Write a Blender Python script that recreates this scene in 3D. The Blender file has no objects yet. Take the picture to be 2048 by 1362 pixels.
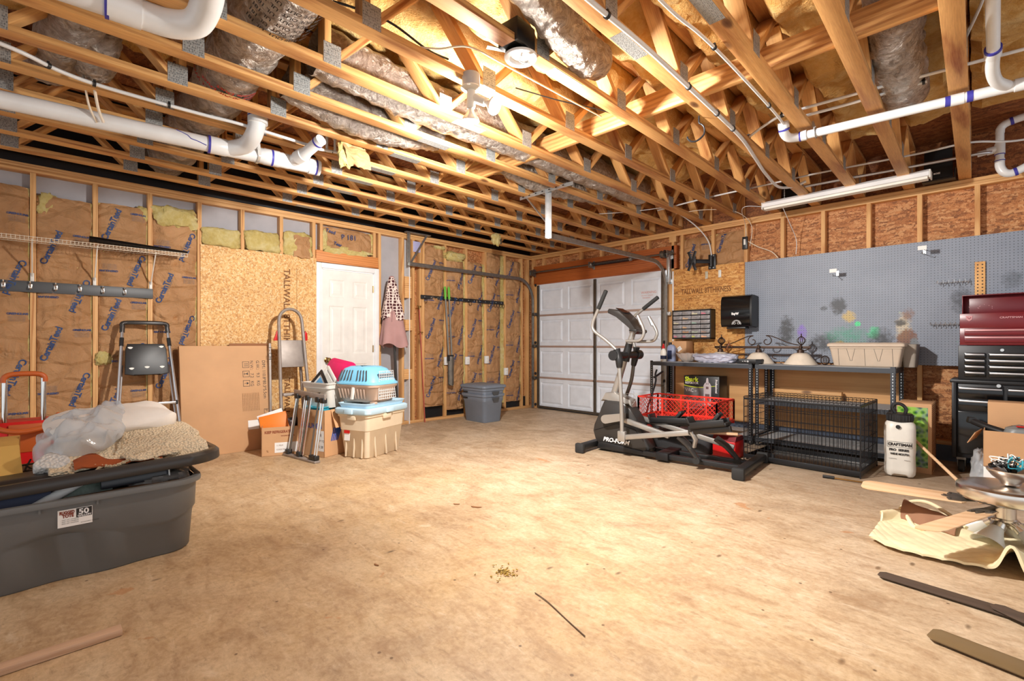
import bpy, bmesh, math, random
from mathutils import Vector as V, Matrix as M, Euler, noise
from math import pi, sin, cos, radians as R
S = bpy.context.scene
COL = S.collection
rnd = random.Random(7)

def nz(x, y=0, z=0): return noise.noise(V((x, y, z)))

class B:
    """collects shapes into one mesh"""
    def __init__(s): s.bm = bmesh.new()
    def _add(s, vs, fs, mat=None):
        bv = [s.bm.verts.new(mat @ V(v) if mat else V(v)) for v in vs]
        out = []
        for f in fs:
            try: out.append(s.bm.faces.new([bv[i] for i in f]))
            except ValueError: pass
        return bv, out
    def box(s, c, d, rot=None, bev=0, taper=1.0, seg=2):
        x, y, z = d[0]/2, d[1]/2, d[2]/2; t = taper
        m = M.Translation(c)
        if rot is not None: m = m @ (rot if isinstance(rot, M) else Euler(rot).to_matrix().to_4x4())
        vs = [(-x*t,-y*t,-z),(x*t,-y*t,-z),(x*t,y*t,-z),(-x*t,y*t,-z),(-x,-y,z),(x,-y,z),(x,y,z),(-x,y,z)]
        fs = [(3,2,1,0),(4,5,6,7),(0,1,5,4),(1,2,6,5),(2,3,7,6),(3,0,4,7)]
        bv, bf = s._add(vs, fs, m)
        if bev:
            es = list({e for f in bf for e in f.edges})
            bmesh.ops.bevel(s.bm, geom=es, offset=bev, segments=seg, profile=0.5, affect='EDGES', clamp_overlap=True)
        return s
    def bx(s, x0, x1, y0, y1, z0, z1, bev=0):
        return s.box(((x0+x1)/2,(y0+y1)/2,(z0+z1)/2), (abs(x1-x0),abs(y1-y0),abs(z1-z0)), None, bev)
    def bar(s, p, q, w, h, up=(0,0,1), bev=0):
        p, q = V(p), V(q); d = q-p; L = d.length; z = d.normalized()
        y = V(up) - z*V(up).dot(z)
        if y.length < 1e-4: y = V((0,1,0)) - z*z.y
        y.normalize(); x = y.cross(z)
        m = M.Translation((p+q)/2) @ M((x,y,z)).transposed().to_4x4()
        return s._bar(m,w,h,L,bev)
    def _bar(s, m, w, h, L, bev):
        x,y,z=w/2,h/2,L/2
        vs=[(-x,-y,-z),(x,-y,-z),(x,y,-z),(-x,y,-z),(-x,-y,z),(x,-y,z),(x,y,z),(-x,y,z)]
        fs=[(3,2,1,0),(4,5,6,7),(0,1,5,4),(1,2,6,5),(2,3,7,6),(3,0,4,7)]
        bv,bf=s._add(vs,fs,m)
        if bev: bmesh.ops.bevel(s.bm, geom=list({e for f in bf for e in f.edges}), offset=bev, segments=2, profile=.5, affect='EDGES', clamp_overlap=True)
        return s
    def tube(s, pts, r, n=10, closed=False, cap=True, flat=1.0, up=None):
        pts = [V(p) for p in pts]; k = len(pts)
        rr = r if isinstance(r, (list, tuple)) else [r]*k
        rings = []; pn = None
        for i in range(k):
            a = pts[i-1] if (i or closed) else pts[i]; b = pts[(i+1) % k] if (i < k-1 or closed) else pts[i]
            t = (b-a)
            if t.length < 1e-9: t = V((0,0,1))
            t.normalize()
            if pn is None:
                u = V(up) if up else (V((0,0,1)) if abs(t.z) < .9 else V((1,0,0)))
                pn = (u - t*u.dot(t)).normalized()
            else:
                q = pn - t*pn.dot(t)
                pn = q.normalized() if q.length > 1e-6 else pn
            bn = t.cross(pn)
            rings.append([s.bm.verts.new(pts[i] + (pn*cos(2*pi*j/n)*flat + bn*sin(2*pi*j/n))*rr[i]) for j in range(n)])
        m = k if closed else k-1
        for i in range(m):
            A, C = rings[i], rings[(i+1) % k]
            for j in range(n): s.bm.faces.new((A[j], A[(j+1)%n], C[(j+1)%n], C[j]))
        if cap and not closed:
            s.bm.faces.new(rings[0][::-1]); s.bm.faces.new(rings[-1])
        return s
    def cyl(s, p, q, r, n=16, r2=None): return s.tube([p, q], [r, r if r2 is None else r2], n)
    def lathe(s, prof, c=(0,0,0), m=None, n=28, sx=1, sy=1):
        mm = M.Translation(c) @ (m if m else M.Identity(4))
        rings = []
        for r, z in prof:
            if r < 1e-5: rings.append([s.bm.verts.new(mm @ V((0,0,z)))])
            else: rings.append([s.bm.verts.new(mm @ V((r*sx*cos(2*pi*j/n), r*sy*sin(2*pi*j/n), z))) for j in range(n)])
        for A, C in zip(rings, rings[1:]):
            for j in range(n):
                f = []
                if len(A) == 1 and len(C) == 1: continue
                if len(A) == 1: f = (A[0], C[(j+1)%n], C[j])
                elif len(C) == 1: f = (A[j], A[(j+1)%n], C[0])
                else: f = (A[j], A[(j+1)%n], C[(j+1)%n], C[j])
                try: s.bm.faces.new(f)
                except ValueError: pass
        return s
    def prism(s, poly, z0, z1, m=None, bev=0):
        n = len(poly)
        vs = [(x,y,z0) for x,y in poly] + [(x,y,z1) for x,y in poly]
        fs = [tuple(range(n))[::-1], tuple(range(n,2*n))] + [(i,(i+1)%n,n+(i+1)%n,n+i) for i in range(n)]
        bv,bf = s._add(vs, fs, m)
        if bev: bmesh.ops.bevel(s.bm, geom=list({e for f in bf[:2] for e in f.edges}), offset=bev, segments=2, profile=.5, affect='EDGES', clamp_overlap=True)
        return s
    def loft(s, rings, closed=True, cap=True):
        rs = [[s.bm.verts.new(V(p)) for p in r] for r in rings]; n = len(rs[0])
        for A, C in zip(rs, rs[1:]):
            for j in range(n if closed else n-1):
                s.bm.faces.new((A[j], A[(j+1)%n], C[(j+1)%n], C[j]))
        if cap and closed:
            s.bm.faces.new(rs[0][::-1]); s.bm.faces.new(rs[-1])
        return s
    def grid(s, nx, ny, fn, thick=0, closeu=False):
        vs = [[s.bm.verts.new(V(fn(i/(nx-1) if not closeu else i/nx, j/(ny-1)))) for j in range(ny)] for i in range(nx)]
        fs = []
        for i in range(nx if closeu else nx-1):
            for j in range(ny-1):
                fs.append(s.bm.faces.new((vs[i][j], vs[(i+1)%nx][j], vs[(i+1)%nx][j+1], vs[i][j+1])))
        if thick:
            # second skin along the vertex normals, stitched along the border
            bmesh.ops.recalc_face_normals(s.bm, faces=fs)
            for f in fs: f.normal_update()
            lo = []
            for row in vs:
                r = []
                for v in row:
                    nn = V((0,0,0))
                    for f in v.link_faces: nn += f.normal
                    r.append(s.bm.verts.new(v.co - nn.normalized()*thick))
                lo.append(r)
            for i in range(nx if closeu else nx-1):
                for j in range(ny-1):
                    s.bm.faces.new((lo[i][j], lo[i][j+1], lo[(i+1)%nx][j+1], lo[(i+1)%nx][j]))
            for i in range(nx if closeu else nx-1):
                for j in (0, ny-1): s.bm.faces.new((vs[i][j], vs[(i+1)%nx][j], lo[(i+1)%nx][j], lo[i][j]))
            if not closeu:
                for j in range(ny-1):
                    for i in (0, nx-1): s.bm.faces.new((vs[i][j], vs[i][j+1], lo[i][j+1], lo[i][j]))
        return s
    def text(s, body, size, fn, align='LEFT', bold=0.0, space=1.0, th=0.0):
        """fn maps the flat text (u, v) to a point of the surface"""
        cu = bpy.data.curves.new('lettering', 'FONT'); cu.body = body; cu.size = size
        cu.align_x = align; cu.offset = bold; cu.space_character = space; cu.resolution_u = 3
        o = bpy.data.objects.new('lettering', cu)
        me = bpy.data.meshes.new_from_object(o)
        k = len(s.bm.verts)
        vs = [fn(v.co.x, v.co.y) for v in me.vertices]
        s._add(vs, [tuple(p.vertices) for p in me.polygons])
        bpy.data.objects.remove(o); bpy.data.curves.remove(cu); bpy.data.meshes.remove(me)
        return s
    def quad(s, fn, u0, u1, v0, v1): s._add([fn(u0,v0),fn(u1,v0),fn(u1,v1),fn(u0,v1)], [(0,1,2,3)]); return s

def rrect(w, d, r, n=5):
    out = []
    for cx, cy, a0 in ((w/2-r, d/2-r, 0), (-w/2+r, d/2-r, 90), (-w/2+r, -d/2+r, 180), (w/2-r, -d/2+r, 270)):
        for i in range(n+1):
            a = R(a0 + 90*i/n); out.append((cx+r*cos(a), cy+r*sin(a)))
    return out
def ring(poly, z, ox=0, oy=0): return [(x+ox, y+oy, z) for x, y in poly]
def spline(pts, n=8, closed=False):
    P = [V(p) for p in pts]; k = len(P); out = []
    for i in range(k if closed else k-1):
        p0 = P[(i-1) % k] if (i or closed) else P[0]; p1 = P[i]; p2 = P[(i+1) % k]
        p3 = P[(i+2) % k] if (i+2 < k or closed) else P[-1]
        for j in range(n):
            t = j/n
            out.append(.5*((2*p1)+(p2-p0)*t+(2*p0-5*p1+4*p2-p3)*t*t+(3*p1-p0-3*p2+p3)*t**3))
    if not closed: out.append(P[-1])
    return out

def mk(name, b, m, smooth=35, mods=None):
    bm = b.bm
    bmesh.ops.recalc_face_normals(bm, faces=bm.faces)
    me = bpy.data.meshes.new(name); bm.to_mesh(me); bm.free()
    if smooth:
        for p in me.polygons: p.use_smooth = True
        me.set_sharp_from_angle(angle=R(smooth))
    for q in (m if isinstance(m, (list, tuple)) else [m]): me.materials.append(q)
    o = bpy.data.objects.new(name, me); COL.objects.link(o)
    return o
def tag(o, label, cat, group=None, kind=None):
    if label: o['label'] = label
    if cat: o['category'] = cat
    if group: o['group'] = group
    if kind: o['kind'] = kind
    return o
def thing(name, label, cat, loc=(0,0,0), rz=0, group=None, rot=None):
    o = bpy.data.objects.new(name, None); COL.objects.link(o)
    o.empty_display_size = .1
    o.location = loc; o.rotation_euler = rot if rot else (0,0,rz)
    return tag(o, label, cat, group)
def struct(name):
    o = bpy.data.objects.new(name, None); COL.objects.link(o); o['kind'] = 'structure'; return o
def mat_of(o): return M.Translation(o.location) @ o.rotation_euler.to_matrix().to_4x4()
def part(name, b, m, parent, label=None, world=False, smooth=35):
    """a child mesh; world=True: the shapes were given in room coordinates"""
    if world: bmesh.ops.transform(b.bm, matrix=mat_of(parent).inverted(), verts=b.bm.verts)
    o = mk(name, b, m, smooth); o.parent = parent
    if label: o['label'] = label
    return o
def sub(name, b, m, prt, label=None, world=False, smooth=35):
    """a piece of a part (parts sit at their thing's origin)"""
    if world: bmesh.ops.transform(b.bm, matrix=mat_of(prt.parent).inverted(), verts=b.bm.verts)
    o = mk(name, b, m, smooth); o.parent = prt
    if label: o['label'] = label
    return o
def single(name, b, m, label, cat, loc=None, group=None, kind=None, smooth=35):
    """a thing that is one mesh, given in room coordinates; its origin goes to its base"""
    bm = b.bm
    if loc is None:
        xs=[v.co for v in bm.verts]
        loc = V((sum(v.x for v in xs)/len(xs), sum(v.y for v in xs)/len(xs), min(v.z for v in xs)))
    bmesh.ops.translate(bm, vec=-V(loc), verts=bm.verts)
    o = mk(name, b, m, smooth); o.location = loc
    return tag(o, label, cat, group, kind)
def kids(o): return [c for c in bpy.data.objects if c.parent == o]
def dup(root, loc=None, rz=None, label=None, skip=()):
    r = root.copy(); COL.objects.link(r)
    if loc is not None: r.location = loc
    if rz is not None: r.rotation_euler = (0,0,rz)
    if label: r['label'] = label
    for ch in kids(root):
        c = ch.copy(); COL.objects.link(c); c.parent = r
        for g in kids(ch):
            d = g.copy(); COL.objects.link(d); d.parent = c
    return r
# ---------------------------------------------------------------- materials
class N:
    """short node-tree writer"""
    def __init__(s, name):
        s.m = bpy.data.materials.new(name); s.m.use_nodes = True
        s.t = s.m.node_tree; s.b = s.t.nodes['Principled BSDF']
    def n(s, typ, **kw):
        nd = s.t.nodes.new('ShaderNode'+typ)
        for k, v in kw.items():
            if k.startswith('i_'):
                key = k[2:]; key = int(key) if key.isdigit() else key.replace('_', ' ')
                inp = nd.inputs[key]
                if hasattr(v, 'is_linked'): s.t.links.new(v, inp)
                else: inp.default_value = v
            else: setattr(nd, k, v)
        return nd
    def l(s, a, b): s.t.links.new(a, b)
    def co(s, scale=(1,1,1), rot=(0,0,0), rand=False):
        tc = s.n('TexCoord').outputs['Object']
        mp = s.n('Mapping', i_Scale=scale, i_Rotation=rot)
        s.l(tc, mp.inputs['Vector'])
        if rand:
            oi = s.n('ObjectInfo').outputs['Random']
            cx = s.n('CombineXYZ')
            for k, f in enumerate((37.0, 53.0, 71.0)):
                s.l(s.n('Math', operation='MULTIPLY', i_0=oi, i_1=f).outputs[0], cx.inputs[k])
            ad = s.n('VectorMath', operation='ADD', i_0=mp.outputs[0], i_1=cx.outputs[0])
            return ad.outputs[0]
        return mp.outputs[0]
    def noise(s, vec, scale, detail=4, rough=.55, dist=0):
        return s.n('TexNoise', i_Vector=vec, i_Scale=scale, i_Detail=detail, i_Roughness=rough, i_Distortion=dist).outputs['Fac']
    def ramp(s, fac, stops, interp='LINEAR'):
        r = s.n('ValToRGB', i_Fac=fac); cr = r.color_ramp; cr.interpolation = interp
        while len(cr.elements) < len(stops): cr.elements.new(.5)
        for e, (p, c) in zip(cr.elements, stops):
            e.position = p; e.color = (*c, 1) if len(c) == 3 else c
        return r.outputs['Color']
    def mix(s, fac, a, b, mode='MIX'):
        nd = s.n('Mix', data_type='RGBA', blend_type=mode)
        for inp, v in ((nd.inputs[0], fac), (nd.inputs[6], a), (nd.inputs[7], b)):
            if hasattr(v, 'is_linked'): s.l(v, inp)
            else: inp.default_value = v if not isinstance(v, tuple) or len(v) == 4 else (*v, 1)
        return nd.outputs[2]
    def bump(s, h, strength=.3, dist=.01):
        b = s.n('Bump', i_Height=h, i_Strength=strength, i_Distance=dist)
        s.l(b.outputs[0], s.b.inputs['Normal'])
    def fin(s, col=None, rough=.5, metal=0, **kw):
        if col is not None:
            if hasattr(col, 'is_linked'): s.l(col, s.b.inputs['Base Color'])
            else: s.b.inputs['Base Color'].default_value = (*col, 1)
        if hasattr(rough, 'is_linked'): s.l(rough, s.b.inputs['Roughness'])
        else: s.b.inputs['Roughness'].default_value = rough
        s.b.inputs['Metallic'].default_value = metal
        for k, v in kw.items(): s.b.inputs[k.replace('_', ' ')].default_value = v
        return s.m

def srgb(r, g, b):
    return tuple(((c/255)/12.92 if c/255 <= .04045 else ((c/255+.055)/1.055)**2.4) for c in (r, g, b))

def P(name, col, rough=.5, metal=0, var=.06, scale=6, bump=0, bscale=60, **kw):
    """plain material with slight procedural mottling"""
    s = N(name); v = s.co()
    f = s.noise(v, scale, 3)
    a = tuple(c*(1-var) for c in col); b = tuple(min(1, c*(1+var)) for c in col)
    c = s.ramp(f, [(.3, a), (.7, b)])
    if bump: s.bump(s.noise(v, bscale, 3), bump, .004)
    return s.fin(c, rough, metal, **kw)

def wood(name, axis, light, dark, rough=.6, gs=1.0, knots=True):
    s = N(name)
    sc = [22*gs, 22*gs, 22*gs]; sc[axis] = 1.1*gs
    v = s.co(tuple(sc), rand=True)
    d = s.noise(v, .6, 3)
    w = s.n('TexWave', wave_type='RINGS', i_Scale=.55, i_Distortion=3.2, i_Detail=3, i_Vector=v)
    w.inputs['Detail Scale'].default_value = .8
    g = s.ramp(w.outputs['Fac'], [(.0, light), (.5, tuple(l*.75+k*.25 for l, k in zip(light, dark))), (.85, dark)])
    c = s.mix(s.ramp(d, [(.3, (0,0,0)), (.7, (1,1,1))]), g, tuple(min(1, x*1.08) for x in light))
    f = s.noise(v, 9, 3)
    c = s.mix(.25, c, s.ramp(f, [(.35, dark), (.65, light)]))
    oi = s.n('ObjectInfo').outputs['Random']
    c = s.mix(1.0, c, s.ramp(oi, [(0, (.86,.84,.82)), (1, (1,1,1))]), 'MULTIPLY')
    if knots:
        ks = [3.2*gs]*3; ks[axis] = 1.3*gs
        kv = s.n('TexVoronoi', i_Vector=s.co(tuple(ks), rand=True), i_Scale=1.0)
        kf = s.ramp(kv.outputs['Distance'], [(.0, (1,1,1)), (.05, (.8,.8,.8)), (.085, (0,0,0))])
        c = s.mix(kf, c, tuple(x*.28 for x in dark))
    s.bump(w.outputs['Fac'], .08, .003)
    return s.fin(c, rough)

def osb(name, cols, rough=.7, sc=1.0, rot=(0,0,0)):
    s = N(name); layers = []
    base = s.co(rot=rot)
    wob = s.n('TexNoise', i_Vector=base, i_Scale=5.0*sc, i_Detail=2)
    for k, (ang, sx, sy) in enumerate(((15, 8, 40), (75, 9, 36), (130, 7, 42))):
        mp = s.n('Mapping', i_Rotation=(R(ang), R(ang), R(ang)), i_Scale=(sx*sc, sy*sc, sy*sc))
        ad = s.n('VectorMath', operation='MULTIPLY_ADD', i_0=wob.outputs['Color'], i_1=(.05,.05,.05), i_2=base)
        s.l(ad.outputs[0], mp.inputs['Vector'])
        vo = s.n('TexVoronoi', i_Vector=mp.outputs[0], i_Scale=1.0)
        layers.append(vo)
    sel = s.noise(base, 30*sc, 2)
    c = s.mix(s.ramp(sel, [(.47, (0,0,0)), (.53, (1,1,1))], 'CONSTANT'), layers[0].outputs['Color'], layers[1].outputs['Color'])
    sel2 = s.noise(base, 17*sc, 2)
    c = s.mix(s.ramp(sel2, [(.5, (0,0,0)), (.56, (1,1,1))], 'CONSTANT'), c, layers[2].outputs['Color'])
    bw = s.n('SeparateColor', i_0=c).outputs[0]
    n = len(cols)
    col = s.ramp(bw, [(i/(n-1)*.9+.05, k) for i, k in enumerate(cols)])
    fine = s.noise(base, 120*sc, 3)
    col = s.mix(.3, col, s.ramp(fine, [(.35, cols[0]), (.65, cols[-1])]))
    big = s.noise(base, 2.2*sc, 3)
    col = s.mix(1.0, col, s.ramp(big, [(.3, (.85,.82,.78)), (.7, (1,1,1))]), 'MULTIPLY')
    s.bump(bw, .25, .003)
    return s.fin(col, rough)

def m_floor():
    s = N('concrete floor'); v = s.co()
    big = s.noise(v, .55, 5, .6, .4); mid = s.noise(v, 2.6, 6, .65, .8); fine = s.noise(v, 38, 5, .7)
    c = s.ramp(mid, [(.25, srgb(150,122,96)), (.42, srgb(188,162,132)), (.58, srgb(212,188,158)), (.78, srgb(226,208,182))])
    px = s.n('SeparateXYZ', i_0=v)
    fr = s.n('MapRange', i_0=px.outputs[1], i_1=-2.6, i_2=-4.6, i_3=0.0, i_4=.75).outputs[0]      # golden tone grows towards the camera end of the floor
    gold = s.n('Math', operation='MULTIPLY_ADD', i_0=big, i_1=1.5, i_2=s.n('Math', operation='SUBTRACT', i_0=fr, i_1=.75).outputs[0], use_clamp=True).outputs[0]
    gm = s.n('Math', operation='MULTIPLY', i_0=gold, i_1=s.ramp(s.noise(v, 1.6, 6, .7, .6), [(.3, (.45,.45,.45)), (.65, (1,1,1))])).outputs[0]
    c = s.mix(gm, c, s.ramp(mid, [(.25, srgb(162,122,72)), (.5, srgb(196,156,100)), (.75, srgb(216,184,134))]))
    st = s.noise(s.co((1.0,1.4,1)), 1.5, 7, .7, 1.2)
    c = s.mix(s.ramp(st, [(.56, (0,0,0)), (.72, (.55,.55,.55))]), c, srgb(134,100,70))
    rd = s.noise(s.co((.8,.8,1), (0,0,.7)), 2.1, 6, .7, 1.5)
    c = s.mix(s.ramp(rd, [(.62, (0,0,0)), (.76, (.3,.3,.3))]), c, srgb(178,124,98))
    sv = s.co((1.2, 7.0, 1), (0,0,R(20)))
    sw = s.noise(sv, 2.0, 6, .7)
    c = s.mix(s.ramp(sw, [(.6, (0,0,0)), (.8, (.45,.45,.45))]), c, srgb(226,208,180))
    c = s.mix(.3, c, s.ramp(fine, [(.3, srgb(126,102,76)), (.7, srgb(232,212,182))]))
    vo = s.n('TexVoronoi', i_Vector=v, i_Scale=7.0, i_Randomness=1.0)
    c = s.mix(s.ramp(vo.outputs['Distance'], [(.035, (.85,.85,.85)), (.06, (0,0,0))]), c, srgb(86,62,40))
    vo2 = s.n('TexVoronoi', i_Vector=s.co((3,1.3,1), (0,0,.5)), i_Scale=1.7)
    c = s.mix(s.ramp(vo2.outputs['Distance'], [(.03, (.8,.8,.8)), (.07, (0,0,0))]), c, srgb(92,70,46))
    m2 = s.noise(s.co((.8,2.0,1), (0,0,.5)), 5.0, 10, .74, .6); m3 = s.noise(s.co((1,2.2,1), (0,0,.35)), 17, 8, .75, .5)
    c = s.mix(s.ramp(m2, [(.48, (0,0,0)), (.68, (.6,.6,.6))]), c, srgb(150,114,78))
    c = s.mix(s.ramp(m3, [(.54, (0,0,0)), (.7, (.5,.5,.5))]), c, srgb(122,92,64))
    c = s.mix(s.ramp(m2, [(.3, (.4,.4,.4)), (.42, (0,0,0))]), c, srgb(238,222,196))
    gr = s.n('MapRange', i_0=px.outputs[1], i_1=-2.4, i_2=-.9, i_3=0.0, i_4=.55).outputs[0]        # greyer tone towards the right wall
    gr = s.n('Math', operation='MULTIPLY', i_0=gr, i_1=s.n('MapRange', i_0=px.outputs[0], i_1=1.6, i_2=3.4).outputs[0]).outputs[0]
    c = s.mix(gr, c, s.ramp(m2, [(.3, srgb(176,160,144)), (.6, srgb(140,122,106))]))
    rs = s.noise(s.co((1,1,1), (0,0,.9)), 3.3, 5, .6, .3)
    c = s.mix(s.ramp(rs, [(.69, (0,0,0)), (.71, (.6,.6,.6))]), c, srgb(186,126,76))
    s.bump(m3, .15, .004)
    return s.fin(c, s.ramp(mid, [(.3, (.62,.62,.62)), (.7, (.42,.42,.42))]))

def m_glassfiber(name, a, b, c, bs=1.0):
    s = N(name); v = s.co(rand=True)
    f = s.noise(v, 3.2*bs, 7, .62, .8); g = s.noise(v, 14*bs, 6, .7); h = s.noise(s.co((1,1,3)), 60*bs, 4, .7)
    col = s.ramp(f, [(.28, a), (.5, b), (.72, c)])
    col = s.mix(.35, col, s.ramp(g, [(.32, a), (.68, c)]))
    hh = s.n('Math', operation='ADD', i_0=g, i_1=s.n('Math', operation='MULTIPLY', i_0=h, i_1=.4).outputs[0]).outputs[0]
    s.bump(hh, .9, .03)
    return s.fin(col, .95)

def m_kraft():
    s = N('kraft paper'); v = s.co(rand=True)
    f = s.noise(v, 2.5, 5, .6); cr = s.noise(v, 7, 8, .62, 1.6)
    vo = s.n('TexVoronoi', feature='DISTANCE_TO_EDGE', i_Vector=s.co((5, 3, 6), rand=True), i_Scale=1.0)
    col = s.ramp(f, [(.3, srgb(160,116,74)), (.7, srgb(190,144,98))])
    s.bump(s.n('Math', operation='ADD', i_0=cr, i_1=s.ramp(vo.outputs['Distance'], [(0,(0,0,0)),(.12,(.5,.5,.5))])).outputs[0], .85, .03)
    return s.fin(col, .62)

def m_foil():
    s = N('crinkled foil'); v = s.co((1,1,1), rand=True)
    vs = s.co((3,3,3), rand=True)
    f = s.noise(vs, 5, 6, .7, 2.0); g = s.noise(v, 45, 4, .7, .5)
    col = s.ramp(f, [(.25, srgb(120,104,92)), (.5, srgb(196,184,172)), (.75, srgb(232,226,220))])
    s.bump(s.n('Math', operation='ADD', i_0=f, i_1=s.n('Math', operation='MULTIPLY', i_0=g, i_1=.45).outputs[0]).outputs[0], 1.0, .03)
    return s.fin(col, .3, .85)

def m_card(name, col, rough=.75):
    s = N(name); v = s.co()
    f = s.noise(v, 3, 4); w = s.n('TexWave', i_Vector=v, i_Scale=140.0, i_Distortion=.5)
    c = s.ramp(f, [(.3, tuple(x*.92 for x in col)), (.7, tuple(min(1,x*1.06) for x in col))])
    c = s.mix(.05, c, w.outputs['Color'], 'MULTIPLY')
    s.bump(w.outputs['Fac'], .015, .001)
    return s.fin(c, rough)

def m_fleece(name, col, sc=90, st=.9):
    s = N(name); v = s.co()
    vo = s.n('TexVoronoi', i_Vector=v, i_Scale=float(sc)); f = s.noise(v, 5, 4)
    c = s.ramp(f, [(.3, tuple(x*.88 for x in col)), (.7, col)])
    c = s.mix(s.ramp(vo.outputs['Distance'], [(.2, (0,0,0)), (.75, (.4,.4,.4))]), c, tuple(x*.5 for x in col))
    s.bump(vo.outputs['Distance'], st, .012).__class__
    return s.fin(c, .95)

def m_plate():
    s = N('galvanised connector plate'); v = s.co()
    vo = s.n('TexVoronoi', i_Vector=s.co((1,1,.6)), i_Scale=130.0, i_Randomness=.5)
    c = s.ramp(vo.outputs['Distance'], [(.15, srgb(96,98,98)), (.35, srgb(150,150,148)), (.7, srgb(176,176,172))])
    s.bump(vo.outputs['Distance'], .5, .003)
    return s.fin(c, .5, .3)

def m_peg():
    s = N('painted pegboard'); v = s.co()
    mp = s.n('VectorMath', operation='MODULO', i_0=s.n('VectorMath', operation='ADD', i_0=v, i_1=(20.0, 20.0, 20.0)).outputs[0], i_1=(.0254,.0254,.0254)).outputs[0]
    sx = s.n('SeparateXYZ', i_0=mp)
    dx = s.n('Math', operation='SUBTRACT', i_0=sx.outputs[0], i_1=.0127).outputs[0]
    dz = s.n('Math', operation='SUBTRACT', i_0=sx.outputs[2], i_1=.0127).outputs[0]
    d2 = s.n('Math', operation='ADD', i_0=s.n('Math', operation='MULTIPLY', i_0=dx, i_1=dx).outputs[0], i_1=s.n('Math', operation='MULTIPLY', i_0=dz, i_1=dz).outputs[0]).outputs[0]
    hole = s.n('Math', operation='LESS_THAN', i_0=d2, i_1=.0033**2).outputs[0]
    f = s.noise(v, 2.2, 5, .6); g = s.noise(v, 20, 8, .75)
    c = s.ramp(f, [(.25, srgb(122,131,146)), (.75, srgb(142,150,164))])
    px = s.n('SeparateXYZ', i_0=v)
    def blob(cx, cz, rx, rz, col, amt, thr=.5):
        nonlocal c
        a = s.n('Math', operation='DIVIDE', i_0=s.n('Math', operation='SUBTRACT', i_0=px.outputs[0], i_1=cx).outputs[0], i_1=rx).outputs[0]
        b = s.n('Math', operation='DIVIDE', i_0=s.n('Math', operation='SUBTRACT', i_0=px.outputs[2], i_1=cz).outputs[0], i_1=rz).outputs[0]
        q = s.n('Math', operation='ADD', i_0=s.n('Math', operation='MULTIPLY', i_0=a, i_1=a).outputs[0], i_1=s.n('Math', operation='MULTIPLY', i_0=b, i_1=b).outputs[0]).outputs[0]
        q = s.n('Math', operation='SUBTRACT', i_0=1.0, i_1=q, use_clamp=True).outputs[0]
        k = s.n('Math', operation='ADD', i_0=q, i_1=s.n('Math', operation='MULTIPLY_ADD', i_0=g, i_1=2.0, i_2=-1.0-.35*thr*2-.1).outputs[0]).outputs[0]
        k = s.n('Math', operation='MULTIPLY', i_0=k, i_1=1.7*amt, use_clamp=True).outputs[0]
        k = s.n('Math', operation='MULTIPLY', i_0=k, i_1=.85).outputs[0]
        c = s.mix(k, c, col)
    for b in BLOBS: blob(*b)
    c = s.mix(hole, c, srgb(34,38,44))
    return s.fin(c, .5)
# paint overspray left on the pegboard: x, z from the board's corner, radii, colour, amount
K = srgb(38,38,40)
BLOBS = [(.97,.62,.11,.13,K,1.5,.42), (1.06,.50,.09,.09,srgb(196,168,92),1.2,.45), (.83,.60,.05,.04,K,1.0,.4),
 (.46,.36,.12,.26,K,1.1,.44), (.62,.34,.07,.14,srgb(132,98,200),1.0,.45), (.85,.22,.25,.15,K,1.0,.48),
 (1.05,.30,.30,.16,srgb(60,150,120),.8,.52), (1.28,.32,.08,.1,srgb(70,200,140),1.2,.48), (1.34,.26,.16,.16,K,1.0,.48),
 (.98,.19,.08,.08,srgb(170,140,70),1.2,.46), (1.52,.36,.09,.22,srgb(206,190,160),1.1,.42), (1.56,.50,.07,.09,srgb(130,96,80),1.1,.45),
 (1.5,.42,.07,.05,K,1.2,.42), (1.55,.24,.11,.16,srgb(120,66,20),2.2,.36), (1.6,.2,.05,.1,srgb(120,130,136),1.6,.3),
 (1.14,.42,.035,.035,srgb(60,220,140),2,.3), (1.02,.17,.03,.03,srgb(60,220,140),2,.3), (1.95,.62,.12,.2,srgb(72,78,88),.9,.4), (2.28,.78,.1,.12,srgb(80,88,98),.7,.4)]

pine_l, pine_d = srgb(236,184,116), srgb(156,88,40)
WX = wood('pine grain x', 0, pine_l, pine_d); WY = wood('pine grain y', 1, pine_l, pine_d); WZ = wood('pine grain z', 2, pine_l, pine_d)
stud_l, stud_d = srgb(230,182,122), srgb(184,122,66)
SZ = wood('stud pine', 2, stud_l, stud_d); SX = wood('plate pine x', 0, stud_l, stud_d); SY = wood('plate pine y', 1, stud_l, stud_d)
LVL = wood('laminated header', 0, srgb(190,104,44), srgb(134,62,20), knots=False); HDR = wood('header pine', 1, srgb(222,150,86), srgb(170,96,44))
PLY = wood('plywood', 0, srgb(222,170,112), srgb(186,130,74), gs=.3)
MAPLE = wood('maple blade', 0, srgb(236,200,160), srgb(214,166,118), gs=.6, knots=False)
DARKW = wood('dark blade', 0, srgb(86,70,58), srgb(60,48,40), gs=.6, knots=False)
TRIMW = wood('trim strip', 1, srgb(214,180,150), srgb(180,138,104), knots=False)
OSBY = osb('osb light', [srgb(186,124,58), srgb(222,166,92), srgb(238,192,124), srgb(246,218,168)], sc=1.5)
OSBR = osb('osb amber', [srgb(160,92,34), srgb(206,142,66), srgb(226,168,92), srgb(238,190,120)], sc=1.5)
OSBD = osb('osb sheathing', [srgb(120,66,30), srgb(172,104,54), srgb(204,136,80), srgb(224,170,118)], sc=1.25)
OSBS = osb('osb subfloor', [srgb(92,48,22), srgb(130,72,34), srgb(156,92,48), srgb(176,116,66)])
FLOOR = m_floor()
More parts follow.
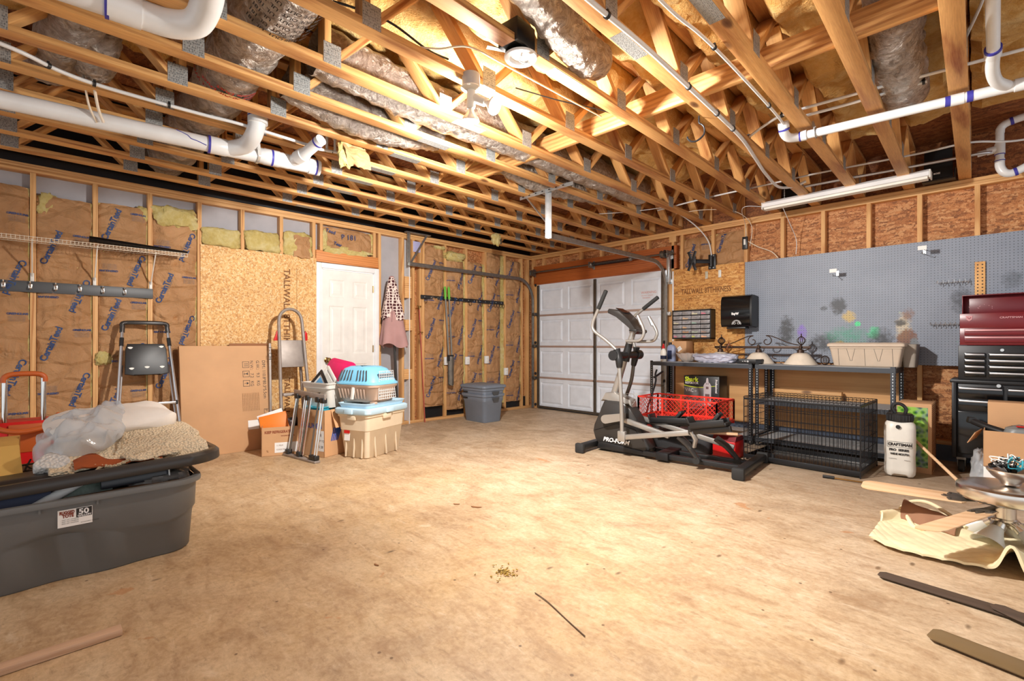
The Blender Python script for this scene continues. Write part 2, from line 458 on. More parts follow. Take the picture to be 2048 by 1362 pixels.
FIB = m_glassfiber('ceiling glass fibre', srgb(188,128,52), srgb(226,174,92), srgb(246,220,160))
FIBY = m_glassfiber('yellow glass fibre', srgb(190,160,76), srgb(226,204,122), srgb(240,228,176), 1.5)
KRAFT = m_kraft(); FOIL = m_foil(); PLATE = m_plate(); PEG = m_peg()
INK = P('navy printing', srgb(34,66,116), .6); INKG = P('grey printing', srgb(142,124,112), .6); INKB = P('brown stamp', srgb(120,74,30), .7)
DRY = P('grey drywall paper', srgb(168,166,170), .8, bump=.05); BLACKSHEET = P('black plastic sheet', srgb(20,21,24), .4, bump=.5, bscale=7)
WHITE = P('white paint', srgb(236,236,236), .4); DOORW = P('door paint', srgb(232,229,222), .42); GDW = P('garage door paint', srgb(228,236,246), .45)
BRASS = P('aged brass', srgb(176,140,84), .22, 1.0)
STEEL = P('galvanised steel', srgb(150,148,144), .38, .8, .15, 25); DSTEEL = P('dull steel', srgb(112,106,98), .42, .75, .12, 20); ZINC = P('bright zinc', srgb(206,210,212), .3, .8, .1, 18)
CHROME = P('chrome', srgb(214,212,208), .12, 1.0); NICKEL = P('brushed nickel', srgb(222,216,208), .26, 1.0)
PVC = P('white pvc', srgb(228,230,230), .28); PRIMER = P('purple primer', srgb(64,62,160), .4); PEX = P('white tubing', srgb(222,224,224), .35); CREAM = P('cream cable', srgb(226,212,190), .5)
BLK = P('black plastic', srgb(30,30,31), .42); BLKM = P('black metal', srgb(38,38,40), .4, .4); BLKG = P('gloss black', srgb(16,16,17), .14); RUB = P('rubber', srgb(40,40,40), .75)
GREY = P('grey tote plastic', srgb(104,105,104), .45); GREY2 = P('blue grey plastic', srgb(118,128,142), .45); CHAR = P('charcoal plastic', srgb(48,45,43), .38); DGREY = P('dark grey plastic', srgb(72,74,76), .45)
BEIGE = P('beige plastic', srgb(222,204,176), .48); TAUPE = P('taupe plastic', srgb(190,166,148), .5); LBLUE = P('light blue plastic', srgb(190,222,240), .4); CBLUE = P('carrier blue', srgb(130,202,236), .4)
TEAL = P('teal plastic', srgb(60,176,200), .4); PINK = P('pink plastic', srgb(236,36,110), .35); WHP = P('white plastic', srgb(226,224,216), .45); RED = P('red', srgb(200,24,24), .4); REDP = P('red coated mesh', srgb(250,66,52), .4); ORANGE = P('orange', srgb(236,128,30), .5)
MAROON = P('maroon enamel', srgb(112,20,30), .3); CARD = m_card('cardboard', srgb(206,160,116)); CARDD = m_card('dark cardboard', srgb(150,100,62)); CARDY = m_card('yellow cardboard', srgb(214,170,90))
PAPER = P('white paper', srgb(238,236,232), .6, var=.02); TXT = P('black print', srgb(40,36,34), .6); REDTXT = P('red print', srgb(180,34,30), .6); MARK = P('dark red brown print', srgb(130,52,24), .6); WTXT = P('white print', srgb(236,236,236), .5); LIME = P('lime print', srgb(206,226,50), .5)
BLUEP = P('blue print', srgb(30,80,170), .5); ALU = P('aluminium', srgb(196,196,198), .32, .85); ALUG = P('weathered aluminium', srgb(158,148,140), .5, .35, .12, 14)
FLEECE = m_fleece('cream fleece', srgb(232,212,180)); WFLEECE = m_fleece('white fleece', srgb(226,222,216), 70); SUEDE = P('brown suede', srgb(142,66,22), .85, var=.2, scale=9); PILLOW = P('pillow cloth', srgb(226,220,212), .85, bump=.3, bscale=18)
FILMY = P('clear film', srgb(206,212,218), .12, bump=1.0, bscale=22, Alpha=.5); QUILT = P('quilted cream cloth', srgb(238,224,184), .9, var=.12, scale=7); QUILTB = P('brown lining', srgb(150,110,84), .9)
MAUVE = P('mauve canvas', srgb(176,136,132), .85); IRON = P('bronze iron', srgb(70,52,42), .45, .5); SHADE = P('alabaster glass', srgb(226,214,196), .3, var=.12, scale=9)
GREEN = P('green grip', srgb(96,176,44), .45); BRONZE = P('bag film', srgb(178,180,196), .35, bump=.6, bscale=14); CLEAR = P('pressed glass', srgb(226,214,204), .1, Transmission_Weight=.45, IOR=1.45)
SPRAY = P('translucent tank', srgb(226,222,212), .4); SMOKE = P('smoky drawer plastic', srgb(150,148,150), .2, var=.3, scale=14); TAN = P('tan tote', srgb(198,180,160), .5); GREYL = P('shelf board', srgb(170,172,174), .7); SHELF = P('grey steel shelf', srgb(66,70,76), .45, .35); LENS = P('milky diffuser', srgb(232,228,216), .35)
ORB = P('orange tan leather', srgb(190,92,36), .5); NAVY = P('navy', srgb(20,34,70), .5)

def m_emit(name, col, st):
    s = N(name); s.b.inputs['Emission Color'].default_value = (*col, 1); s.b.inputs['Emission Strength'].default_value = st
    return s.fin((.9,.9,.9), .3)
BULB = m_emit('lit bulb face', (1,.96,.9), 40)
# ---------------------------------------------------------------- the room
H = 2.655           # underside of the floor trusses
PT = 2.579          # underside of the double top plate
floor = struct('floor')
part('concrete_slab', B().bx(-.3, 9.2, -9.6, .3, -.12, 0), FLOOR, floor)

# left wall: stud faces at x = 0
wl = struct('wall_left')
LY = [-9.5+.4064*k for k in range(7)]
LSTUD = [-6.66, -6.239, -5.833, -5.427, -5.014, -4.610, -4.205]
part('drywall_back', B().bx(-.115, -.09, -9.6, -2.46, 0, 2.58), DRY, wl)
part('sheathing', B().bx(-.115, -.09, -2.46, .1, 0, 2.66), OSBD, wl)
part('top_plate', B().bx(-.089, 0, -9.6, 0, PT, PT+.037, .002).bx(-.089, 0, -9.6, .089, PT+.039, H-.003, .002), SY, wl)
part('bottom_plate', B().bx(-.089, 0, -9.6, -3.79, 0, .038, .002).bx(-.089, 0, -2.96, -.01, 0, .038, .002), SY, wl)
part('foundation_block', B().bx(-.0895, -.05, -2.3, -.1, .038, .2), BLKM, wl)
part('rim_sheet', B().bx(-.12, -.09, -9.6, .1, 2.66, 3.1).bx(-.09, -.004, -9.6, -3.0, H, 2.72), BLACKSHEET, wl)
for y in LY + LSTUD + [-3.83, -2.955, -2.60, -2.43, -2.31, -2.265, -1.875, -1.475, -1.08, -.65, -.245]:
    part('stud', B().bx(-.089, 0, y, y+.038, .038, PT, .002), SZ, wl)
part('stud', B().bx(-.089, 0, -.088, -.05, .038, PT, .002), SZ, wl)
for y in (-3.74, -3.03): part('cripple_stud', B().bx(-.089, 0, y, y+.038, 2.255, PT, .002), SZ, wl)
part('door_header', B().bx(-.089, -.002, -3.785, -2.958, 2.112, 2.255, .002), HDR, wl)
part('nailing_block', B().bx(-.07, 0, -2.562, -2.432, .62, .76, .002).bx(-.03, .01, -2.55, -2.44, 1.3, 1.45, .002).bx(-.03,.01,-2.555,-2.45,1.75,2.05,.002), SY, wl)
part('drywall_edge', B().bx(-.09, .012, -2.49, -2.478, 0, 2.57), WHITE, wl)
part('lilac_foam_scrap', B().bx(-.02, .004, -2.42, -2.30, 2.41, 2.56, .003), P('lilac board', srgb(178,176,214), .6), wl)
# osb panel nailed over the studs
part('osb_panel', B().bx(.001, .012, -4.99, -3.79, .04, 2.145), OSBY, wl, label='pale osb sheet left of the white door')
b = B()
def osbtxt(y0, z0, s): return lambda u, v: (.0135, y0 - v, z0 + u)
b.text('TALLWALL 8TTHIKNESS', .1, lambda u, v: (.0135, -4.165 + v, 1.98 - u), bold=.002)
b.text('TALLWALL', .085, lambda u, v: (.0135, -4.155 + v, .72 - u), bold=.002)
b.bx(.0125,.0135,-4.02,-4.017,.05,2.0)
part('panel_stamp', b, INKB, wl)

# entry door
d1 = struct('door_1')
part('casing', B().bx(0, .022, -3.79, -3.728, 0, 2.103, .005).bx(0, .022, -3.018, -2.957, 0, 2.103, .005).bx(0, .022, -3.728, -3.018, 2.04, 2.103, .005), WHITE, d1)
part('jamb', B().bx(-.1, .004, -3.73, -3.712, 0, 2.045).bx(-.1, .004, -3.036, -3.017, 0, 2.045).bx(-.1, .004, -3.715, -3.03, 2.025, 2.045), WHITE, d1)
def raised(b, a0, a1, z0, z1, f, depth=.008):
    """raised panel: groove then field; f(a, z, out) gives the point"""
    rs = []
    for ins, o in ((0, 0), (.012, -depth), (.022, -depth), (.05, .001)):
        rs.append([f(a0+ins, z0+ins, o), f(a1-ins, z0+ins, o), f(a1-ins, z1-ins, o), f(a0+ins, z1-ins, o)])
    b.loft(rs, cap=False); b._add(rs[-1], [(0,1,2,3)])
def slab(b, rects, a0, a1, z0, z1, f):
    """face with rectangular openings left for the raised panels"""
    xs = sorted({a0, a1, *[r[0] for r in rects], *[r[1] for r in rects]}); zs = sorted({z0, z1, *[r[2] for r in rects], *[r[3] for r in rects]})
    for i in range(len(xs)-1):
        for j in range(len(zs)-1):
            cx, cz = (xs[i]+xs[i+1])/2, (zs[j]+zs[j+1])/2
            if any(r[0] < cx < r[1] and r[2] < cz < r[3] for r in rects): continue
            b._add([f(xs[i],zs[j],0), f(xs[i+1],zs[j],0), f(xs[i+1],zs[j+1],0), f(xs[i],zs[j+1],0)], [(0,1,2,3)])
    for r in rects: raised(b, *r, f)
b = B(); rects = []
for a, c in ((-3.625, -3.43), (-3.315, -3.12)):
    rects += [(a, c, 1.69, 1.91), (a, c, .99, 1.585), (a, c, .22, .86)]
slab(b, rects, -3.71, -3.036, .01, 2.024, lambda a, z, o: (-.004+o, a, z))
b.bx(-.04, -.014, -3.71, -3.036, .01, 2.024)
part('door_panel', b, DOORW, d1, smooth=20)
b = B(); mx = M.Rotation(R(90), 4, 'Y')
b.lathe([(0,.002),(.034,.002),(.034,.008),(.026,.012),(.012,.014),(.012,.04),(.022,.046),(.031,.06),(.031,.072),(.022,.084),(0,.088)], (-.004, -3.655, .915), mx, 24)
part('door_knob', b, BRASS, d1)
b = B()
for z in (.25, 1.05, 1.83): b.cyl((.006, -3.036, z-.045), (.006, -3.036, z+.045), .007, 10)
part('hinge', b, BRASS, d1)

# right wall: stud faces at y = 0
wr = struct('wall_right')
part('sheathing', B().bx(-.1, .05, .09, .115, 0, 2.66).bx(2.66, 9.2, .09, .115, 0, 2.66).bx(.05, 2.66, .09, .115, 2.15, 2.66), OSBD, wr)
part('top_plate', B().bx(0, 9.2, 0, .089, PT, PT+.037, .002).bx(.002, 9.2, 0, .089, PT+.039, H-.003, .002), SX, wr)
part('rim_board', B().bx(-.1, 9.2, .06, .1, H, 3.07), OSBS, wr)
part('bottom_plate', B().bx(2.64, 9.2, 0, .089, .15, .188, .002), SX, wr)
part('painted_block_base', B().bx(2.64, 9.2, .005, .11, 0, .15), P('blue grey block', srgb(84,92,108), .8, bump=.3), wr)
part('garage_header', B().bx(.06, 2.705, .0, .08, 2.14, 2.455, .002), LVL, wr)
for x in [.01, 2.632, 2.76, 3.18, 3.585] + [3.993+.4099*k for k in range(12)]:
    part('stud', B().bx(x, x+.038, 0, .089, .15 if x > 1 else 0, PT, .002), SZ, wr)
for x in [.25+.4*k for k in range(6)]:
    part('cripple_stud', B().bx(x, x+.038, 0, .085, 2.456, PT, .002), SZ, wr)
part('cripple_block', B().bx(2.60, 2.70, -.005, .085, 2.5, PT, .002), SZ, wr)
part('osb_panel', B().bx(2.655, 3.59, -.012, -.001, .9, 2.118), OSBR, wr, label='amber osb sheet under the tv bracket')
b = B()
b.text('TALLWALL 8TTHIKNESS', .098, lambda u, v: (2.78+u*.62, -.0135, 1.775+v), bold=.002)
for z in (1.745, 1.88): b.bx(2.69, 3.40, -.0135, -.0125, z, z+.003)
b.text('RATED SHEATHING', .04, lambda u, v: (2.78+u*.7, -.0135, 1.70+v))
b.text('APA', .05, lambda u, v: (2.685+u*.5, -.0135, 1.79+v))
part('panel_stamp', b, INKB, wr)
part('plywood_sheet', B().bx(2.70, 5.12, -.018, -.002, .16, .899), PLY, wr, label='knotty plywood sheet behind the steel shelves')
part('white_caulk_strip', B().bx(2.652, 2.672, -.016, -.002, .3, 2.1), WHITE, wr)
pg = B().bx(3.598, 6.035, -.006, -.001, .905, 2.113).bx(6.037, 8.47, -.006, -.001, .905, 2.113)
bmesh.ops.translate(pg.bm, vec=(-3.598, 0, -.905), verts=pg.bm.verts)
pgo = mk('pegboard', pg, PEG); pgo.location = (3.598, 0, .905)
tag(pgo, 'blue grey pegboard with paint overspray above the steel shelves', 'pegboard')

# garage door: four sections, galvanised stiles
d2 = struct('door_2')
gx0, gx1, gm = .16, 2.52, 1.355
for k in range(4):
    z0 = .004 + k*.533; z1 = z0 + .527
    b = B(); rects = []
    for a0, a1 in ((gx0, gm), (gm, gx1)):
        w = (a1-a0)/2
        for q in range(2): rects.append((a0+q*w+.06, a0+(q+1)*w-.045, z0+.075, z1-.075))
    slab(b, rects, gx0, gx1, z0, z1, lambda a, z, o: (a, .012-o*1.6, z))
    b.bx(gx0, gx1, .03, .05, z0, z1)
    b.bx(gx0, gx1, .012, .03, z1-.0005, z1)
    part('door_section', b, GDW, d2, smooth=20)
    if k < 3: part('section_joint', B().bx(gx0, gx1, .002, .03, z1-.012, z1+.02, .004), P('joint rubber', srgb(176,152,140), .6), d2)
b = B()
for x in (gx0-.02, gm-.022, gx1-.04): b.bx(x, x+.05, -.006, .012, .01, 2.12, .002)
part('stile', b, DSTEEL, d2)
part('bottom_seal', B().bx(gx0, gx1, .004, .05, 0, .018), RUB, d2)
part('bottom_rail', B().bx(gx0, gx1, -.004, .012, .018, .05, .002), DSTEEL, d2)
b = B()
for k in range(1, 4):
    for x in (gx0, gm+.003, gx1-.015):
        z = k*.533
        b.bx(x-.018, x+.022, -.014, -.006, z-.045, z+.045, .002).cyl((x-.02,-.016,z),(x+.03,-.016,z),.009,8)
part('hinge', b, DSTEEL, d2)
for k in range(4):
    for x in (gx0-.03, gx1+.02):
        m = M.Rotation(R(90), 4, 'Y')
        part('roller', B().lathe([(0,-.008),(.022,-.008),(.024,0),(.022,.008),(0,.008)], (x, -.03, .07+k*.533+.46*(k==3)), m, 14), RUB, d2)
part('warning_sticker', B().text('WARNING', .05, lambda u, v: (2.16+u, .0085, 1.83+v)).text('DO NOT ADJUST', .024, lambda u, v: (2.165+u, .0085, 1.795+v)).text('TENSION', .03, lambda u, v: (2.18+u, .0085, 1.76+v)), P('pale red print', srgb(214,150,140), .6), d2)
part('door_jamb', B().bx(.06, .135, -.001, .088, 0, 2.14, .002).bx(2.56, 2.645, -.001, .088, 0, 2.14, .002), SZ, d2)

# ceiling
ce = struct('ceiling')
part('subfloor', B().bx(.8, 9.2, -9.6, .1, 3.072, 3.092), OSBS, ce)
part('black_underlay', B().bx(-.12, .8, -9.6, .1, 3.072, 3.092), BLACKSHEET, ce)

# floor trusses: 4x2 chords on the flat, diagonal webs, toothed plates
JY = [-.31-.785*k for k in range(7)]        # bottom joints; the sixth and seventh bound the duct chase
def make_truss():
    t = thing('floor_truss', 'x', 'truss', (0,0,H))
    D = .41
    part('bottom_chord', B().bx(-.0445,.0445,-8.3,.055,0,.038,.002), WY, t)
    part('top_chord', B().bx(-.0445,.0445,-8.3,.055,D-.038,D,.002), WY, t)
    def web(p, q):
        p = V((0,p[0],p[1])); q = V((0,q[0],q[1])); L = (q-p).length
        o = part('web', B().bx(-.0435,.0435,-.019,.019,-L/2,L/2,.002), WZ, t)
        o.location = (p+q)/2; o.rotation_euler = (math.atan2(-(q-p).y, (q-p).z), 0, 0)
    joints = [-.31, -1.09, -1.88, -2.67, -3.46, -4.25, -5.03, -5.60, -6.35, -7.13, -7.9]
    for i, j in enumerate(joints):
        lo, hi = .04, D-.04
        if j == -5.03: web((j+.015, lo), (j+.33, hi)); web((j-.025, lo), (j-.025, hi))
        elif j == -5.60: web((j-.015, lo), (j-.33, hi)); web((j+.025, lo), (j+.025, hi))
        else:
            web((j+.03, lo), (j+.36, hi))
            if j > -7.8: web((j-.03, lo), (j-.36, hi))
        b = B()
        b.bx(.0445, .0462, j-.05, j+.05, .004, .12)
        part('connector_plate', b, PLATE, t)
    part('end_block', B().bx(-.0445,.0445,.017,.055,.038,D-.038,.002), WZ, t)
    part('splice_plate', B().bx(-.037,.037,-4.14,-3.88,-.0016,0), PLATE, t)
    return t
TX = [5.568-.4052*k for k in range(14)] + [5.97]
proto = make_truss()
ORD = ['first','second','third','fourth','fifth','sixth','seventh','eighth','ninth','tenth','eleventh','twelfth','thirteenth','fourteenth']
for k in range(14):
    yaw = .03 if k <= 3 else max(.004, .03-.007*(k-3))
    o = proto if k == 0 else dup(proto)
    o.location = (TX[k], 0, H); o.rotation_euler = (0, 0, yaw)
    o['group'] = 'floor trusses of the open ceiling'
    n = 13-k
    o['label'] = ['pine floor truss nearest the left wall', 'pine floor truss, second from the left wall', 'pine floor truss, third from the left wall', 'pine floor truss, fourth from the left wall',
      'pine floor truss, fifth from the left wall, over the white drain pipe', 'pine floor truss, sixth from the left wall, beside the white tubing', 'pine floor truss, seventh from the left wall',
      'pine floor truss, second one left of the lit ceiling lamp', 'pine floor truss carrying the lit ceiling lamp on its side', 'pine floor truss carrying the recessed light housing',
      'pine floor truss with the big screw hook underneath', 'pine floor truss just left of the white drain elbow', 'pine floor truss, second from the right, crossing the white drain line', 'rightmost pine floor truss, with big grain loops underneath'][n]

# fibreglass stuffed between the trusses
LIFT = {6: (-5.3,-1.1), 7: (-5.2,-1.4), 3: (-5.0,-3.7), 0: (-3.4,-1.8)}     # pushed up where a duct lies in the bay
def ceil_batt(k):
    xa, xb = (TX[k+1]+.055, TX[k]-.055) if k >= 0 else (TX[0]+.055, TX[0]+.6)
    if k >= 9: return
    rs = []
    n = 190
    for i in range(n+1):
        y = -.75 - i*(8.2-.75)/n
        yaw = (.03 if k <= 3 else max(.004,.03-.007*(k-3)))*(-y)
        e = min(1, i/6, (n-i)/6)
        r = []
        for j in range(11):
            u = j/10; x = xa+(xb-xa)*u + yaw
            z = 2.915 + .075*nz(x*3.1+k, y*2.3, 4.1) + .035*nz(x*9, y*8, 1.7) + .02*nz(x*21, y*19, 8) + .06*max(0, nz(y*1.1, k*3.3, 2))
            lift = LIFT.get(k, (9,9)); q = max(0, min(1, (y-lift[0])/.12, (lift[1]-y)/.12)); q = max(q, max(0, min(1, (y+5.62)/.1, (-5.0-y)/.1)) if k >= 4 else 0)
            z += (3.045-z)*q
            edge = min(u, 1-u)
            z += .05*max(0, 1-edge/.12)
            z = 3.068 - (3.068-min(z, 3.05))*e
            r.append((x + .012*nz(y*6, u*3, k), y, z))
        r += [(xb+yaw, y, 3.07), (xa+yaw, y, 3.07)]
        rs.append(r)
    b = B().loft(rs)
    single('insulation_batt', b, FIB, 'x', 'insulation', group='yellow insulation between the ceiling trusses')['label'] = \
      ['golden ceiling insulation in the rightmost truss bay, above the large drain line', 'golden ceiling insulation in the second truss bay from the right', 'golden ceiling insulation in the third truss bay from the right',
       'golden ceiling insulation right of the recessed light housing', 'golden ceiling insulation between the ceiling lamp and the recessed light housing', 'golden ceiling insulation just left of the lit ceiling lamp',
       'golden ceiling insulation behind the long foil duct', 'golden ceiling insulation above the hanging kraft scrap', 'golden ceiling insulation above the white drain pipe, leftmost filled bay'][k] if k >= 0 else 'golden ceiling insulation beyond the rightmost truss, above the drain trap'
for k in range(-1, 13): ceil_batt(k)
# strongback boards laced through the trusses
b = B().bx(.3, 6.6, -3.185, -3.147, H+.04, H+.18, .002)
single('strongback_board', b, WX, 'long pine strongback board crossing through all the trusses', 'board')
# ---------------------------------------------------------------- wall insulation batts with printed kraft facing
def lump(b, c, d, seed, n=14, amp=.35, p=3.2):
    """irregular tuft"""
    def f(u, v):
        th, ph = 2*pi*u, pi*(v-.5)
        x, y, z = cos(ph)*cos(th), cos(ph)*sin(th), sin(ph)
        k = (abs(x)**p+abs(y)**p+abs(z)**p)**(-1/p)
        q = V((x,y,z))*k
        w = 1 + amp*nz(q.x*1.6+seed, q.y*2.6, q.z*2.6) + amp*.5*nz(q.x*5+seed, q.y*6, q.z*6)
        return (c[0]+q.x*d[0]*w/2, c[1]+q.y*d[1]*w/2, c[2]+q.z*d[2]*w/2)
    return b.grid(n*2, n, f, closeu=True)

def batt(wall, a0, a1, z0, z1, label, seed, bulge=.03, yellow=0.0, tuft=None, texts=True, per=.84, off=0.0, group='kraft faced wall insulation', base=-.03, back=True, t=.068):
    s = 1 if wall == 'L' else -1                # outward: +x on the left wall, -y on the right wall
    wd = a1-a0; hh = z1-z0
    ycut = wd*yellow
    cinch = [z0+hh*((.17+.31*k+.07*sin(seed*3+k*2)) % 1) for k in range(4)] if hh > .8 else []
    def depth(a, z):
        u = min(1, max(0, (a-a0)/(wd-ycut)))
        e = max(0, 1-abs(2*u-1)**4)
        d = base + .012 + bulge*e
        for c in cinch:
            d -= .026*math.exp(-((z-c-.02*sin(u*5+seed))/.016)**2)*e + .009*sin(u*30+seed*5+3*sin(u*9))*math.exp(-((z-c)/.07)**2)
        d += .016*nz(a*7+seed*9, z*5, seed) + .011*nz(a*15, z*9+seed, 3) + .004*nz(a*36+seed, z*22, 5)
        tz = min(1, max(0, (z1-z)/.05)); d -= .02*(1-tz)**2
        return d
    def pt(a, z, o=0):
        d = depth(a, z)+o
        return (d, a, z) if wall == 'L' else (a, -d, z)
    t0 = thing('insulation_batt', label, 'insulation', (-.05, (a0+a1)/2, z0) if wall == 'L' else ((a0+a1)/2, .05, z0), group=group)
    nu, nv = 30, max(16, int(hh/.022))
    def topz(a): return z1 + .012*nz(a*14, seed) 
    b = B().grid(nu, nv, lambda u, v: pt(a0+(wd-ycut)*u, z0+(topz(a0+wd*u)-z0)*v + .008*nz(u*5, seed, 2)*(1-v)))
    part('kraft_facing', b, KRAFT, t0, world=True, smooth=80)
    if back:
        b = B()
        def fb(u, v):
            a = a0+wd*(1-1e-3)*u; z = z0+.008+(hh-.02)*v
            d = min(depth(a, z)-.010, base+.03) if u < 1-yellow else base + .018 + .014*nz(a*30, z*7, seed) + .012*nz(a*9, z*22, 1)
            return (d, a, z) if wall == 'L' else (a, -d, z)
        b.grid(24, nv, fb)
        m = .0 if wall == 'L' else 0
        if wall == 'L': b.bx(-.085, base+.004, a0+.001, a1-.001, z0+.01, z1-.004)
        else: b.bx(a0+.001, a1-.001, -base-.004, .085, z0+.01, z1-.004)
        part('fiberglass', b, FIBY, t0, world=True, smooth=80)
    for q in (tuft or []):
        b = B(); cc, dd = q[0], q[1]
        lump(b, (cc[2] if wall == 'L' else cc[0], cc[0] if wall == 'L' else -cc[2], cc[1]), (dd[2] if wall == 'L' else dd[0], dd[0] if wall == 'L' else dd[2], dd[1]), seed+cc[1], 16)
        part('torn_fiberglass', b, FIBY, t0, world=True, smooth=80)
    if texts:
        b = B(); g = B(); lim = wd-ycut
        def put(bb, txt, size, ac, zc, ang, **kw):
            ca, sa = cos(R(ang)), sin(R(ang)); ok = [True]; ff = s
            pts = []
            def fn(u, v):
                a = ac+(u*ca - v*sa); z = zc+(u*sa + v*ca)
                a = min(max(a, a0+.006), a0+lim-.006); z = min(max(z, z0+.01), z1-.02)
                return pt(a, z, .0065)
            bb.text(txt, size, fn, **kw)
        n = int(hh/per)+2
        for k in range(-1, n):
            zz = z0 + off + k*per
            for (da, dz, ang) in ((.16, .03, 70), (.86, .77, -110)):
                za = zz+dz
                if z0 < za + (.14 if ang > 0 else -.14) < z1-.02:
                    put(b, 'CertainTeed', t, a0+lim*da, za, ang, bold=.0014, space=.9)
                    put(g, 'SAINT-GOBAIN', t*.26, a0+lim*da+(.06 if ang > 0 else -.06), za+(.12 if ang > 0 else -.12), ang)
            for (da, dz, ang) in ((.80, .30, 0), (.22, .60, 180)):
                za = zz+dz
                if z0+.06 < za < z1-.06:
                    put(b, 'GREENGUARD', t*.36, a0+lim*da-(.06 if ang == 0 else -.06), za, ang, bold=.0006, space=.85)
                    for q in range(4): put(g, 'MEETS ASTM C 665', t*.18, a0+lim*da-(.05 if ang == 0 else -.05), za+(-.02-.012*q if ang == 0 else .02+.012*q), ang)
        part('printed_lettering', b, INK, t0, world=True, smooth=0)
        part('fine_print', g, INKG, t0, world=True, smooth=0)
    return t0
LG = 'kraft faced insulation in the left wall'
batt('L', -6.62, -6.242, .04, 2.45, 'kraft batt at the left edge of the picture, behind the suitcase handle', 1, off=.18, group=LG)
batt('L', -6.198, -5.836, .04, 2.40, 'kraft batt in the second stud bay, yellow tuft torn at its top left', 2, off=.05, group=LG, tuft=[((-6.12, 2.31, -.03), (.17, .2, .07))])
batt('L', -5.792, -5.43, .04, 2.42, 'kraft batt behind the black step ladder, split open halfway down', 3, off=.32, group=LG, tuft=[((-5.47, 2.37, -.03), (.1, .13, .06)), ((-5.76, .98, .0), (.12, .12, .06))])
batt('L', -5.386, -5.018, .04, 2.46, 'kraft batt beside the pale osb sheet, its top folded down over yellow fibre', 4, off=.6, group=LG, tuft=[((-5.2, 2.38, -.01), (.36, .2, .09))])
G2 = 'short insulation pieces above the osb sheet'
def loose(y0, y1, z0, z1, label, seed, kraft=None):
    t = thing('insulation_batt', label, 'insulation', (-.05, (y0+y1)/2, z0), group=G2)
    part('fiberglass', lump(B(), (-.02, (y0+y1)/2, (z0+z1)/2), (.1, y1-y0-.004, z1-z0), seed, 20, .16, 7), FIBY, t, world=True, smooth=80)
    if kraft:
        part('kraft_facing', B().grid(16, 16, lambda u, v: (.03+.012*nz(u*4, v*4, seed)+.015*sin(pi*u), kraft[0]+(kraft[1]-kraft[0])*u, kraft[2]+(kraft[3]-kraft[2])*v+.02*nz(u*3, seed, 1)), thick=.002), KRAFT, t, world=True, smooth=80)
loose(-4.976, -4.612, 2.145, 2.335, 'yellow insulation tuft above the osb sheet, leftmost of three', 5)
loose(-4.572, -4.207, 2.15, 2.37, 'yellow insulation tuft above the osb sheet, middle of three', 6)
loose(-4.167, -3.832, 2.14, 2.42, 'crumpled kraft insulation piece above the osb sheet, next to the door header', 7, (-4.06, -3.87, 2.13, 2.38))
dt = batt('L', -3.70, -3.036, 2.3, 2.56, 'crumpled kraft batt wedged above the white door', 8, texts=False, group=G2, bulge=.02, tuft=[((-3.4, 2.285, -.025), (.62, .1, .06)), ((-3.68, 2.4, -.03), (.07, .25, .06))])
b = B()
def dpt(u, v, c, zc, a): return (.024, c+u*cos(a)-v*sin(a), zc+u*sin(a)+v*cos(a))
b.text('Teed', .06, lambda u, v: dpt(u, v, -3.68, 2.49, -.2), bold=.001).text('Tear', .055, lambda u, v: dpt(u, v, -3.58, 2.345, -.2), bold=.001).text('P 181', .09, lambda u, v: dpt(u, v, -3.48, 2.42, .06))
part('printed_lettering', b, INK, dt, world=True, smooth=0)
FG = 'kraft faced insulation beside the garage door track'
batt('L', -2.227, -1.878, .21, 2.54, 'kraft batt by the trackside post, nearest the folded umbrella', 9, bulge=.05, yellow=.0, off=.1, group=FG, tuft=[((-1.98, 2.52, 0), (.2, .06, .1))])
batt('L', -1.837, -1.478, .13, 2.40, 'kraft batt behind the green handled digger', 10, bulge=.05, yellow=.08, off=.5, group=FG, tuft=[((-1.7, 2.42, .02), (.34, .15, .12))])
batt('L', -1.437, -1.083, .13, 2.385, 'kraft batt above the grey totes, third from the right', 11, bulge=.05, yellow=.12, off=.2, group=FG)
batt('L', -1.042, -.653, .13, 2.575, 'kraft batt under the right end of the black hook rail', 12, bulge=.05, yellow=.2, off=.62, group=FG)
batt('L', -.612, -.26, .15, 2.51, 'kraft batt nearest the garage door corner', 13, bulge=.05, yellow=.0, off=.35, group=FG)
RG = 'kraft faced insulation above the amber osb sheet'
batt('R', 2.80, 3.178, 2.12, 2.515, 'kraft batt left of the tv bracket post, above the amber osb', 14, bulge=.02, off=-.02, group=RG, base=-.05)
batt('R', 3.22, 3.583, 2.12, 2.525, 'kraft batt between the tv bracket and the wall switch', 15, bulge=.02, off=.12, group=RG, base=-.05)
# ---------------------------------------------------------------- pipes, ducts, lamps and cables under the floor above
def collar(b, p, q, r, w=.008): b.cyl(p, q, r, 20)
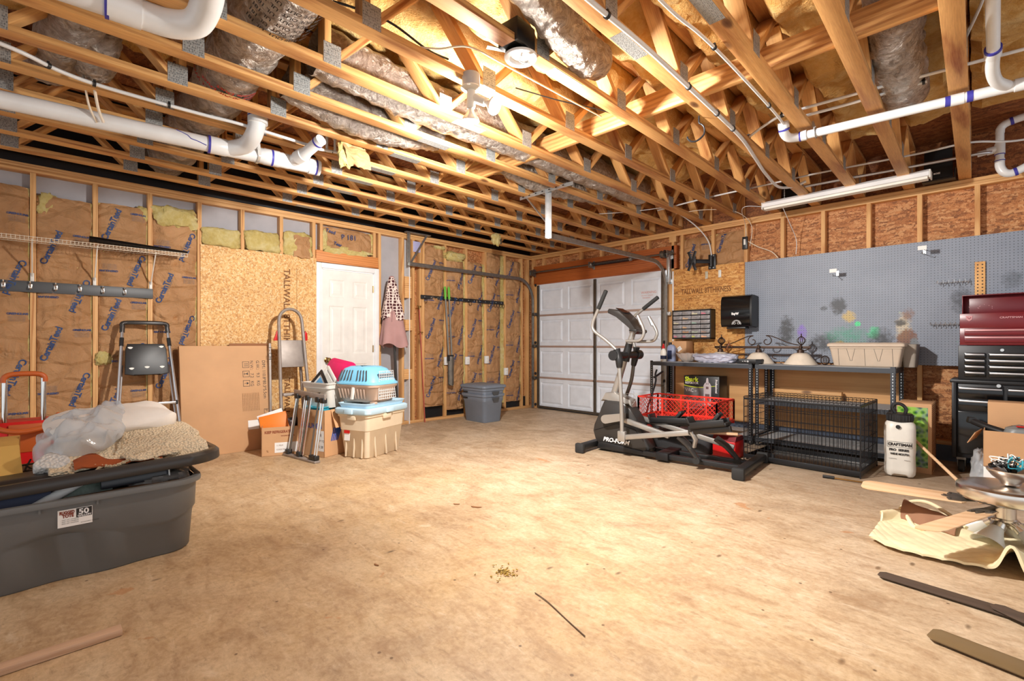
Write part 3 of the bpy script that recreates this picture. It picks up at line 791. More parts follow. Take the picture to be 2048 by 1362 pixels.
# long drain pipe with two wye fittings
t = thing('drain_pipe', 'long white drain pipe with two wye fittings hung under the left trusses', 'pipe', (1.75, -6.3, 2.5))
part('pipe', B().cyl((1.62, -7.6, 2.53), (1.885, -5.25, 2.53), .052, 24), PVC, t, world=True)
def dirp(y): return V((1.885+(y+5.25)*.108, y, 2.53))
b = B()
b.tube([dirp(-5.32), dirp(-5.22), dirp(-5.215), dirp(-4.98), dirp(-4.975), dirp(-4.87)], [.06,.06,.057,.057,.06,.06], 24)
b.tube(spline([dirp(-5.2), V((1.99,-5.12,2.55)), V((2.12,-5.10,2.60)), V((2.16,-5.09,2.70))], 8), [.056]*25, 20)
b.tube([V((2.158,-5.09,2.66)), V((2.16,-5.09,2.72))], .064, 20)
part('wye_fitting', b, PVC, t, world=True)
b = B()
b.tube([dirp(-4.87), dirp(-4.80), dirp(-4.795), dirp(-4.66), dirp(-4.655), dirp(-4.57)], [.057,.057,.055,.055,.061,.061], 24)
b.tube([dirp(-4.78), V((2.10,-4.74,2.56)), V((2.13,-4.735,2.57)), V((2.30,-4.70,2.62))], [.046,.046,.04,.04], 20)
b.cyl((2.02,-4.765,2.545),(2.09,-4.745,2.557),.05,20)
part('wye_fitting', b, PVC, t, world=True)
for y in (-5.325, -4.92, -4.60): part('primer_ring', B().cyl(dirp(y-.007), dirp(y+.007), .0615, 24), PRIMER, t, world=True)
part('primer_ring', B().cyl((2.255,-4.71,2.607),(2.268,-4.708,2.611),.0412,20), PRIMER, t, world=True)
part('primer_ring', B().cyl((2.16,-5.09,2.70),(2.16,-5.09,2.708),.0645,20), PRIMER, t, world=True)
b = B()
def strap(b, pts, w=.011, th=.0015, up=(0,1,0)):
    for p, q in zip(pts, pts[1:]): b.bar(p, q, w*2, th, up)
b.tube([dirp(-5.02)+V((.062*cos(a),0,.062*sin(a))) for a in [k*pi/10 for k in range(20)]], .010, 6, closed=True, flat=.2)
strap(b, [(1.97,-5.02,2.51),(2.05,-5.06,2.66),(2.06,-5.06,2.76)], up=(1,0,0))
part('hanger_strap', b, ZINC, t, world=True)
part('marker_line', B().tube([dirp(-5.52)+V((.035,0,.040)), dirp(-5.46)+V((.05,0,.015)), dirp(-5.44)+V((.052,0,-.005)), dirp(-5.40)+V((.051,0,-.012)), dirp(-5.35)+V((.046,0,-.026))], .003, 5), PRIMER, t, world=True)
# large drain with a sweep at the top left
t = thing('drain_elbow', 'large white drain pipe with a wide elbow at the top left of the ceiling', 'pipe', (3.1, -5.9, 2.6))
part('pipe', B().cyl((2.99, -7.2, 2.61), (3.09, -5.92, 2.61), .058, 26), PVC, t, world=True)
part('elbow', B().tube([V((3.085,-5.98,2.61)), V((3.093,-5.86,2.61))], .067, 26).tube(spline([(3.09,-5.88,2.61),(3.105,-5.76,2.61),(3.16,-5.67,2.625),(3.25,-5.645,2.66),(3.36,-5.65,2.70),(3.44,-5.68,2.74)], 8), .062, 26).cyl((3.40,-5.665,2.72),(3.46,-5.69,2.75),.067,24), PVC, t, world=True)
part('primer_ring', B().cyl((3.0825,-5.987,2.61),(3.084,-5.972,2.61),.0675,26), PRIMER, t, world=True)
part('hanger_strap', B().tube([V((3.05,-6.25,2.61))+V((.061*cos(a),0,.061*sin(a))) for a in [k*pi/10 for k in range(20)]], .012, 6, closed=True, flat=.2).bar((3.1,-6.25,2.64),(3.12,-6.25,2.80),.024,.002,(1,0,0)), ZINC, t, world=True)
# tubing with clips
def tubing(name, label, pts, r, clips, mat=PEX, ns=8):
    p = spline(pts, ns); t = thing(name, label, 'tubing', pts[0])
    part('tube', B().tube(p, r, 12), mat, t, world=True)
    for f in clips:
        i = int(f*(len(p)-2)); d = (p[i+1]-p[i]).normalized()
        part('clip', B().cyl(p[i]-d*.007, p[i]+d*.007, r+.006, 12).bx(p[i].x-.008, p[i].x+.008, p[i].y-.006, p[i].y+.006, p[i].z, p[i].z+r+.012), BLK, t, world=True)
    return t
tubing('water_tubing', 'white water tubing with black clips above the long drain pipe', [(2.33,-6.9,2.66),(2.266,-6.331,2.638),(2.138,-6.106,2.638),(2.092,-5.886,2.638),(2.1,-5.426,2.638),(2.115,-5.161,2.64),(2.081,-4.60,2.64)], .011, (.31,.47,.62))
t = thing('tubing_manifold', 'small white tubing tee set with black rings beside the second wye fitting', 'tubing', (2.15,-4.6,2.62))
part('tube', B().cyl((2.08,-4.66,2.63),(2.13,-4.50,2.63),.011,12).cyl((2.10,-4.57,2.63),(2.10,-4.57,2.74),.010,10).cyl((2.125,-4.515,2.63),(2.125,-4.515,2.74),.010,10), PEX, t, world=True)
for p_, q_ in (((2.083,-4.635,2.63),(2.086,-4.628,2.63)),((2.098,-4.585,2.63),(2.101,-4.578,2.63)),((2.117,-4.535,2.63),(2.12,-4.528,2.63))): part('crimp_ring', B().cyl(p_,q_,.0125,10), BLK, t, world=True)
tubing('water_tubing', 'thick white tubing clipped along a truss from the top edge to the shop light', [(4.56,-5.2,2.638),(4.547,-4.477,2.636),(4.545,-4.0,2.636),(4.527,-3.56,2.636),(4.497,-2.932,2.636),(4.465,-2.451,2.636),(4.40,-2.0,2.635),(4.335,-1.55,2.632),(4.29,-1.05,2.64),(4.37,-.86,2.67),(4.47,-.84,2.70)], .0125, (.14,.33,.40,.46,.94), ns=10)
tubing('water_tubing', 'thin white tubing clipped to the truss left of the white drain elbow', [(4.78,-5.0,2.64),(4.765,-4.183,2.64),(4.783,-3.867,2.64),(4.786,-3.503,2.64),(4.768,-2.763,2.645),(4.74,-2.42,2.66)], .008, (.52,.8))
tubing('water_tubing', 'upper white tubing running left to right through the trusses', [(4.455,-2.3,2.70),(4.6,-2.40,2.71),(4.722,-2.455,2.72),(4.865,-2.465,2.72),(5.3,-2.43,2.72),(5.9,-2.36,2.72),(6.6,-2.3,2.72)], .0095, (.0,.38))
tubing('water_tubing', 'lower white tubing just under the upper one, ending at the rightmost truss', [(4.85,-2.36,2.71),(5.15,-2.335,2.712),(5.42,-2.325,2.715),(5.5,-2.32,2.718)], .0095, (.93,))
tubing('water_tubing', 'pale tubing running above the shop light along the right wall', [(2.9,-.86,2.72),(3.5,-.9,2.73),(4.156,-.875,2.74),(4.637,-.865,2.745),(5.285,-.785,2.75),(5.632,-.785,2.75),(5.9,-.6,2.74),(6.3,-.5,2.76)], .0085, (.55,))
tubing('electrical_conduit', 'grey conduit strip behind the shop light along the right wall', [(4.36,-.66,2.705),(4.75,-.6,2.715),(5.2,-.54,2.72),(5.655,-.5,2.725),(5.75,-.45,2.73)], .013, (.05,), mat=ALU)
# two inch drain across the right trusses
t = thing('drain_pipe', 'white drain line with purple joints crossing under the right trusses', 'pipe', (4.8,-2.3,2.6))
part('pipe', B().cyl((4.83,-2.29,2.60),(5.70,-2.20,2.60),.0285,20).cyl((5.70,-2.2,2.6),(6.5,-2.1,2.6),.0285,20).cyl((5.79,-2.5,2.68),(5.80,-3.6,2.88),.028,18), PVC, t, world=True)
part('elbow', B().tube(spline([(4.735,-2.43,2.67),(4.73,-2.40,2.62),(4.745,-2.345,2.595),(4.79,-2.30,2.597),(4.835,-2.29,2.60)],6), .0305, 20).cyl((4.736,-2.435,2.68),(4.734,-2.415,2.645),.036,18).cyl((4.81,-2.293,2.6),(4.845,-2.289,2.6),.035,18), PVC, t, world=True)
part('tee_fitting', B().tube([(5.60,-2.207,2.6),(5.66,-2.2,2.6),(5.662,-2.2,2.6),(5.87,-2.18,2.6),(5.872,-2.18,2.6),(5.92,-2.175,2.6)],[.034,.034,.031,.031,.036,.036],20).tube(spline([(5.84,-2.2,2.605),(5.80,-2.28,2.615),(5.785,-2.38,2.645),(5.79,-2.52,2.685)],6),.030,18).cyl((5.788,-2.49,2.68),(5.79,-2.54,2.69),.036,18), PVC, t, world=True)
for p_, q_, r_ in (((4.734,-2.412,2.64),(4.734,-2.406,2.63),.0362),((4.80,-2.293,2.6),(4.812,-2.292,2.6),.0352),((5.575,-2.213,2.6),(5.60,-2.21,2.6),.0305),((5.672,-2.2,2.6),(5.70,-2.197,2.6),.0325),((5.79,-2.538,2.689),(5.79,-2.556,2.693),.0365)): part('primer_ring', B().cyl(p_,q_,r_,18), PRIMER, t, world=True)
part('hanger_strap', B().tube([V((4.90,-2.283,2.60))+V((0,.032*cos(a),.032*sin(a))) for a in [k*pi/8 for k in range(16)]], .009, 6, closed=True, flat=.2).bar((4.9,-2.25,2.6),(4.87,-2.25,2.70),.018,.0015,(0,1,0)), ZINC, t, world=True)
# trap at the far right
t = thing('drain_trap', 'white drain trap with purple rings at the right end of the wall plate', 'pipe', (5.83,-.28,2.6))
part('pipe', B().cyl((5.80,-.3,2.96),(5.80,-.3,2.66),.028,20).cyl((5.66,-.3,2.775),(5.80,-.3,2.79),.024,16), PVC, t, world=True)
part('bend', B().tube(spline([(5.80,-.3,2.70),(5.802,-.3,2.63),(5.83,-.3,2.575),(5.88,-.29,2.565),(5.96,-.29,2.60)],6), .032, 20).tube(spline([(5.80,-.3,2.92),(5.81,-.3,2.97),(5.86,-.3,3.0),(5.98,-.3,3.02)],6), .030, 20), PVC, t, world=True)
part('tee_fitting', B().cyl((5.80,-.3,2.74),(5.80,-.3,2.83),.034,18).cyl((5.72,-.3,2.782),(5.78,-.3,2.788),.031,16), PVC, t, world=True)
for p_, q_, r_ in (((5.80,-.3,2.735),(5.80,-.3,2.741),.0345),((5.80,-.3,2.68),(5.80,-.3,2.686),.0345),((5.885,-.29,2.567),(5.905,-.29,2.572),.0345),((5.862,-.3,3.0),(5.882,-.3,3.004),.0325)): part('primer_ring', B().cyl(p_,q_,r_,18), PRIMER, t, world=True)

# flexible foil ducts
def duct(label, pts, r, seed, words=None, rr=None, ends=True):
    p = spline(pts, 14); n = len(p)
    b = B()
    rad = []
    for i in range(n): rad.append(r*(1+.05*nz(i*.35, seed)+.03*sin(i*1.3+seed)))
    b.tube(p, rad, 36, cap=False)
    for v in b.bm.verts:
        q = v.co; v.co = q + V((nz(q.x*13, q.y*13, q.z*13+seed), nz(q.x*12+9, q.y*12, seed), nz(q.y*12, q.z*12, q.x*12)))*.014 + V((0,0,1))*.012*nz(q.x*30, q.y*30, seed)
    t = thing('foil_duct', label, 'duct', pts[0], group='foil wrapped flexible ducts')
    part('foil_jacket', b, FOIL, t, world=True, smooth=80)
    b = B()
    for e, q in ((p[0], p[1]), (p[-1], p[-2])):
        d = (q-e).normalized(); b.cyl(e-d*.03, e+d*.004, r*.8, 24)
    if ends: part('duct_collar', b, DSTEEL, t, world=True)
    else: b.bm.free()
    return t
dt = duct('wide foil duct with red and black lettering crossing the trusses at upper left', [(3.75,-5.32,2.86),(3.2,-5.33,2.86),(2.6,-5.32,2.86),(2.0,-5.3,2.865),(1.4,-5.3,2.87),(.75,-5.3,2.88),(.2,-5.32,2.89)], .165, 1)
def ductpt(x, ang, y0=-5.325, z0=2.86, r=.186):
    return lambda u, v: (x, y0, z0)
b = B(); 
def dl(x0, a0, r=.187):
    return lambda u, v: (x0-v, -5.325+r*sin(a0-u/r), 2.86-r*cos(a0-u/r))
for k, wd in enumerate(('Reinforced Duct Wrap','Type 76 Air Duct','Flexible Duct')): b.text(wd, .05, dl(2.36+.055*k, .95), bold=.001)
part('red_lettering', b, REDTXT, dt, world=True, smooth=0)
b = B()
for k in range(6): b.text('THIS SIDE OUT  UL 181', .034, dl(3.25+.05*k, .98), bold=.0008)
part('black_lettering', b, TXT, dt, world=True, smooth=0)
duct('long foil duct lying along the bay left of the ceiling lamp', [(2.98,-5.02,2.86),(2.97,-4.6,2.83),(2.95,-4.1,2.82),(2.93,-3.5,2.84),(2.9,-2.8,2.85),(2.88,-2.0,2.86),(2.86,-1.2,2.87)], .145, 2, ends=False)
duct('sagging foil duct hanging below the trusses left of the long one', [(2.56,-5.02,2.86),(2.54,-4.75,2.80),(2.53,-4.45,2.77),(2.53,-4.15,2.80),(2.52,-3.85,2.86)], .14, 3, ends=False)
duct('foil duct behind the slotted angle bracket', [(2.53,-3.1,2.86),(2.52,-2.75,2.80),(2.5,-2.35,2.79),(2.5,-2.0,2.83),(2.5,-1.5,2.87)], .125, 4, ends=False)
duct('bright foil duct hanging beside the recessed light housing', [(4.36,-4.85,2.84),(4.30,-4.62,2.80),(4.22,-4.3,2.78),(4.14,-3.98,2.78),(4.10,-3.78,2.82)], .105, 5, ends=False)
duct('short foil duct hanging left of the rightmost truss', [(5.44,-3.25,2.99),(5.42,-2.95,2.90),(5.39,-2.6,2.83),(5.37,-2.2,2.79),(5.35,-1.9,2.84)], .125, 6, ends=False)
duct('foil duct end at the far upper left corner', [(2.9,-5.98,2.90),(2.5,-6.02,2.88),(2.1,-6.08,2.86),(1.6,-6.15,2.87)], .12, 7)
duct('foil duct curling down behind the two hanging cables', [(2.36,-5.93,2.99),(2.30,-5.94,2.92),(2.18,-5.95,2.84),(2.02,-5.95,2.80),(1.9,-5.95,2.84)], .10, 8, ends=False)

# lit lamp holder
t = thing('ceiling_lamp', 'lit white lamp holder with two flood bulbs on the ceiling', 'lamp', (3.665,-4.40,2.5))
part('junction_box', B().lathe([(0,0),(.05,0),(.052,.004),(.052,.075),(0,.078)], (3.665,-4.40,2.60), None, 28), P('grey junction box', srgb(176,176,178), .5), t, world=True)
part('cover_plate', B().lathe([(0,-.006),(.03,-.005),(.058,-.002),(.058,.004),(0,.004)], (3.665,-4.40,2.596), None, 32), WHP, t, world=True)
def socket(p, d, label):
    p = V(p); d = V(d).normalized(); m = d.to_track_quat('Z','Y').to_matrix().to_4x4()
    s0 = part('lamp_socket', B().lathe([(0,-.02),(.02,-.02),(.026,-.01),(.026,.075),(.023,.082),(0,.082)], p, m, 24), WHP, t, world=True)
    o = part('flood_bulb', B().lathe([(.014,.075),(.018,.095),(.03,.115),(.048,.135),(.052,.15)], p, m, 28), P('bulb reflector', srgb(240,236,228), .15, .2), t, world=True)
    sub('bulb_lens', B().lathe([(.0515,.150),(.048,.158),(.03,.164),(0,.166)], p, m, 28), BULB, o, world=True)
part('swivel_arm', B().cyl((3.665,-4.40,2.595),(3.655,-4.385,2.575),.014,14), WHP, t, world=True)
socket((3.655,-4.39,2.575), (-.16,.10,-1), 'a')
socket((3.665,-4.37,2.55), (.85,.30,-.50), 'b')
# recessed light housing
t = thing('recessed_light_housing', 'black box recessed light housing with a white round trim', 'lamp', (4.03,-4.37,2.6))
part('housing', B().box((4.04,-4.40,2.715),(.13,.15,.12),(0,0,.1),.004), BLKM, t, world=True)
part('trim_ring', B().lathe([(.055,.012),(.06,0),(.085,0),(.088,.006),(.088,.012),(.06,.02),(0,.024)], (4.03,-4.36,2.63), None, 36), WHITE, t, world=True)
part('baffle', B().lathe([(0,.014),(.05,.014),(.056,.008)], (4.03,-4.36,2.63), None, 30), PAPER, t, world=True)
part('wire_connector', B().tube(spline([(4.035,-4.36,2.645),(4.03,-4.37,2.62),(4.045,-4.36,2.605),(4.06,-4.35,2.60)],5), .004, 6).cyl((4.06,-4.35,2.602),(4.075,-4.345,2.602),.012,8), PEX, t, world=True)
part('bar_bracket', B().bar((3.99,-4.42,2.665),(3.94,-4.52,2.665),.03,.003), DSTEEL, t, world=True)
# cables
def cable(label, pts, r, m, name='cable', ns=8): single(name, B().tube(spline(pts, ns), r, 8), m, label, 'cable', loc=pts[-1])
cable('grey white cable running down the truss to the ceiling lamp', [(3.62,-5.9,2.672),(3.605,-5.354,2.672),(3.615,-4.926,2.672),(3.602,-4.642,2.668),(3.62,-4.46,2.655)], .0065, PEX)
cable('cream cable sagging across the bay right of the ceiling lamp', [(3.604,-4.80,2.70),(3.70,-4.66,2.70),(3.83,-4.55,2.70),(3.843,-4.297,2.70),(3.838,-3.746,2.71),(3.834,-3.35,2.72)], .005, CREAM)
cable('cream cable along the truss to the recessed light housing', [(4.03,-5.4,2.70),(4.043,-4.838,2.70),(4.046,-4.60,2.695),(4.03,-4.50,2.69)], .0055, CREAM)
cable('thick black cable drooping behind the truss left of the ceiling lamp', [(3.50,-5.25,2.79),(3.571,-5.095,2.78),(3.63,-4.905,2.76),(3.60,-4.66,2.74),(3.58,-4.5,2.76)], .006, BLK)
cable('black cable stretched between trusses right of the ceiling lamp', [(3.63,-4.0,2.76),(3.75,-3.7,2.74),(3.9,-3.4,2.72),(3.92,-3.2,2.71)], .004, BLK)
cable('left one of the two cream cables hanging through the upper left trusses', [(1.9,-6.03,3.06),(1.9,-6.035,2.9),(1.93,-6.0,2.75),(1.9,-5.97,2.58),(1.85,-5.93,2.50)], .006, CREAM)
cable('right one of the two cream cables hanging through the upper left trusses', [(2.05,-5.95,3.06),(2.04,-5.955,2.9),(2.0,-5.96,2.75),(1.92,-5.93,2.58),(1.88,-5.90,2.50)], .008, CREAM)
cable('white cable dropping from the trusses to the tv bracket', [(2.95,-.75,2.76),(3.02,-.45,2.70),(3.10,-.2,2.58),(3.17,-.06,2.42),(3.20,-.03,2.22)], .007, PEX)
cable('thin white cord dropping from the shop light past the wall switch', [(4.02,-.52,2.60),(3.80,-.62,2.62),(3.62,-.05,2.56),(3.615,-.02,2.42)], .003, PEX)
cable('white cord hanging down from under the shop light', [(4.16,-.50,2.585),(4.16,-.25,2.45),(4.165,-.03,2.30),(4.16,-.02,2.135)], .0035, PEX)
cable('white cable coming off the wall plate towards the wall switch', [(3.05,-.70,2.68),(3.35,-.55,2.70),(3.60,-.3,2.675),(3.68,-.03,2.55),(3.66,-.02,2.3)], .004, CREAM)
cable('white cable slanting from the wall switch to the pegboard top', [(3.64,-.012,2.36),(3.75,-.012,2.28),(3.90,-.012,2.20),(3.97,-.012,2.12)], .005, CREAM)
cable('white cable running along the far right of the trusses into the corner', [(2.2,-1.4,2.70),(2.7,-1.1,2.70),(3.2,-.92,2.71)], .004, PEX)
cable('grey cable curving up beside the rightmost truss', [(5.63,-2.35,2.72),(5.68,-2.6,2.76),(5.76,-2.8,2.86),(5.80,-2.95,3.0)], .008, PEX)
# hook, scraps
single('screw_hook', B().tube(spline([(4.38,-2.99,2.66),(4.38,-2.99,2.615),(4.395,-2.985,2.60),(4.41,-2.98,2.575),(4.408,-2.98,2.53),(4.37,-2.995,2.495),(4.335,-3.01,2.495),(4.315,-3.02,2.515),(4.312,-3.02,2.53)],6), .006, 10), BLKM, 'grey steel screw hook hanging under a truss', 'hook')
b = B().grid(14, 14, lambda u, v: (2.28+.03*sin(v*3)+.02*nz(u*4,v*4), -4.54+.20*u+.05*v, 2.66-.16*v+.02*nz(u*5,v*3,3)), thick=.002)
t = thing('paper_scrap', 'torn kraft paper flap with yellow fibre hanging between the trusses', 'scrap', (2.3,-4.45,2.5))
part('kraft_flap', b, KRAFT, t, world=True, smooth=80)
part('torn_fiberglass', lump(B(), (2.27,-4.50,2.58), (.05,.12,.2), 4, 14), FIBY, t, world=True, smooth=80)
single('insulation_scrap', lump(B(), (.82,-1.59,2.58), (.06,.14,.15), 9, 14, .5), FIBY, 'small yellow insulation scrap dangling over the far left corner', 'scrap', smooth=80)
# shop light
t = thing('shop_light', 'unlit white fluorescent strip light hanging along the right wall', 'lamp', (4.66,-.5,2.58))
ax = V((1.37,.0,.03)).normalized()
p0, p1 = V((3.98,-.50,2.605)), V((5.36,-.50,2.615))
part('housing', B().loft([[p+V((0,a,c)) for a, c in ((-.065,-.005),(-.06,.03),(-.03,.055),(.03,.055),(.06,.03),(.065,-.005),(.05,-.012),(-.05,-.012))] for p in (p0, p1)]), WHITE, t, world=True)
part('diffuser', B().loft([[p+V((0,a,c)) for a, c in ((-.05,-.012),(-.045,-.03),(-.012,-.034),(-.008,-.022),(.008,-.022),(.012,-.034),(.045,-.03),(.05,-.012))] for p in (p0+V((.012,0,0)), p1-V((.012,0,0)))]), LENS, t, world=True)
part('end_cap', B().box(p0-V((.006,0,-.01)),(.012,.125,.075),None,.01), WHP, t, world=True)
part('end_cap', B().box(p1+V((.006,0,.01)),(.012,.125,.075),None,.01), WHP, t, world=True)
for x in (4.18, 5.2):
    b = B()
    for k in range(9): b.tube([(x+.005*cos(a)*(k%2), -.5+.005*cos(a)*(1-k%2), 2.663+k*.012+.008*sin(a)) for a in [q*pi/4 for q in range(8)]], .0012, 4, closed=True)
    b.cyl((x,-.5,2.655),(x,-.5,2.77),.0015,5)
    part('hanging_chain', b, ZINC, t, world=True)
# speakers on the wall plate
def speaker(x, label):
    t = thing('speaker', label, 'speaker', (x, -.06, H), group='black speakers on the wall plate')
    w0 = .105
    part('cabinet', B().loft([[(x-w0*.75,-.02,H+.004),(x+w0*.75,-.02,H+.004),(x+w0*.7,-.02,H+.26),(x-w0*.7,-.02,H+.26)],[(x-w0,-.16,H+.004),(x+w0,-.16,H+.004),(x+w0*.95,-.14,H+.28),(x-w0*.95,-.14,H+.28)]]), BLKM, t, world=True)
    part('grille', B().grid(12, 10, lambda u, v: (x-w0*.96+w0*1.92*u, -.163-.022*sin(pi*u)+.02*v, H+.012+.255*v), thick=.004), P('speaker cloth', srgb(26,27,30), .9), t, world=True)
    part('brand_badge', B().text('BOSE', .02, lambda u, v: (x-.03+u, -.188, H+.045+v), bold=.001), WTXT, t, world=True)
    part('bracket', B().bx(x-w0-.014,x-w0-.006,-.14,-.04,H,H+.1,.002).bx(x+w0+.006,x+w0+.014,-.14,-.04,H,H+.1,.002).bx(x-w0-.014,x+w0+.014,-.14,-.04,H-.001,H+.004), BLK, t, world=True)
speaker(5.39, 'black speaker on the wall plate at the right end of the shop light')
speaker(4.16, 'black speaker on the wall plate behind the left end of the shop light')
# garage door hardware
t = thing('garage_door_track', 'steel door track on the left wall side, curving down at the corner', 'track', (.1,-.1,0))
def track(x, sy, zc=2.215, yend=-2.56, side=1):
    path = [V((x,-.06,.01)), V((x,-.06,1.85))] + [V((x,-.06-.36*(1-cos(a)), 1.85+.36*sin(a))) for a in [k*pi/2/10 for k in range(1, 11)]] + [V((x, yend, zc))]
    b = B(); prof = [(-.026,.0),(-.026,.016),(-.02,.022),(.02,.022),(.026,.016),(.026,0),(.022,0),(.02,.016),(-.02,.016),(-.022,0)]
    rs = []
    for i, p in enumerate(path):
        d = (path[min(i+1,len(path)-1)]-path[max(i-1,0)]).normalized(); n = V((0, d.z, -d.y)) if True else 0
        rs.append([p+V((side*c,0,0))+n*a for a, c in prof])
    return b.loft(rs)
part('rail', track(.10, -1, side=-1), STEEL, t, world=True)
b = B()
b.bar((.07,-2.54,2.19),(.07,-2.54,2.645),.004,.032,(0,1,0)).bar((.10,-2.54,2.19),(.10,-2.54,2.645),.032,.004,(0,1,0)).bar((.085,-2.52,2.22),(.085,-2.25,2.645),.004,.03,(0,1,0)).bx(.06,.12,-2.6,-2.2,2.64,2.653)
part('angle_bracket', b, STEEL, t, world=True)
b = B()
for z in (.5,1.05,1.6): b.bx(.07,.135,-.065,-.002,z,z+.05,.002)
part('jamb_bracket', b, DSTEEL, t, world=True)
t = thing('garage_door_track', 'steel door track hung from the ceiling on a slotted angle, right of the door', 'track', (2.6,-.1,0))
part('rail', track(2.585, 1), STEEL, t, world=True)
b = B()
b.bx(2.615,2.618,-2.575,-2.525,2.17,2.66).bx(2.615,2.66,-2.528,-2.525,2.17,2.66).bar((2.24,-2.55,2.648),(2.95,-2.55,2.648),.035,.004,(0,1,0)).bar((2.33,-2.55,2.643),(2.61,-2.55,2.33),.004,.03,(0,1,0))
part('slotted_angle', b, ZINC, t, world=True)
b = B()
for k in range(20):
    z = 2.19+k*.023; b.box((2.640,-2.524,z),(.009,.003,.014)); b.box((2.6137,-2.548,z),(.003,.009,.014))
for k in range(7): b.box((2.3+k*.09,-2.5665,2.648),(.02,.002,.01))
part('slots', b, BLKM, t, world=True)
b = B(); b.bx(2.60,2.64,-.075,-.070,1.95,2.36,.001).bx(2.637,2.64,-.075,-.002,1.95,2.36,.001).bx(2.58,2.66,-.012,-.002,1.93,2.0,.001)
for z in (.4,.95,1.5): b.bx(2.585,2.64,-.07,-.002,z,z+.05,.002)
part('jamb_bracket', b, ZINC, t, world=True)
t = thing('torsion_spring_shaft', 'steel torsion shaft with a black spring above the garage door', 'shaft', (1.4,-.1,2.32))
part('shaft', B().cyl((.10,-.1,2.335),(2.72,-.1,2.335),.0125,14), DSTEEL, t, world=True)
b = B(); b.tube([V((1.39+.66*k/330, -.1+.026*cos(k*pi/5), 2.335+.026*sin(k*pi/5))) for k in range(331)], .0042, 6)
part('spring', b, BLK, t, world=True)
mx = M.Rotation(R(90),4,'Y')
b = B()
for x in (1.36, 2.06): b.lathe([(.013,-.02),(.03,-.02),(.03,.01),(.022,.02),(.013,.02)], (x,-.1,2.335), mx, 16)
part('spring_cone', b, STEEL, t, world=True)
for x in (.13, 2.56): part('cable_drum', B().lathe([(.013,-.03),(.05,-.03),(.052,-.02),(.044,-.015),(.044,.02),(.056,.026),(.056,.032),(.013,.032)], (x,-.1,2.335), mx, 22), DSTEEL, t, world=True)
b = B()
for x in (.085, 1.33, 2.63): b.bx(x-.003,x+.003,-.13,-.002,2.29,2.38,.001).bx(x-.003,x+.03,-.006,-.002,2.27,2.4,.001)
part('bearing_plate', b, STEEL, t, world=True)
# ---------------------------------------------------------------- things along the left wall
# wire shelf with three brackets
t = thing('wire_shelf', 'white wire shelf on three slanted brackets high on the left wall', 'shelf', (.15,-6.0,1.7))
b = B(); y0, y1, zs = -6.95, -5.16, 1.985
for x in (.01, .11, .21, .315): b.cyl((x,y0,zs-.004),(x,y1,zs-.004),.0028,6)
b.cyl((.318,y0,zs-.034),(.318,y1,zs-.034),.0032,6)
n = 71
for k in range(n+1):
    y = y0+(y1-y0)*k/n; b.tube([(.005,y,zs),(.318,y,zs),(.32,y,zs-.034)],.0016,4)
part('wire_deck', b, CREAM, t, world=True)
for y in (-6.245+.02, -5.84+.02, -5.425+.02):
    o = part('bracket', B().bar((.008,y,1.69),(.295,y,1.965),.012,.008,(0,1,0)), WHP, t, world=True)
    sub('bracket_foot', B().bx(.002,.012,y-.012,y+.012,1.62,1.72,.003).cyl((.012,y,1.66),(.015,y,1.66),.004,8), WHP, o, world=True)
b = B().tube([(.2,-5.87,2.035),(.2,-5.75,2.03),(.2,-5.14,2.008)],[.036,.034,.018],12,flat=.8)
single('rolled_plastic_sheet', b, BLKG, 'black rolled plastic lying on the right end of the wire shelf', 'roll')
t = thing('coat_hook_rail', 'charcoal board with six small hooks under the wire shelf', 'rail', (.03,-6.0,1.56))
part('board', B().bx(.001,.022,-6.95,-5.388,1.553,1.648,.003), DGREY, t, world=True)
for k in range(6):
    y = -6.395+.158*k
    part('hook', B().bx(.022,.026,y-.012,y+.012,1.585,1.625,.002).tube(spline([(.026,y,1.61),(.05,y,1.605),(.058,y,1.59),(.048,y,1.578),(.038,y,1.585)],5),.0045,8).tube(spline([(.026,y,1.615),(.045,y,1.63),(.05,y,1.645)],4),.0045,8), NICKEL, t, world=True)

# black topped step ladder leaning on the batts
t = thing('step_ladder', 'aluminium step ladder with a black platform folded against the kraft batts', 'ladder', (.35,-5.46,0))
def LL(f, side, back=0):       # f: 0 at the floor, 1 at the top
    x = .42-.30*f - back; y = -5.462 + side*(.262-.092*f); return V((x, y, 1.27*f))
for sd in (-1, 1):
    part('front_rail', B().tube([LL(0,sd),LL(1,sd)],.0135,12,flat=1.5), ALU, t, world=True)
    part('rear_rail', B().tube([LL(.02,sd*.94,.05),LL(.72,sd*.9,.05)],.010,10), ALU, t, world=True)
    part('rail_cap', B().tube([LL(.86,sd),LL(.92,sd)],.017,12,flat=1.4), BLK, t, world=True)
    part('rubber_foot', B().tube([LL(0,sd)+V((0,0,.0)),LL(.04,sd)],.018,10), RUB, t, world=True)
b = B().tube(spline([LL(.96,-1),LL(1.0,-1),LL(1.03,-.93),LL(1.035,0),LL(1.03,.93),LL(1.0,1),LL(.96,1)],6),.02,12)
b.bar(LL(1.032,-.85),LL(1.032,.85),.03,.04,(1,0,0),.008)
part('top_handle', b, CHAR, t, world=True)
c = LL(.76,0); e = (LL(1,0)-LL(0,0)).normalized(); ey = V((0,1,0)); nrm = ey.cross(e)
poly = [(-.165,-.135),(-.1,-.15),(0,-.135),(.1,-.15),(.165,-.135),(.155,.10),(.14,.15),(-.14,.15),(-.155,.10)]
m4 = M.Translation(c-nrm*.01) @ M((ey, e, nrm)).transposed().to_4x4()
part('platform', B().prism(poly,0,.03,m4,.008), BLK, t, world=True)
b = B()
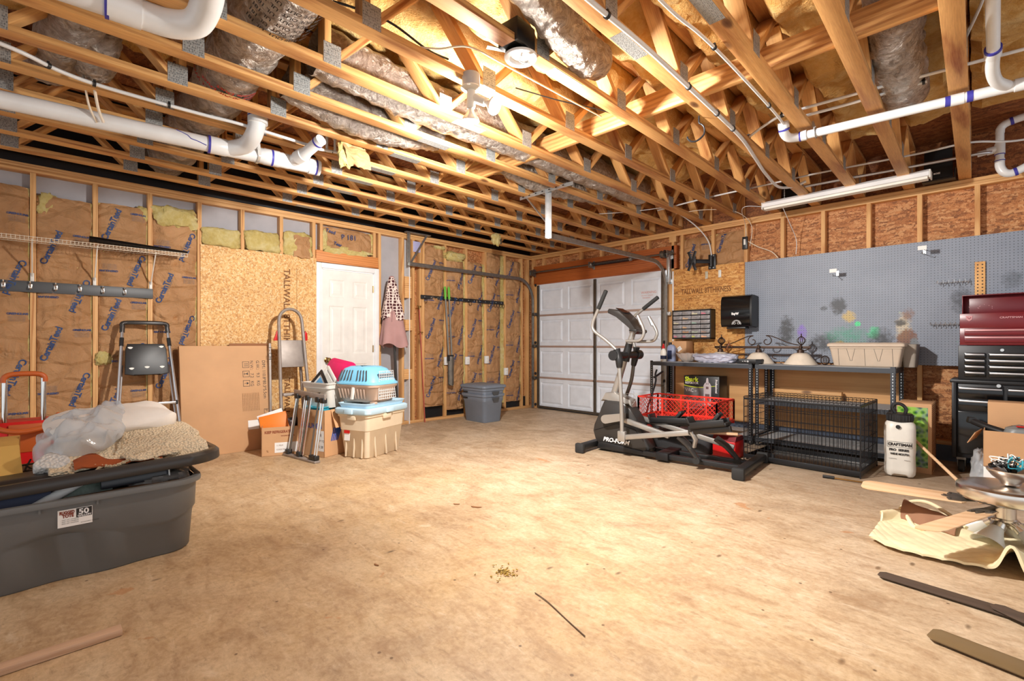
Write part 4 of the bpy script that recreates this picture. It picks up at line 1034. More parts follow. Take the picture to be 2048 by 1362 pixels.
for px, py in ((-.12,.11),(.115,.12),(-.115,-.085),(.0,-.075),(.115,-.075)): b.prism([(px+.018*cos(a)*(1+.3*sin(3*a)), py+.010*sin(a)) for a in [k*pi/5 for k in range(10)]], -.0012, -.0002, m4)
for v in b.bm.verts: pass
part('paint_patches', b, WHP, t, world=True)
b = B()
for px, py in ((-.12,.11),(.115,.12),(-.115,-.085),(.0,-.075),(.115,-.075)): b.prism([(px+.018*cos(a)*(1+.3*sin(3*a)), py+.010*sin(a)) for a in [k*pi/5 for k in range(10)]], .0302, .0312, m4)
part('paint_patches', b, WHP, t, world=True)
for f in (.44,.2):
    o = part('step', B().bar(LL(f,-.98),LL(f,.98),.022,.05,(1,0,0),.004), ALU, t, world=True)
    sub('step_end', B().cyl(LL(f,-1.02)+V((.01,0,0)),LL(f,-.95)+V((.01,0,0)),.022,10).cyl(LL(f,.95)+V((.01,0,0)),LL(f,1.02)+V((.01,0,0)),.022,10), BLK, o, world=True)

# suitcase behind the big tote
t = thing('suitcase', 'red suitcase with tan trim and a raised chrome pull handle', 'suitcase', (1.18,-6.25,0))
part('shell', B().loft([ring(rrect(.26-i[0],.56-i[0],.07), i[1], 1.18, -6.27) for i in ((.06,.03),(.01,.05),(0,.1),(0,.5),(.01,.57),(.05,.60))]), RED, t, world=True)
part('leather_panel', B().bx(1.306,1.316,-6.33,-6.13,.40,.585,.004), ORB, t, world=True)
for y in (-6.348,-6.165): part('handle_tube', B().cyl((1.27,y,.55),(1.27,y,.885),.0145,14), CHROME, t, world=True)
part('pull_grip', B().tube(spline([(1.27,-6.352,.86),(1.27,-6.348,.893),(1.27,-6.32,.912),(1.27,-6.256,.916),(1.27,-6.19,.912),(1.27,-6.163,.893),(1.27,-6.160,.86)],6),.017,12), ORB, t, world=True)
part('carry_handle', B().tube(spline([(1.27,-6.40,.62),(1.36,-6.37,.57),(1.38,-6.26,.545),(1.36,-6.13,.575),(1.27,-6.09,.63)],8),.017,10), ORB, t, world=True)
for yy in (-6.45,-6.09):
    part('wheel', B().cyl((1.18,yy-.012,.028),(1.18,yy+.012,.028),.028,14), RUB, t, world=True)

# fifty gallon tote with its lid askew
TX0, TY0 = 2.505, -6.12
t = thing('storage_tote', 'big grey fifty gallon tote with a white label, in the left foreground', 'tote', (TX0,TY0,0))
pw, pd = .54, 1.13
def tp(w, d, z, wav=0, r=.15):
    out = []
    for x, y in rrect(w, d, r, 12):
        k = 0
        out.append((TX0+x, TY0+y, z))
    return out
pr = [(-.075,0,0),(-.06,.008,0),(-.035,.19,0),(-.028,.205,1),(-.012,.222,1),(-.004,.34,1),(-.002,.372,1)]
def body(dw, z, rr=.15):
    base = rrect(pw+dw, pd+dw, rr, 14); out = []
    # extra points along the straight sides
    n = len(base)
    for i in range(n):
        a, c = V(base[i]).to_3d(), V(base[(i+1)%n]).to_3d(); L = (c-a).length; m = max(1, int(L/.03))
        for j in range(m): out.append(a+(c-a)*j/m)
    res = []
    for p in out:
        w = 0
        if dw <= -.034:      # the scalloped lower panel bows in
            s = p.y/(pd/2); w = .012*(1+cos(s*pi*3.2))*min(1, abs(p.x)/(pw*.4)) if abs(p.x) > .15 else 0
        sx = -1 if p.x > 0 else 1
        res.append((TX0+p.x+sx*w, TY0+p.y, z + (.03*cos(p.y*9.0)*(1 if .18 < z < .23 else 0) if abs(p.x) > .15 else 0)))
    return res
b = B(); rs = [body(dw, z) for dw, z, _ in pr]
b.loft(rs, cap=False)
b.bm.verts.ensure_lookup_table()
b._add(rs[0], [tuple(range(len(rs[0])))])
inn = [body(dw-.008, z+.004) for dw, z, _ in pr]; b.loft(inn, cap=False); b._add(inn[0], [tuple(range(len(inn[0])))])
part('tub', b, GREY, t, world=True, smooth=50)
rim = [body(d, z) for d, z in ((-.02,.392),(.004,.396),(.03,.392),(.036,.382),(.034,.366),(.028,.366),(.026,.378),(.0,.384),(-.016,.384),(-.02,.392))]
part('rim', B().loft(rim, cap=False), GREY, t, world=True, smooth=50)
b = B()
for y in (-6.19,-5.99): b.bx(TX0+pw/2-.004,TX0+pw/2+.012,y-.004,y+.004,.345,.372)
part('rim_rib', b, GREY, t, world=True)
lab = lambda u, v: (TX0+pw/2+.0012+.00*u, -6.128+u, .268+v)
o = part('label', B().bx(TX0+pw/2-.002,TX0+pw/2+.001,-6.13,-6.008,.262,.342), PAPER, t, world=True)
sub('label_black_block', B().bx(TX0+pw/2+.0005,TX0+pw/2+.0014,-6.066,-6.010,.298,.340), TXT, o, world=True)
lab2 = lambda u, v: (TX0+pw/2+.002, -6.128+u, .262+v)
sub('label_print', B().text('RUGGED', .0195, lambda u, v: lab2(u*.66+.004, v+.06), bold=.0012).text('TOTE', .0195, lambda u, v: lab2(u*.8+.014, v+.044), bold=.0012), MARK, o, world=True, smooth=0)
sub('label_white_print', B().text('50', .034, lambda u, v: lab2(u*1.1+.07, v+.05), bold=.001).text('GALLON', .012, lambda u, v: lab2(u+.067, v+.039), bold=.0004), WTXT, o, world=True, smooth=0)
b = B()
for k in range(3): b.text('- EASY LIFT HANDLES', .0066, lambda u, v: lab2(u+.008, v+.031-.0085*k))
b.text('ROUGHNECK STORAGE', .006, lambda u, v: lab2(u+.078, v+.008))
sub('label_fine_print', b, TXT, o, world=True, smooth=0)
# lid
t = thing('tote_lid', 'charcoal lid lying askew on the grey tote under the blanket', 'lid', (2.45,-6.02,.476), rot=(R(2.4),R(-1.5),0))
lw_, ld_ = .60, 1.17
def lr(d, z, r=.17): return [(x, y, z) for x, y in rrect(lw_+d, ld_+d, r, 14)]
part('panel', B().loft([lr(d, z) for d, z in ((0,-.045),(.006,-.04),(.004,0),(-.02,.014),(-.07,.014),(-.10,.0),(-.16,.0),(-.20,.016),(-.30,.018))]), CHAR, t, smooth=40)
part('latch', B().box((.12,.40,.008),(.02,.06,.012),None,.003).box((-.12,.40,.008),(.02,.06,.012),None,.003), CHAR, t)
# contents
def inside(name, label, b, m, cat): return single(name, b, m, label, cat)
inside('binder', 'dark blue folder wedged upright inside the front of the grey tote', B().box((2.66,-6.30,.33),(.04,.30,.20),(0,R(-8),0),.004), NAVY, 'folder')
inside('rolled_paper', 'white rolled paper leaning inside the grey tote', B().tube([(2.70,-6.25,.33),(2.62,-6.02,.445)],.024,12), PAPER, 'paper')
inside('picture_book', 'picture covered book standing inside the grey tote, right of the white paper', B().box((2.63,-6.02,.34),(.02,.2,.16),(0,R(-14),0),.003), P('book cover', srgb(110,124,112), .35, var=.5, scale=14), 'book')
tt = thing('flat_case', 'flat black case with a clear edge sticking out of the grey tote', 'case', (2.62,-5.82,.36))
part('case', B().box((2.655,-5.83,.415),(.05,.28,.055),(R(2),R(-10),0),.004), P('black case', srgb(26,26,34), .3), tt, world=True)
part('clear_edge', B().box((2.668,-5.69,.42),(.05,.006,.06),(R(2),R(-10),0),.001), PEX, tt, world=True)
inside('plastic_wrapped_cloth', 'grey cloth in clear plastic wrap at the right end inside the grey tote', lump(B(), (2.58,-5.72,.375), (.24,.26,.10), 21, 18, .25, 3), P('wrapped grey cloth', srgb(130,126,122), .25, bump=.8, bscale=16, var=.25, scale=20), 'bag')
inside('wooden_stick', 'brown slat lying along the top of the grey tote contents', B().box((2.70,-5.86,.372),(.035,.5,.02),(0,0,R(4)),.003), P('brown slat', srgb(126,96,66), .5), 'slat')
# cardboard box on the lid at the left edge
t = thing('cardboard_box', 'yellowish open cardboard box with one flap up on the tote lid, left edge', 'box', (2.1,-6.42,.45))
part('carton', B().bx(1.95,2.33,-6.62,-6.265,.462,.60,.002), CARDY, t, world=True)
part('flap', B()._add([(2.33,-6.62,.60),(2.33,-6.265,.60),(2.46,-6.25,.46),(2.46,-6.62,.46)],[(0,1,2,3)]) and (lambda q: (q._add([(2.335,-6.62,.60),(2.335,-6.262,.60),(2.49,-6.245,.465),(2.49,-6.62,.455),(2.338,-6.62,.603),(2.338,-6.262,.603),(2.493,-6.245,.468),(2.493,-6.62,.458)],[(3,2,1,0),(4,5,6,7),(0,1,5,4),(1,2,6,5),(2,3,7,6),(3,0,4,7)]), q)[1])(B()), CARDY, t, world=True)
single('cord_bundle', B().tube(spline([(2.36,-6.24,.50),(2.40,-6.21,.48),(2.46,-6.19,.49),(2.44,-6.23,.466),(2.48,-6.25,.462),(2.44,-6.20,.463),(2.50,-6.18,.462)],6),.004,6).tube(spline([(2.38,-6.22,.53),(2.42,-6.24,.48),(2.45,-6.21,.465)],5),.004,6), BLK, 'tangled black cord between the yellowish box and the white fleece roll', 'cord')

# blanket and pillow heaped on the lid
t = thing('blanket', 'cream fleece blanket with brown suede inside, folded on the tote lid', 'blanket', (2.4,-5.85,.49))
def cush(c, d, rz=0, ry=0, rx=0, pw=2.6, pinch=.5, amp=.02, seed=0, nu=46, nv=24):
    m = M.Translation(c) @ Euler((rx,ry,rz)).to_matrix().to_4x4()
    b = B()
    def f(u, v):
        th, ph = 2*pi*u, pi*(v-.5)
        x, y = cos(th), sin(th); k = (abs(x)**4+abs(y)**4)**(-.25)
        r = sin(pi*v)**.55 if True else 1
        X_, Y_ = x*k*r, y*k*r
        hgt = (1-min(1,max(abs(X_),abs(Y_)))**pw)**.6
        z = (-1 if v < .5 else 1)*hgt*(1-pinch*0)
        q = V((X_*d[0]/2, Y_*d[1]/2, z*d[2]/2))
        q += V((0,0,1))*amp*(nz(q.x*9+seed, q.y*9, z)+.5*nz(q.x*22+seed, q.y*22, z))
        return m @ q
    b.grid(nu, nv, f, closeu=True); bmesh.ops.remove_doubles(b.bm, verts=b.bm.verts, dist=1e-4)
    return b
b = B().grid(60, 40, lambda u, v: (
    2.12+.56*v, -6.16+.66*u,
    .510+.02*u + .085*max(0,1-((v-.42)/.5)**2)*min(1,(1-u)*9+.15)*min(1,u*8+.3) + .035*max(0, sin((u*1.2-.2)*pi))*max(0,1-((v-.25)/.35)**2) + .014*nz(u*5,v*4,1)+.006*nz(u*16,v*12,5) - .05*max(0,v-.82)/.18*(.35+.65*min(1,max(0,(u-.25)/.2)))), thick=.016)
part('fleece_side', b, FLEECE, t, world=True, smooth=80)
b = B().grid(30, 16, lambda u, v: (2.50+.20*v, -6.07+.35*u, .512+.05*sin(pi*v)*(.6+.4*sin(u*9))*(1-v*.3)+.012*nz(u*7,v*5)), thick=.008)
part('suede_side', b, SUEDE, t, world=True, smooth=80)
edge = spline([(2.70,-6.09,.50),(2.72,-6.05,.475),(2.72,-6.0,.478),(2.69,-5.97,.505),(2.70,-5.92,.50),(2.69,-5.86,.52),(2.665,-5.80,.545),(2.70,-5.74,.505),(2.70,-5.70,.50)],8)
b = B().tube(edge, [.0085+.0022*sin(i*2.6) for i in range(len(edge))], 8)
b.tube([(2.46,-5.86,.612),(2.55,-5.875,.608),(2.64,-5.885,.575)],.004,6)
part('whip_stitch', b, m_fleece('stitch wool', srgb(220,196,160), 160), t, world=True)
part('fold_lobe', cush((2.34,-5.585,.575),(.36,.17,.085),0,R(0),R(6),2.2,.5,.008,3), FLEECE, t, world=True, smooth=80)
part('corner_fold', cush((2.60,-5.76,.535),(.20,.26,.05),R(12),R(10),0,2.2,.5,.008,5), FLEECE, t, world=True, smooth=80)
single('fleece_roll', cush((2.50,-6.125,.52),(.26,.15,.12),R(-12),0,0,2.2,.5,.012,7), WFLEECE, 'rolled white fleece at the left end of the blanket', 'blanket', smooth=80)
t = thing('pillow', 'pale pillow partly wrapped in clear film on top of the blanket', 'pillow', (2.25,-5.9,.62))
part('cushion', cush((2.24,-5.885,.672),(.40,.58,.16),R(4),R(6),R(3),2.4,.5,.012,9), PILLOW, t, world=True, smooth=80)
b = cush((2.38,-6.02,.632),(.46,.36,.20),R(-14),R(18),R(20),2.6,.5,.06,11,100,60)
part('clear_wrap', b, FILMY, t, world=True, smooth=80)

# flat cardboard boxes leaning on the osb sheet
t = thing('flat_cardboard_box', 'large flat cardboard box with printed dimensions leaning on the osb sheet', 'box', (.28,-4.8,0))
tilt = math.atan2(.17, 1.105)
mb = M.Translation((.30,-4.79,0)) @ M.Rotation(-tilt, 4, 'Y')     # local: y along the wall, z up, x out
part('carton', B().box((-.0275,0,.553),(.055,.815,1.106),None,.004), CARD, t, world=True)
for c in kids(t): c.data.transform(mat_of(t).inverted() @ mb @ mat_of(t))
def cb(u, v, y, z): return mb @ V((.0012, y+v, z-u))
b = B()
b.text('DIM.: 110.8*80.3*5.5cm', .046, lambda u, v: cb(u*.93, v, .345, .945)).text('G.W.:   9.3   KG', .044, lambda u, v: cb(u*.93, v, .285, .945)).text('N.W.:   7.2   KG', .044, lambda u, v: cb(u*.93, v, .225, .945)).text('P', .04, lambda u, v: cb(u, v, .352, .415))
def frame(b, y, z, s, w=.004):
    for y0_, y1_, z0_, z1_ in ((y,y+s,z,z+w),(y,y+s,z+s-w,z+s),(y,y+w,z,z+s),(y+s-w,y+s,z,z+s)): b._add([mb@V((.0012,y0_,z0_)),mb@V((.0012,y1_,z0_)),mb@V((.0012,y1_,z1_)),mb@V((.0012,y0_,z1_))],[(0,1,2,3)])
for z in (.87,.77,.67): frame(b, .15, z, .066)
frame(b, .342, .37, .05, .003)
def blk(b, pts): b._add([mb@V((.0012,y,z)) for y,z in pts],[tuple(range(len(pts)))])
for k in range(2): blk(b, [(.165,.888+k*.02),(.2,.888+k*.02),(.2,.893+k*.02),(.165,.893+k*.02)]); blk(b, [(.2,.884+k*.02),(.205,.8905+k*.02),(.2,.897+k*.02)])
blk(b, [(.18,.805),(.2,.79),(.2,.82)]); blk(b, [(.165,.802),(.182,.802),(.182,.807),(.165,.807)]); blk(b, [(.163,.79),(.167,.79),(.167,.818),(.163,.818)])
blk(b, [(.185,.69),(.2,.697),(.204,.703),(.2,.709),(.185,.716)]); blk(b, [(.163,.701),(.186,.701),(.186,.705),(.163,.705)])
part('printed_marks', b, TXT, t, world=True, smooth=0)
b = B()
for k in range(11): b.text('CONSUMER INFORMATION AND RECYCLING NOTICE', .0125, lambda u, v: cb(u*.62, v, .135+.0155*k, .60))
part('fine_print', b, INKB, t, world=True, smooth=0)
b = B(); blk(b, [(.18,.215),(.285,.215),(.285,.31),(.18,.31)]); blk(b, [(.37,.32),(.40,.32),(.40,.375),(.37,.375)])
part('white_label', b, PAPER, t, world=True)
single('cardboard_sheet', B().box((.085,-4.55,.56),(.008,.38,1.12),(0,R(-2.5),0),.001), CARDD, 'dark cardboard sheet showing behind the top right of the large flat box', 'cardboard')

# weathered folding step ladder with red locks
t = thing('folding_ladder', 'weathered aluminium folding step ladder with red side locks, beside the flat box', 'ladder', (.4,-4.2,0))
def F1(z, side): return V((.50-.25*z/1.5, -4.185+side*(.165-.045*z/1.5), z))
loop = [F1(0,-1), F1(.6,-1), F1(1.35,-1)] + [F1(1.37,0)+V((-.01*sin(a),-.122*cos(a),.13*sin(a))) for a in [k*pi/12 for k in range(1,12)]] + [F1(1.35,1), F1(.6,1), F1(0,1)]
part('front_frame', B().tube(loop,.017,10,flat=1.35), ALUG, t, world=True)
def F2(z, side): return V((.30-.14*z/1.3, -4.215+side*(.185-.03*z/1.3), z))
for sd in (-1,1): part('rear_leg', B().bar(F2(0,sd),F2(1.12,sd),.022,.042,(1,0,0),.003), ALUG, t, world=True)
part('rear_crossbar', B().bar(F2(.25,-1),F2(.25,1),.02,.03), ALUG, t, world=True)
part('folded_platform', B().box((.295,-4.185,1.005),(.03,.255,.30),(0,R(-9),0),.004), ALUG, t, world=True)
b = B()
for k in range(4): b.box((.312-.002*k*5,-4.185,.90+k*.075),(.004,.245,.004),(0,R(-9),0))
part('tread_groove', b, DSTEEL, t, world=True)
for sd in (-1,1):
    part('red_lock', B().prism([(-.03,-.05),(.03,-.05),(.026,.03),(.006,.06)],-.012,.012,M.Translation(F1(1.20,sd*1.18)+V((-.02,0,0))) @ M.Rotation(R(90),4,'Z') @ M.Rotation(R(90),4,'X'),.004), RED, t, world=True)
    part('rubber_foot', B().bar(F1(0,sd),F1(.05,sd),.045,.035,(1,0,0),.004), RUB, t, world=True)
for z in (.57,.28): part('step', B().bar(F1(z,-.95)+V((.02,0,0)),F1(z,.95)+V((.02,0,0)),.03,.085,(1,0,0),.004), ALUG, t, world=True)
part('side_sticker', B().text('I - CH', .055, lambda u, v: F2(1.08-u,-1)+V((.0225,v-.02,0))), TXT, t, world=True, smooth=0)

# refrigerated-goods box
t = thing('cardboard_box', 'open cardboard box printed keep refrigerated, holding an orange folder', 'box', (.60,-4.375,0), R(70))
w, d, h = .385, .37, .285
b = B(); th = .005
for x0,x1,y0_,y1_ in ((-w/2,w/2,-d/2,-d/2+th),(-w/2,w/2,d/2-th,d/2),(-w/2,-w/2+th,-d/2,d/2),(w/2-th,w/2,-d/2,d/2)): b.bx(x0,x1,y0_,y1_,0,h)
b.bx(-w/2,w/2,-d/2,d/2,0,.005)
part('carton', b, CARD, t)
fr = lambda u, v: (u, -d/2-.0012, v)
part('red_brown_print', B().text('KEEP REFRIGERATED', .036, lambda u, v: fr(-.165+u*.78, .225+v), bold=.0012).text('WONDERFUL', .016, lambda u, v: fr(-.02+u*1.3, .19+v), bold=.0005), MARK, t, smooth=0)
o = part('white_label', B().bx(-.075,.16,-d/2-.001,-d/2,.03,.13), PAPER, t)
sub('label_print', B().text('11 PLM', .02, lambda u, v: (-.06+u, -d/2-.002, .095+v)).text('CODE PIA 23 01', .018, lambda u, v: (-.06+u, -d/2-.002, .055+v)), INKB, o, smooth=0)
part('hand_hole', B().prism([(.02*cos(a)*1.6, .012*sin(a)) for a in [k*pi/8 for k in range(16)]], 0, .0015, M.Translation((-w/2-.0014,0,.225)) @ M.Rotation(R(90),4,'Z') @ M.Rotation(R(90),4,'X')), WHP, t)
part('printed_mark', B().text('%', .03, lambda u, v: fr(-.15+u, .04+v)), INKB, t, smooth=0)
ct = mat_of(t)
single('orange_folder', B().box(ct @ V((-.08,-.03,.29)), (.26,.02,.22), ct.to_3x3().to_4x4() @ Euler((R(-18),R(-12),0)).to_matrix().to_4x4(), .003), ORANGE, 'orange folder standing in the keep refrigerated box', 'folder')
single('paper_stack', B().box(ct @ V((-.10,.01,.31)), (.24,.01,.22), ct.to_3x3().to_4x4() @ Euler((R(-20),R(-18),0)).to_matrix().to_4x4(), .001), PAPER, 'white papers behind the orange folder', 'paper')
tt = thing('tape_roll', 'dark roll with a blue and yellow cover beside the orange folder', 'roll', ct @ V((.09,-.06,.24)))
part('roll', B().cyl(ct @ V((.06,-.05,.305)), ct @ V((.13,-.03,.32)), .05, 20), BLK, tt, world=True)
part('cover', B().cyl(ct @ V((.055,-.052,.303)), ct @ V((.06,-.05,.304)), .045, 20), P('printed cover', srgb(120,150,170), .4, var=.7, scale=18), tt, world=True)

# folded rack leaning on the brown box
t = thing('folding_rack', 'folded chrome tube rack with black joints leaning on the brown boxes', 'rack', (1.06,-4.375,0))
A0, A1, T0, T1 = V((.78,-4.417,.012)), V((1.348,-4.331,.012)), V((.80,-4.335,.628)), V((1.335,-4.25,.608))
part('bottom_rail', B().bar(A0,A1,.06,.022,(0,0,1),.005), ALUG, t, world=True)
part('top_rail', B().bar(T0,T1,.02,.05,(0,0,1),.004), ALUG, t, world=True)
for f, tilt_ in ((.08,.03),(.14,.0),(.36,.03),(.42,.05),(.50,-.02),(.56,.0),(.80,-.04),(.88,.05),(.95,.03)):
    p = A0.lerp(A1, min(1,max(0,f+tilt_*.5))) + V((0,0,.03)); q = T0.lerp(T1, f) - V((0,0,.03))
    part('tube', B().cyl(p, q, .0085, 10), CHROME if f not in (.14,.50,.80) else DSTEEL, t, world=True)
for f in (.1,.45,.85,.94):
    part('joint', B().box(A0.lerp(A1,f)+V((0,0,.035)),(.06,.05,.045),(0,0,.15),.008), BLK, t, world=True)
for f in (.1,.45,.78,.94):
    part('joint', B().box(T0.lerp(T1,f)-V((0,0,.035)),(.06,.045,.05),(0,0,.15),.008), BLK, t, world=True)

# brown box behind the rack
t = thing('cardboard_box', 'brown cardboard box with a blue printed burst and a hanging flap, behind the folded rack', 'box', (.95,-4.11,0), R(18))
w, d, h = .38, .30, .46
b = B()
for x0,x1,y0_,y1_ in ((-w/2,w/2,-d/2,-d/2+th),(-w/2,w/2,d/2-th,d/2),(-w/2,-w/2+th,-d/2,d/2),(w/2-th,w/2,-d/2,d/2)): b.bx(x0,x1,y0_,y1_,0,h)
b.bx(-w/2,w/2,-d/2,d/2,0,.005)
part('carton', b, CARD, t)
part('flap', B().box((w/2+.035,.03,h-.085),(.005,.2,.19),(0,R(-22),0)), CARD, t)
b = B(); fx = lambda a, z: (w/2+.0014, a, z)
for k in range(5):
    a0 = -.04+.02*k; b._add([fx(a0-.03,.15),fx(a0-.018,.15),fx(a0+.02+.004*k,.28),fx(a0+.004,.28)],[(0,1,2,3)])
part('blue_burst', b, BLUEP, t)
part('front_print', B().text('AUKEN', .07, lambda u, v: (-.07+u, -d/2-.0012, .28+v), bold=.001), BLUEP, t, smooth=0)
o = part('white_label', B().bx(.08,.185,-d/2-.001,-d/2,.06,.26), PAPER, t)
sub('label_print', B().text('1/4', .05, lambda u, v: (.09+u, -d/2-.002, .2+v)).text('SHIP TO', .03, lambda u, v: (.085+u, -d/2-.002, .15+v)).text('US 28', .035, lambda u, v: (.09+u, -d/2-.002, .09+v)), TXT, o, smooth=0)
m0 = mat_of(t)
single('teal_tray', B().loft([ring(rrect(.26+i[0],.18+i[0],.04), i[1]) for i in ((-.03,.40),(0,.47),(.02,.475),(.02,.483),(-.01,.483),(-.03,.43))]), TEAL, 'teal plastic tray inside the brown box', 'tray', loc=(0,0,.40)).matrix_world = m0 @ M.Translation((-.03,-.02,.40))
# white tub with a bright pink lid
t = thing('storage_tub', 'off white storage tub full of framed pictures on the brown box', 'tub', (.90,-4.05,.47), R(14))
b = B()
b.loft([ring(rrect(.42+i[0],.28+i[0],.04), i[1]) for i in ((-.10,0),(-.03,.19),(.0,.195),(.01,.235),(.03,.24),(.035,.252),(.0,.252),(-.02,.23),(-.12,.01))])
part('tub', b, WHP, t, smooth=40)
m0 = mat_of(t)
lid = thing('tub_lid', 'bright pink tub lid standing upright behind the framed pictures', 'lid', m0 @ V((.02,.14,.22)), R(12))
part('panel', B().prism(rrect(.46,.27,.09,8),-.01,.01,M.Translation((.0,.02,.12)) @ M.Rotation(R(8),4,'Y') @ M.Rotation(R(78),4,'X'),.006).prism(rrect(.36,.19,.07,8),.01,.016,M.Translation((.0,.02,.12)) @ M.Rotation(R(8),4,'Y') @ M.Rotation(R(78),4,'X'),.004), PINK, lid, smooth=30)
def frame_pic(label, c, s, rz, ang, mfr, mpic):
    q = thing('framed_picture', label, 'picture frame', m0 @ V(c), R(12)+rz)
    rm = M.Rotation(R(-12),4,'X') @ M.Rotation(ang,4,'Y')
    b = B()
    for x0,x1,z0,z1 in ((-s,s,-s,-s+.03),(-s,s,s-.03,s),(-s,-s+.03,-s+.03,s-.03),(s-.03,s,-s+.03,s-.03)): b.bx(x0,x1,-.008,.008,z0,z1,.002)
    bmesh.ops.transform(b.bm, matrix=rm, verts=b.bm.verts); part('moulding', b, mfr, q)
    b = B().bx(-s+.03,s-.03,.002,.006,-s+.03,s-.03); bmesh.ops.transform(b.bm, matrix=rm, verts=b.bm.verts); o = part('mat_board', b, PAPER, q)
    b = B().bx(-s+.055,s-.055,-.001,.002,-s+.055,s-.055); bmesh.ops.transform(b.bm, matrix=rm, verts=b.bm.verts); part('picture', b, mpic, q)
frame_pic('black picture frame with a blue picture standing on its corner in the off white tub', (.0,-.09,.235), .105, 0, R(45), BLK, P('blue picture', srgb(90,170,220), .3, var=.3, scale=12))
frame_pic('cream picture frame standing on its corner behind the black one', (.02,-.02,.26), .115, .1, R(45), WHP, WHP)
single('litter_scoop_bin', B().loft([ring(rrect(.20+i[0],.22+i[0],.05), i[1]) for i in ((-.05,.462),(0,.6),(.01,.63),(-.02,.63),(-.05,.48))]), P('smoky grey bin', srgb(150,148,140), .4), 'smoky grey plastic bin squeezed between the off white tub and the pet carrier', 'bin').location += V((1.16,-3.90,0))
# beige tote with light blue lids, pet carrier on top
t = thing('storage_tote', 'beige storage tote with a red and white sticker, under the pet carrier', 'tote', (1.30,-3.745,0), R(21))
part('tub', B().loft([ring(rrect(.30+i[0],.50+i[0],.04), i[1]) for i in ((-.02,.0),(0,.01),(.05,.27),(.06,.275),(.075,.40),(.095,.405),(.1,.43),(.06,.43),(.04,.4),(-.02,.02))]), BEIGE, t, smooth=40)
b = B()
for x in (-.10,.0,.10): b.box((x,-.262,.14),(.012,.02,.26),(R(-4),0,0),.004)
for y in (-.16,0,.16): b.box((.165,y,.14),(.02,.012,.26),(0,R(-5),0),.004)
part('rib', b, BEIGE, t)
b = B(); b.box((0,-.30,.40),(.1,.02,.05),None,.006).box((.202,-.02,.40),(.02,.12,.05),None,.006)
part('handle', b, BEIGE, t)
o = part('sticker', B().box((-.08,-.2735,.22),(.07,.002,.10),(R(-4),0,0)), PAPER, t)
sub('sticker_print', B().box((-.08,-.2775,.255),(.07,.002,.03),(R(-4),0,0)), RED, o)
t = thing('tote_lid', 'pale blue latching lid on the beige tote', 'lid', (1.30,-3.745,.43), R(21))
part('panel', B().loft([ring(rrect(.42+i[0],.62+i[0],.05), i[1]) for i in ((0,.0),(.02,.012),(.02,.05),(-.01,.062),(-.06,.062),(-.08,.045),(-.2,.045))]), LBLUE, t, smooth=40)
b = B().loft([ring(rrect(.36+i[0],.56+i[0],.05), i[1]) for i in ((0,.064),(.03,.10),(.04,.104),(.02,.108),(-.02,.07))])
part('tray_rim', b, LBLUE, t, smooth=40)
part('latch', B().box((-.02,-.32,.03),(.10,.02,.05),None,.005).box((.222,0,.03),(.02,.10,.05),None,.005), LBLUE, t)
t = thing('pet_carrier', 'pet carrier with a sky blue slotted top and taupe base', 'pet carrier', (1.30,-3.80,.543), R(20)); t.scale = (1.12,1.25,1.1)
def oval(w, d, z, ox=0): return [(x+ox, y, z) for x, y in rrect(w, d, .09, 8)]
part('base', B().loft([oval(.36,.24,.0),oval(.41,.27,.02),oval(.45,.31,.125),oval(.47,.33,.135),oval(.475,.335,.155)]), TAUPE, t, smooth=40)
part('top', B().loft([oval(.48,.34,.157),oval(.478,.338,.172),oval(.45,.32,.178),oval(.42,.29,.24,-.01),oval(.36,.24,.295,-.02),oval(.28,.18,.315,-.02),oval(.1,.06,.32,-.02)]), CBLUE, t, smooth=40)
b = B()
for k in range(10):
    if k == 5: continue
    x = -.175+.036*k; x2 = x*.86-.012
    b.bar((x,-.1625,.195),(x2,-.128,.283),.011,.007,(0,-1,.3),.003)
part('slots', b, DGREY, t)
b = B()
for k in range(9):
    x = -.17+.036*k; b.bar((x*.95,-.144,.03),(x,-.160,.118),.016,.006,(0,-1,0),.003)
part('base_rib', b, TAUPE, t)
part('side_clasp', B().box((0,-.165,.09),(.03,.014,.13),(R(-10),0,0),.004), WHP, t)
b = B()
for k in range(9):
    y = -.10+.025*k
    b.cyl((.226+.0,y,.03),(.215,y*.8,.275),.0025,6)
for k in range(11): z = .03+.0245*k; b.cyl((.227-.012*k/10,-.105*(1-.02*k),z),(.227-.012*k/10,.105*(1-.02*k),z),.0025,6)
part('wire_door', b, PEX, t)
part('door_opening', B().box((.196,0,.15),(.03,.17,.20),None,.01), P('dark carrier inside', srgb(60,80,96), .6), t)
part('feet', B().box((-.17,-.1,-.004),(.06,.03,.02),None,.004).box((.17,-.1,-.004),(.06,.03,.02),None,.004), TAUPE, t)

# folded patio umbrella
t = thing('patio_umbrella', 'folded mauve patio umbrella with a lattice patterned top by the door', 'umbrella', (.10,-2.72,0))
U0, U1 = V((.10,-2.72,0)), V((.17,-2.86,1.99)); ud = (U1-U0).normalized()
def ua(z): return U0 + ud*(z/ud.z)
part('pole', B().cyl(ua(0), ua(1.2), .019, 14), DGREY, t, world=True)
part('lower_pole', B().cyl(ua(0)+V((.03,-.02,0)), ua(1.15)+V((.03,-.025,0)), .012, 10), CHAR, t, world=True)
def can(z0, z1, r0, r1, seed, sc=0, nfold=8):
    def f(u, v):
        z = z0+(z1-z0)*v; a = 2*pi*u
        r = (r0+(r1-r0)*v**.8)*(1+.24*v*sin(a*nfold*.5+.7*sin(a+seed)))
        if sc: z -= sc*v*v*(.5+.5*cos(a*nfold*.5+.5))
        return ua(z)+V((r*cos(a), r*sin(a), 0))
    return f
